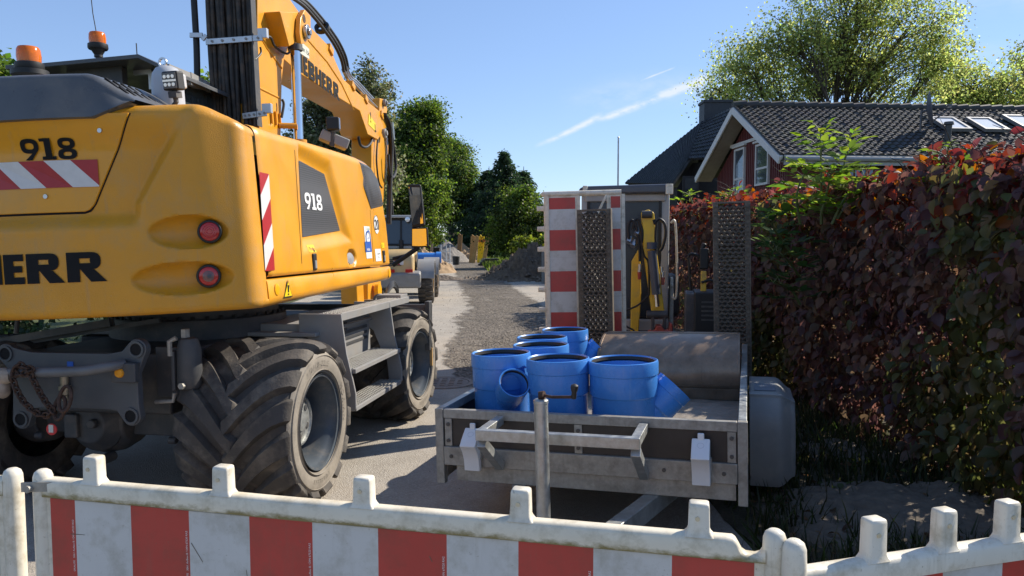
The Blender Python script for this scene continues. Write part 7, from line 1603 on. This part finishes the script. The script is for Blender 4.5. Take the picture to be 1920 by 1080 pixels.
    # dozer blade at the front end
    p = KP(0, 1.42, 806, 600); mb = MB(); y = p.y; prof = [(y + .02, .62), (y - .03, .75), (y - .02, .88), (y + .08, 1.08), (y + .12, 1.08), (y + .03, .88), (y + .02, .75), (y + .06, .60)]; mb.prism(prof, 'x', -1.42, 1.42); mb.box2((1.37, y - .02, .62), (1.42, y + .10, 1.12)); bl__ = K('dozer_blade', mb, M_GREYD, bevel=.008); mb = MB(); mb.box2((-1.42, y + .03, .46), (1.43, y + .055, .64)); K('blade_edge', mb, M_TIMBER, bl__); mb = MB()
    for s in (-.5, .5): mb.beam((s, 1.5, .62), (s, y, .78), .12, .18)
    K('blade_arm', mb, M_GREYD, bl__)
    mb = MB(); mb.lathe([(.045, -.03), (.065, -.03), (.065, .03), (.045, .03)], KP(0, .8, 712, 562), (0, 1, 0), 24, close=True); K('cable_eye', mb, M_GREYM)
undercarriage()
# ================================================================ beige wheel loader beyond the excavator
def loader():
    Y = 20.5; c = P(760, 450, Y); M = frame(c.x, Y, 0, -3.5); o = thing('wheel_loader', M, 'beige and grey wheel loader parked beyond the excavator, bucket holding blue pipe', 'wheel loader')
    Q = lambda px, py, y=0.0: on_plane(M, 1, y, px, py)
    xr = Q(790, 500).x; zt = Q(760, 404).z; xl = xr - 1.5
    mb = MB(); mb.prism([(-.58, .75), (-.60, 1.0), (-.50, 1.35), (-.30, 1.48), (.9, 1.52), (.9, .75)], 'x', xl + .22, xr - .16); b = mb.build('body', M_BEIGE, o, bevel=.12, seg=4); mb = MB(); [mb.box2((xl + .5, -.60, 1.06 + i * .05), (xr - .5, -.56, 1.085 + i * .05)) for i in range(4)]; mb.build('louvre', M_BLACK, b)
    mb = MB(); mb.prism([(-.62, .45), (-.66, .85), (-.5, .92), (1.0, .92), (1.0, .45)], 'x', xl + .05, xr + .02); mb.build('rear_weight', M_GREYM, o, bevel=.06)
    mb = MB(); q0 = Q(773, 470, -.4); mb.prism([(-.30, 1.0), (-.30, 1.35), (.2, 1.40), (.1, .98)], 'x', xr - .12, xr - .105); mb.build('side_grille', M_MESH, b)
    for px, py in ((767, 508), (733, 508)): q = Q(px, py, -.67); mb = MB(); mb.box((q.x, -.67, q.z), (.2, .04, .09)); mb.build('tail_light', M_REDLENS, o, bevel=.01)
    q = Q(747, 494, -.66); mb = MB(); mb.box((q.x, -.62, q.z + .02), (.26, .02, .12)); h = mb.build('hazard_plate', M_REFW, o); mb = MB(); mb.add([(q.x - .05, -.635, q.z - .04), (q.x + .05, -.635, q.z - .04), (q.x - .02, -.635, q.z + .08), (q.x - .12, -.635, q.z + .08)], [(0, 1, 2, 3)]); mb.build('red_stripe', M_REFR, h)
    xa, xb = Q(700, 440).x, Q(780, 440).x; zb = 1.5; mb = MB()
    for x in (xa + .05, xb - .06):
        for y in (.45, 1.55): mb.beam((x, y - .12, zb), (x, y, zt - .06), .08, .08)
    mb.box2((xa - .02, .3, zt - .06), (xb + .02, 1.7, zt + .02)); mb.box2((xa, .34, zb), (xb, 1.6, zb + .1)); cb = mb.build('cab', M_MGREY, o, bevel=.03)
    mb = MB(); mb.add([(xa + .1, .36, zb + .1), (xb - .1, .36, zb + .1), (xb - .1, .46, zt - .06), (xa + .1, .46, zt - .06)], [(0, 1, 2, 3)]); mb.add([(xb - .06, .4, zb + .1), (xb - .06, 1.5, zb + .1), (xb - .06, 1.55, zt - .06), (xb - .06, .5, zt - .06)], [(0, 1, 2, 3)]); mb.build('cab_glass', M_GLASS, cb, smooth=False); mb = MB(); mb.beam((lerp(xa, xb, .62), .33, zb + .1), (lerp(xa, xb, .62), .44, zt - .06), .05, .04); mb.tube([(xa + .1, .33, zb + .12), (xb - .08, .33, zb + .12), (xb - .09, .42, zt - .09), (xa + .1, .42, zt - .09)], .03, 8); mb.build('cab_seal', M_BLACK, cb); mb = MB(); mb.lathe([(.001, -.05), (.06, -.04), (.07, .03), (.001, .04)], (xb - .25, .30, zt - .1), (0, -1, 0), 16); mb.build('work_light', M_CLEAR, cb)
    mb = MB(); q = Q(752, 450, .3); mb.tube([(q.x, .3, 1.45), (q.x, .3, 1.75)], .06, 10); mb.build('exhaust', M_BLACK, o)
    def w(x, y, s):
        mb = MB(); r = .56; mb.lathe([(.3, -.2), (.5, -.21), (.55, -.16), (r, -.12), (r, .12), (.55, .16), (.5, .21), (.3, .2)], (x, y, r), (1, 0, 0), 40)
        for i in range(22):
            a = i * 2 * math.pi / 22
            for q in (-.1, .1): mb.box((x + q, y + math.cos(a + (q > 0) * .14) * (r + .01), r + math.sin(a + (q > 0) * .14) * (r + .01)), (.18, .07, .05), Matrix.Rotation(a + (q > 0) * .14 + math.pi / 2, 3, 'X'))
        t = mb.build('wheel', M_TYRE, o); mb = MB(); mb.lathe([(.001, .1), (.12, .12), (.25, .1), (.3, .18), (.31, .2)], (x, y, r), (s, 0, 0), 28); mb.build('rim', M_BEIGE, t)
        mb = MB(); a = [(y + math.cos(t_) * .68, r + math.sin(t_) * .66) for t_ in np.linspace(.4, 2.9, 12)]; rows = [[Vector((x + dx, p[0], p[1])) for p in a] for dx in (-.22, .24)]; mb.slab(rows, lambda p: Vector((p[0], y + (p[1] - y) * .94, r + (p[2] - r) * .94))); mb.build('mudguard', M_GREYM, o)
    x0 = Q(799, 520).x; w(x0, .15, 1); w(x0 - 1.6, .15, -1); q = P(812, 520, Y + 2.3); xf = (M.inverted() @ q).x; w(xf - .05, 2.3, 1); w(xf - 1.7, 2.3, -1)
    mb = MB(); mb.prism([(3.2, .25), (3.15, .6), (3.25, 1.05), (3.35, 1.1), (4.1, .3), (4.1, .22), (3.3, .2)], 'x', xf - 1.95, xf + .14); mb.build('bucket', M_GREYD, o, bevel=.01); mb = MB(); mb.beam((xf - .9, 1.9, 1.1), (xf - .9, 3.3, .7), .22, .28); mb.build('lift_arm', M_GREYM, o)
    pp = MB(); pp.lathe([(.13, 0), (.16, 0), (.16, 2.1), (.13, 2.1)], (xf - 1.9, 3.55, 1.18), (1, 0, 0), 28, close=True); pp.lathe([(.16, 0), (.19, .0), (.19, .16), (.16, .16)], (xf + .05, 3.55, 1.18), (1, 0, 0), 28, close=True)
    bp = pp.build('blue_pipe', M_BLUE, None); bp.matrix_world = M; tag(bp, 'blue pipe lying across the bucket of the beige wheel loader', 'pipe')
loader()
# ================================================================ mini excavator behind the trailer
def mini():
    Y = 9.4; M = frame(P(1225, 450, Y).x, Y, 0, 8); o = thing('mini_excavator', M, 'small excavator with grey cab and yellow folded boom standing behind the trailer', 'excavator')
    Q = lambda px, py, y=0.0: on_plane(M, 1, y, px, py)
    x0, x1 = Q(1088, 450).x, Q(1256, 450).x; zt = Q(1200, 350).z; zb = .62; dep = 1.5
    mb = MB()
    for x in (x0 + .06, x1 - .07):
        for y in (.06, dep): mb.beam((x + (.0 if y > 1 else 0), y, zb), (x, y + .04, zt - .08), .13 if x > 0 else .10, .10)
    mb.box2((x0, .0, zb - .05), (x1, dep, zb + .12)); mb.box2((x0 + .05, .02, zt - .19), (x1 - .05, .1, zt - .08)); cb = mb.build('cab', M_MGREY, o, bevel=.03, seg=3)
    mb = MB(); mb.prism([(x0 - .02, zt - .09), (x0 - .02, zt - .02), (x0 + .05, zt + .01), (x1 - .02, zt + .03), (x1 + .0, zt - .09)], 'y', -.06, dep + .1); mb.build('cab_roof', mat('cab_roof_grey', (.075, .08, .095), .4, var=.05), cb, bevel=.03, seg=3); mb = MB(); mb.box((x1 - .02, -.05, zt - .04), (.09, .08, .13)); mb.box((x0 + .06, -.05, zt - .02), (.06, .06, .07)); mb.build('roof_lamp', M_BARW, cb, bevel=.01)
    mb = MB(); mb.box2((x0 + .11, .055, zb + .12), (x1 - .13, .07, zt - .19)); mb.box2((x1 - .075, .12, zb + .2), (x1 - .06, dep - .05, zt - .12)); mb.box2((x0 + .05, .12, zb + .2), (x0 + .065, dep - .05, zt - .12)); mb.build('cab_glass', mat('cab_glass', (.035, .045, .06), .22, .0, var=.3, scale=2, spec=.35), cb)
    fr_ = MB(); xa, xb, za, zb_ = x0 + .10, x1 - .12, zb + .14, zt - .17
    for p, q in (((xa, za), (xa, zb_)), ((xb, za), (xb, zb_)), ((xa, zb_), (xb, zb_)), ((xa, za), (xb, za))): fr_.beam((p[0], .045, p[1]), (q[0], .045, q[1]), .035, .03)
    fr_.build('window_seal', M_BLACK, cb); mb = MB(); h0 = Q(1258, 418, -.05); h1 = Q(1268, 555, -.05); mb.tube(spline([h0 + Vector((-.0, 0, 0)), h0 + Vector((.05, -.02, .0)), Vector((h1.x, h1.y, lerp(h0.z, h1.z, .5))), h1, h1 + Vector((-.06, 0, -.01))], 6), .016, 8); mb.build('grab_rail', M_BARW, cb)
    mb = MB(); q = Q(1180, 600, -.1); mb.box2((x0 + .1, -.02, .45), (x1 + .1, dep + .4, .6)); mb.build('platform', M_GREYD, o, bevel=.02)
    mb = MB(); mb.box2((x0 - .0, dep - .1, .62), (x1 + .25, dep + .5, 1.25)); mb.build('engine_housing', M_GREYD, o, bevel=.08)
    for s, x in ((-1, x0 + .05), (1, x1 + .2)):
        mb = MB(); out = [(lerp(-.3, 1.5, .5) + .9 * math.copysign(abs(math.cos(a)) ** .45, math.cos(a)), .26 + .24 * math.copysign(abs(math.sin(a)) ** .7, math.sin(a))) for a in np.linspace(0, 6.283, 40)[:-1]]; mb.prism(out, 'x', x - .18, x + .18)
        mb.build('track', M_TYRE, o, bevel=.02)
    # folded boom pointing up at the viewer
    y = -.42; q = lambda px, py, yy=y: Q(px, py, yy)
    pr = [(1202, 397), (1216, 393), (1226, 399), (1231, 470), (1246, 588), (1222, 588), (1206, 470)]
    pts = [q(*p) for p in pr]; mb = MB(); mb.prism([(p.x, p.z) for p in pts], 'y', y - .06, y + .1); bm_ = mb.build('boom', M_YEL2, o, bevel=.015)
    mb = MB(); pts = [q(*p, -.2) for p in ((1184, 490), (1200, 462), (1202, 560), (1197, 622), (1182, 622))]; mb.prism([(p.x, p.z) for p in pts], 'y', -.25, -.12); mb.build('stick', M_YEL2, o, bevel=.015)
    a = q(1222, 470, -.55); b = q(1233, 575, -.55); mid = a.lerp(b, .78); mb = MB(); mb.cyl(a, mid, .052, n=20); mb.cyl(a + Vector((0, 0, .02)), a + Vector((0, 0, .10)), .06, n=18); cy = mb.build('boom_cylinder', mat('grey_blue_paint', (.07, .075, .09), .4), bm_); mb = MB(); mb.cyl(mid, b, .026, n=16); mb.build('piston_rod', M_CHROME, cy)
    mb = MB(); t = q(1213, 402, -.50); mb.cyl(t + Vector((-.06, 0, 0)), t + Vector((.06, 0, 0)), .045, n=18); mb.build('pivot_pin', M_GREYD, bm_)
    hp = MB(); yy = -.48; V = lambda px, py: q(px, py, yy)
    hp.tube(spline([V(1180, 448), V(1178, 425), V(1184, 413), V(1193, 425), V(1199, 465), V(1200, 490)], 6), .018, 8); hp.tube(spline([V(1187, 430), V(1190, 415), V(1196, 412), V(1204, 432), V(1203, 455)], 6), .016, 8); hp.tube(spline([V(1226, 420), V(1236, 411), V(1246, 420), V(1248, 440), V(1243, 462), V(1238, 470)], 6), .018, 8); hp.tube(spline([V(1224, 415), V(1231, 414), V(1229, 440), V(1230, 480)], 6), .014, 8); hp.tube(spline([V(1217, 553), V(1195, 573), V(1168, 585), V(1163, 600), V(1175, 612), V(1190, 620)], 6), .011, 8); hp.tube(spline([V(1203, 460), V(1208, 480), V(1216, 495), V(1217, 553)], 6), .012, 8); hp.build('hydraulic_hose', M_BLACK, bm_)
    mb = MB()
    for px, py in ((1178, 455), (1186, 462), (1193, 440)): p = V(px, py); mb.cyl(p, p + Vector((.03, .05, .06)), .035, n=12)
    for px, py in ((1200, 495), (1199, 505), (1241, 500), (1243, 510)): p = V(px, py); mb.cyl(p, p - Vector((0, 0, .07)), .022, n=10)
    mb.build('hose_coupling', M_STEEL, bm_); mb = MB()
    for px, py in ((1199, 510), (1243, 520)): p = V(px, py); mb.cyl(p, p - Vector((0, 0, .09)), .026, .018, 10)
    mb.build('red_coupling', M_REDP, bm_)
    mb = MB(); c = q(1235, 595, -.5)
    mb.cyl(q(1212, 590, -.5), q(1252, 590, -.5), .05, n=18); mb.box(c + Vector((-.07, 0, -.08)), (.04, .08, .28)); mb.box(c + Vector((.07, 0, -.08)), (.04, .08, .28)); mb.build('tool_link', M_GREYD, bm_, bevel=.01); mb = MB(); c = q(1237, 617, -.5); mb.prism([(c.x - .15, c.z - .1), (c.x - .14, c.z - .03), (c.x - .06, c.z), (c.x - .04, c.z + .05), (c.x + .02, c.z + .05), (c.x + .05, c.z), (c.x + .10, c.z), (c.x + .115, c.z + .08), (c.x + .145, c.z + .08), (c.x + .15, c.z - .1)], 'y', -.6, -.4); mb.build('quick_coupler', M_REDP, bm_, bevel=.012)
mini()
def compactor():
    Y = 8.3; c = P(1330, 590, Y); M = frame(c.x, Y, 0, 12); o = thing('engine_unit', M, 'black boxy engine unit with a yellow post and lever left of the right ramp', 'machine'); Q = lambda px, py, y=0.0: on_plane(M, 1, y, px, py)
    a, b = Q(1302, 548), Q(1372, 640); mb = MB(); mb.box2((a.x, 0, .18), (b.x, .6, a.z)); bd = mb.build('housing', M_BLACK, o, bevel=.02); mb = MB(); mb.box2((a.x - .1, .08, .2), (a.x + .02, .6, a.z - .02)); mb.build('side_cover', M_GREYD, bd, bevel=.02)
    mb = MB(); [mb.box2((a.x + .08, -.006, a.z - .12 - i * .05), (a.x + .22, .004, a.z - .10 - i * .05)) for i in range(5)]; mb.build('louvre', M_GREYD, bd)
    q0, q1 = Q(1314, 508, .3), Q(1324, 545, .3); mb = MB(); mb.box2((q0.x, .26, q1.z - .03), (q1.x, .34, q0.z)); p = mb.build('post', M_YEL2, o, bevel=.008); mb = MB(); q = Q(1320, 485, .3); mb.box(q, (.10, .10, .24)); mb.tube([q + Vector((-.02, 0, .1)), q + Vector((0, 0, .18))], .03, 10); mb.build('lever_head', M_BLACK, p, bevel=.015); mb = MB(); t = Q(1292, 478, .3); mb.tube(spline([Q(1295, 545, .3), Q(1292, 500, .3), t, Q(1306, 478, .3), Q(1312, 484, .3)], 5), .018, 8); mb.tube(spline([Q(1315, 530, .25), Q(1330, 525, .25), Q(1338, 530, .25), Q(1340, 545, .25)], 5), .015, 8); mb.build('handle_bar', M_BLACK, o)
    mb = MB(); mb.box2((a.x - .1, -.05, .02), (b.x + .05, .65, .17)); mb.build('base_plate', M_GREYD, o, bevel=.02)
compactor()

# ================================================================ shoring, timbers and small things far down the road
def post_thing(px0, py0, px1, py1, Y, w, m, label, name='shoring_post', cat='post', group=None):
    a = P(px0, py0, Y); b = P(px1, py1, Y); f = Vector((b.x, Y, 0)); mb = MB(); mb.beam((0, 0, 0), (a.x - b.x, 0, a.z), w, w * .6); mb.beam((a.x - b.x - .02, 0, a.z - .02), (a.x - b.x + .02, 0, a.z + .02), w * 1.1, w * .7); o = mb.build(name, m, None, bevel=.01); o.location = f; return tag(o, label, cat, group)
post_thing(863, 440, 860, 478, 60, .35, mat('brown_timber', (.24, .13, .05), .8), 'brown leaning timber in front of the orange sand heap', 'timber', 'timber')
post_thing(887, 442, 883, 476, 57, .32, M_TIMBER, 'leftmost yellow timber of the shoring at the end of the road', 'timber', 'timber')
post_thing(895, 443, 887, 476, 56, .28, M_TIMBER, 'slanted yellow timber directly beside the leftmost one', 'timber', 'timber')
post_thing(903, 443, 900, 471, 57, .45, M_STKY, 'bright yellow upright panel between the timbers', 'shoring_panel', 'panel')
post_thing(914, 445, 907, 472, 56, .28, M_TIMBER, 'slanted yellow timber right of the bright yellow panel', 'timber', 'timber')
def crossbar():
    a = P(892, 452, 56.5); b = P(912, 451, 56.5); o = MB().beam(Vector(a) - Vector(a), Vector(b) - Vector(a), .16, .2).build('crossbar', mat('orange_steel', (.45, .14, .02), .6), None); o.location = a; tag(o, 'orange crossbar spanning the yellow timbers', 'crossbar')
crossbar()
def far_frame():
    Y = 50; c = P(834, 470, Y); o = thing('steel_frame', Matrix.Translation((c.x, Y, 0)), 'small white steel frame standing left of the sand heaps far down the road', 'frame'); mb = MB()
    for x in (-.25, .1, .35): mb.beam((x, 0, 0), (x, 0, 1.4), .07, .07)
    for z in (.4, 1.0): mb.beam((-.25, 0, z), (.35, 0, z), .06, .06)
    mb.build('frame_bar', M_WHITE, o)
    c = P(855, 471, 52); o = MB().lathe([(.001, 0), (.22, 0), (.26, .6), (.24, .62), (.001, .6)], n=20).build('bin', M_BLACK, None); o.location = (c.x, 52, 0); tag(o, 'black bucket standing at the end of the gravel strip', 'bucket')
    c = P(814, 450, 47); o = MB().box2((-.35, -.3, 0), (.35, .3, 1.2)).box2((-.38, -.33, 1.2), (.38, .33, 1.28)).build('waste_bin', M_BLACK, None, bevel=.03); o.location = (c.x, 47, 0); tag(o, 'dark wheelie bin at the left roadside behind the brown sand heap', 'bin')
far_frame()
def far_car():
    Y = 82; c = P(880, 455, Y); M = frame(c.x, Y, 0, -4); o = thing('parked_car', M, 'dark parked car half hidden at the far end of the road', 'car'); mb = MB()
    mb.prism([(-.88, .35), (-.9, .85), (-.75, .95), (-.62, 1.45), (.62, 1.45), (.75, .95), (.9, .85), (.88, .35)], 'y', 0, 4); mb.build('body', mat('dark_car_paint', (.05, .06, .08), .3, .3, coat=.6), o, bevel=.1, seg=3); mb = MB(); mb.add([(-.6, -.012, .98), (.6, -.012, .98), (.52, -.012, 1.38), (-.52, -.012, 1.38)], [(0, 1, 2, 3)]); mb.build('rear_window', M_GLASS, o, smooth=False); 
    for s in (-1, 1): MB().box((s * .72, -.02, .8), (.2, .04, .14)).build('tail_light', M_REDLENS, o); MB().lathe([(.001, -.1), (.3, -.1), (.32, .1), (.001, .1)], (s * .78, .8, .32), (1, 0, 0), 20).build('wheel', M_BLACK, o)
far_car()
def concrete_block():
    c = G(1028, 525); o = MB().box2((-.25, -.3, 0), (.25, .3, 1.35)).cyl((0, -.305, .95), (0, -.28, .95), .13, n=16).build('concrete_ring', mat('concrete', (.2, .19, .17), .9), None, bevel=.03); p = P(1023, 510, 30); o.location = (p.x + .1, 30, 0); tag(o, 'grey concrete block beside the dark earth heap, partly hidden by the upright barrier', 'concrete block')
concrete_block()
def bollard():
    c = P(915, 468, 50); o = thing('rubber_mat_pile', Matrix.Translation((c.x, 50, 0)), 'dark pile of flat plates lying in the grass right of the timbers', 'pile'); mb = MB()
    for i in range(4): mb.box((.05 * i, 0, .1 + .12 * i), (1.3 - .1 * i, .8, .1), Matrix.Rotation(.1 * i, 3, 'Z'))
    mb.build('plate', M_GREYD, o)
bollard()
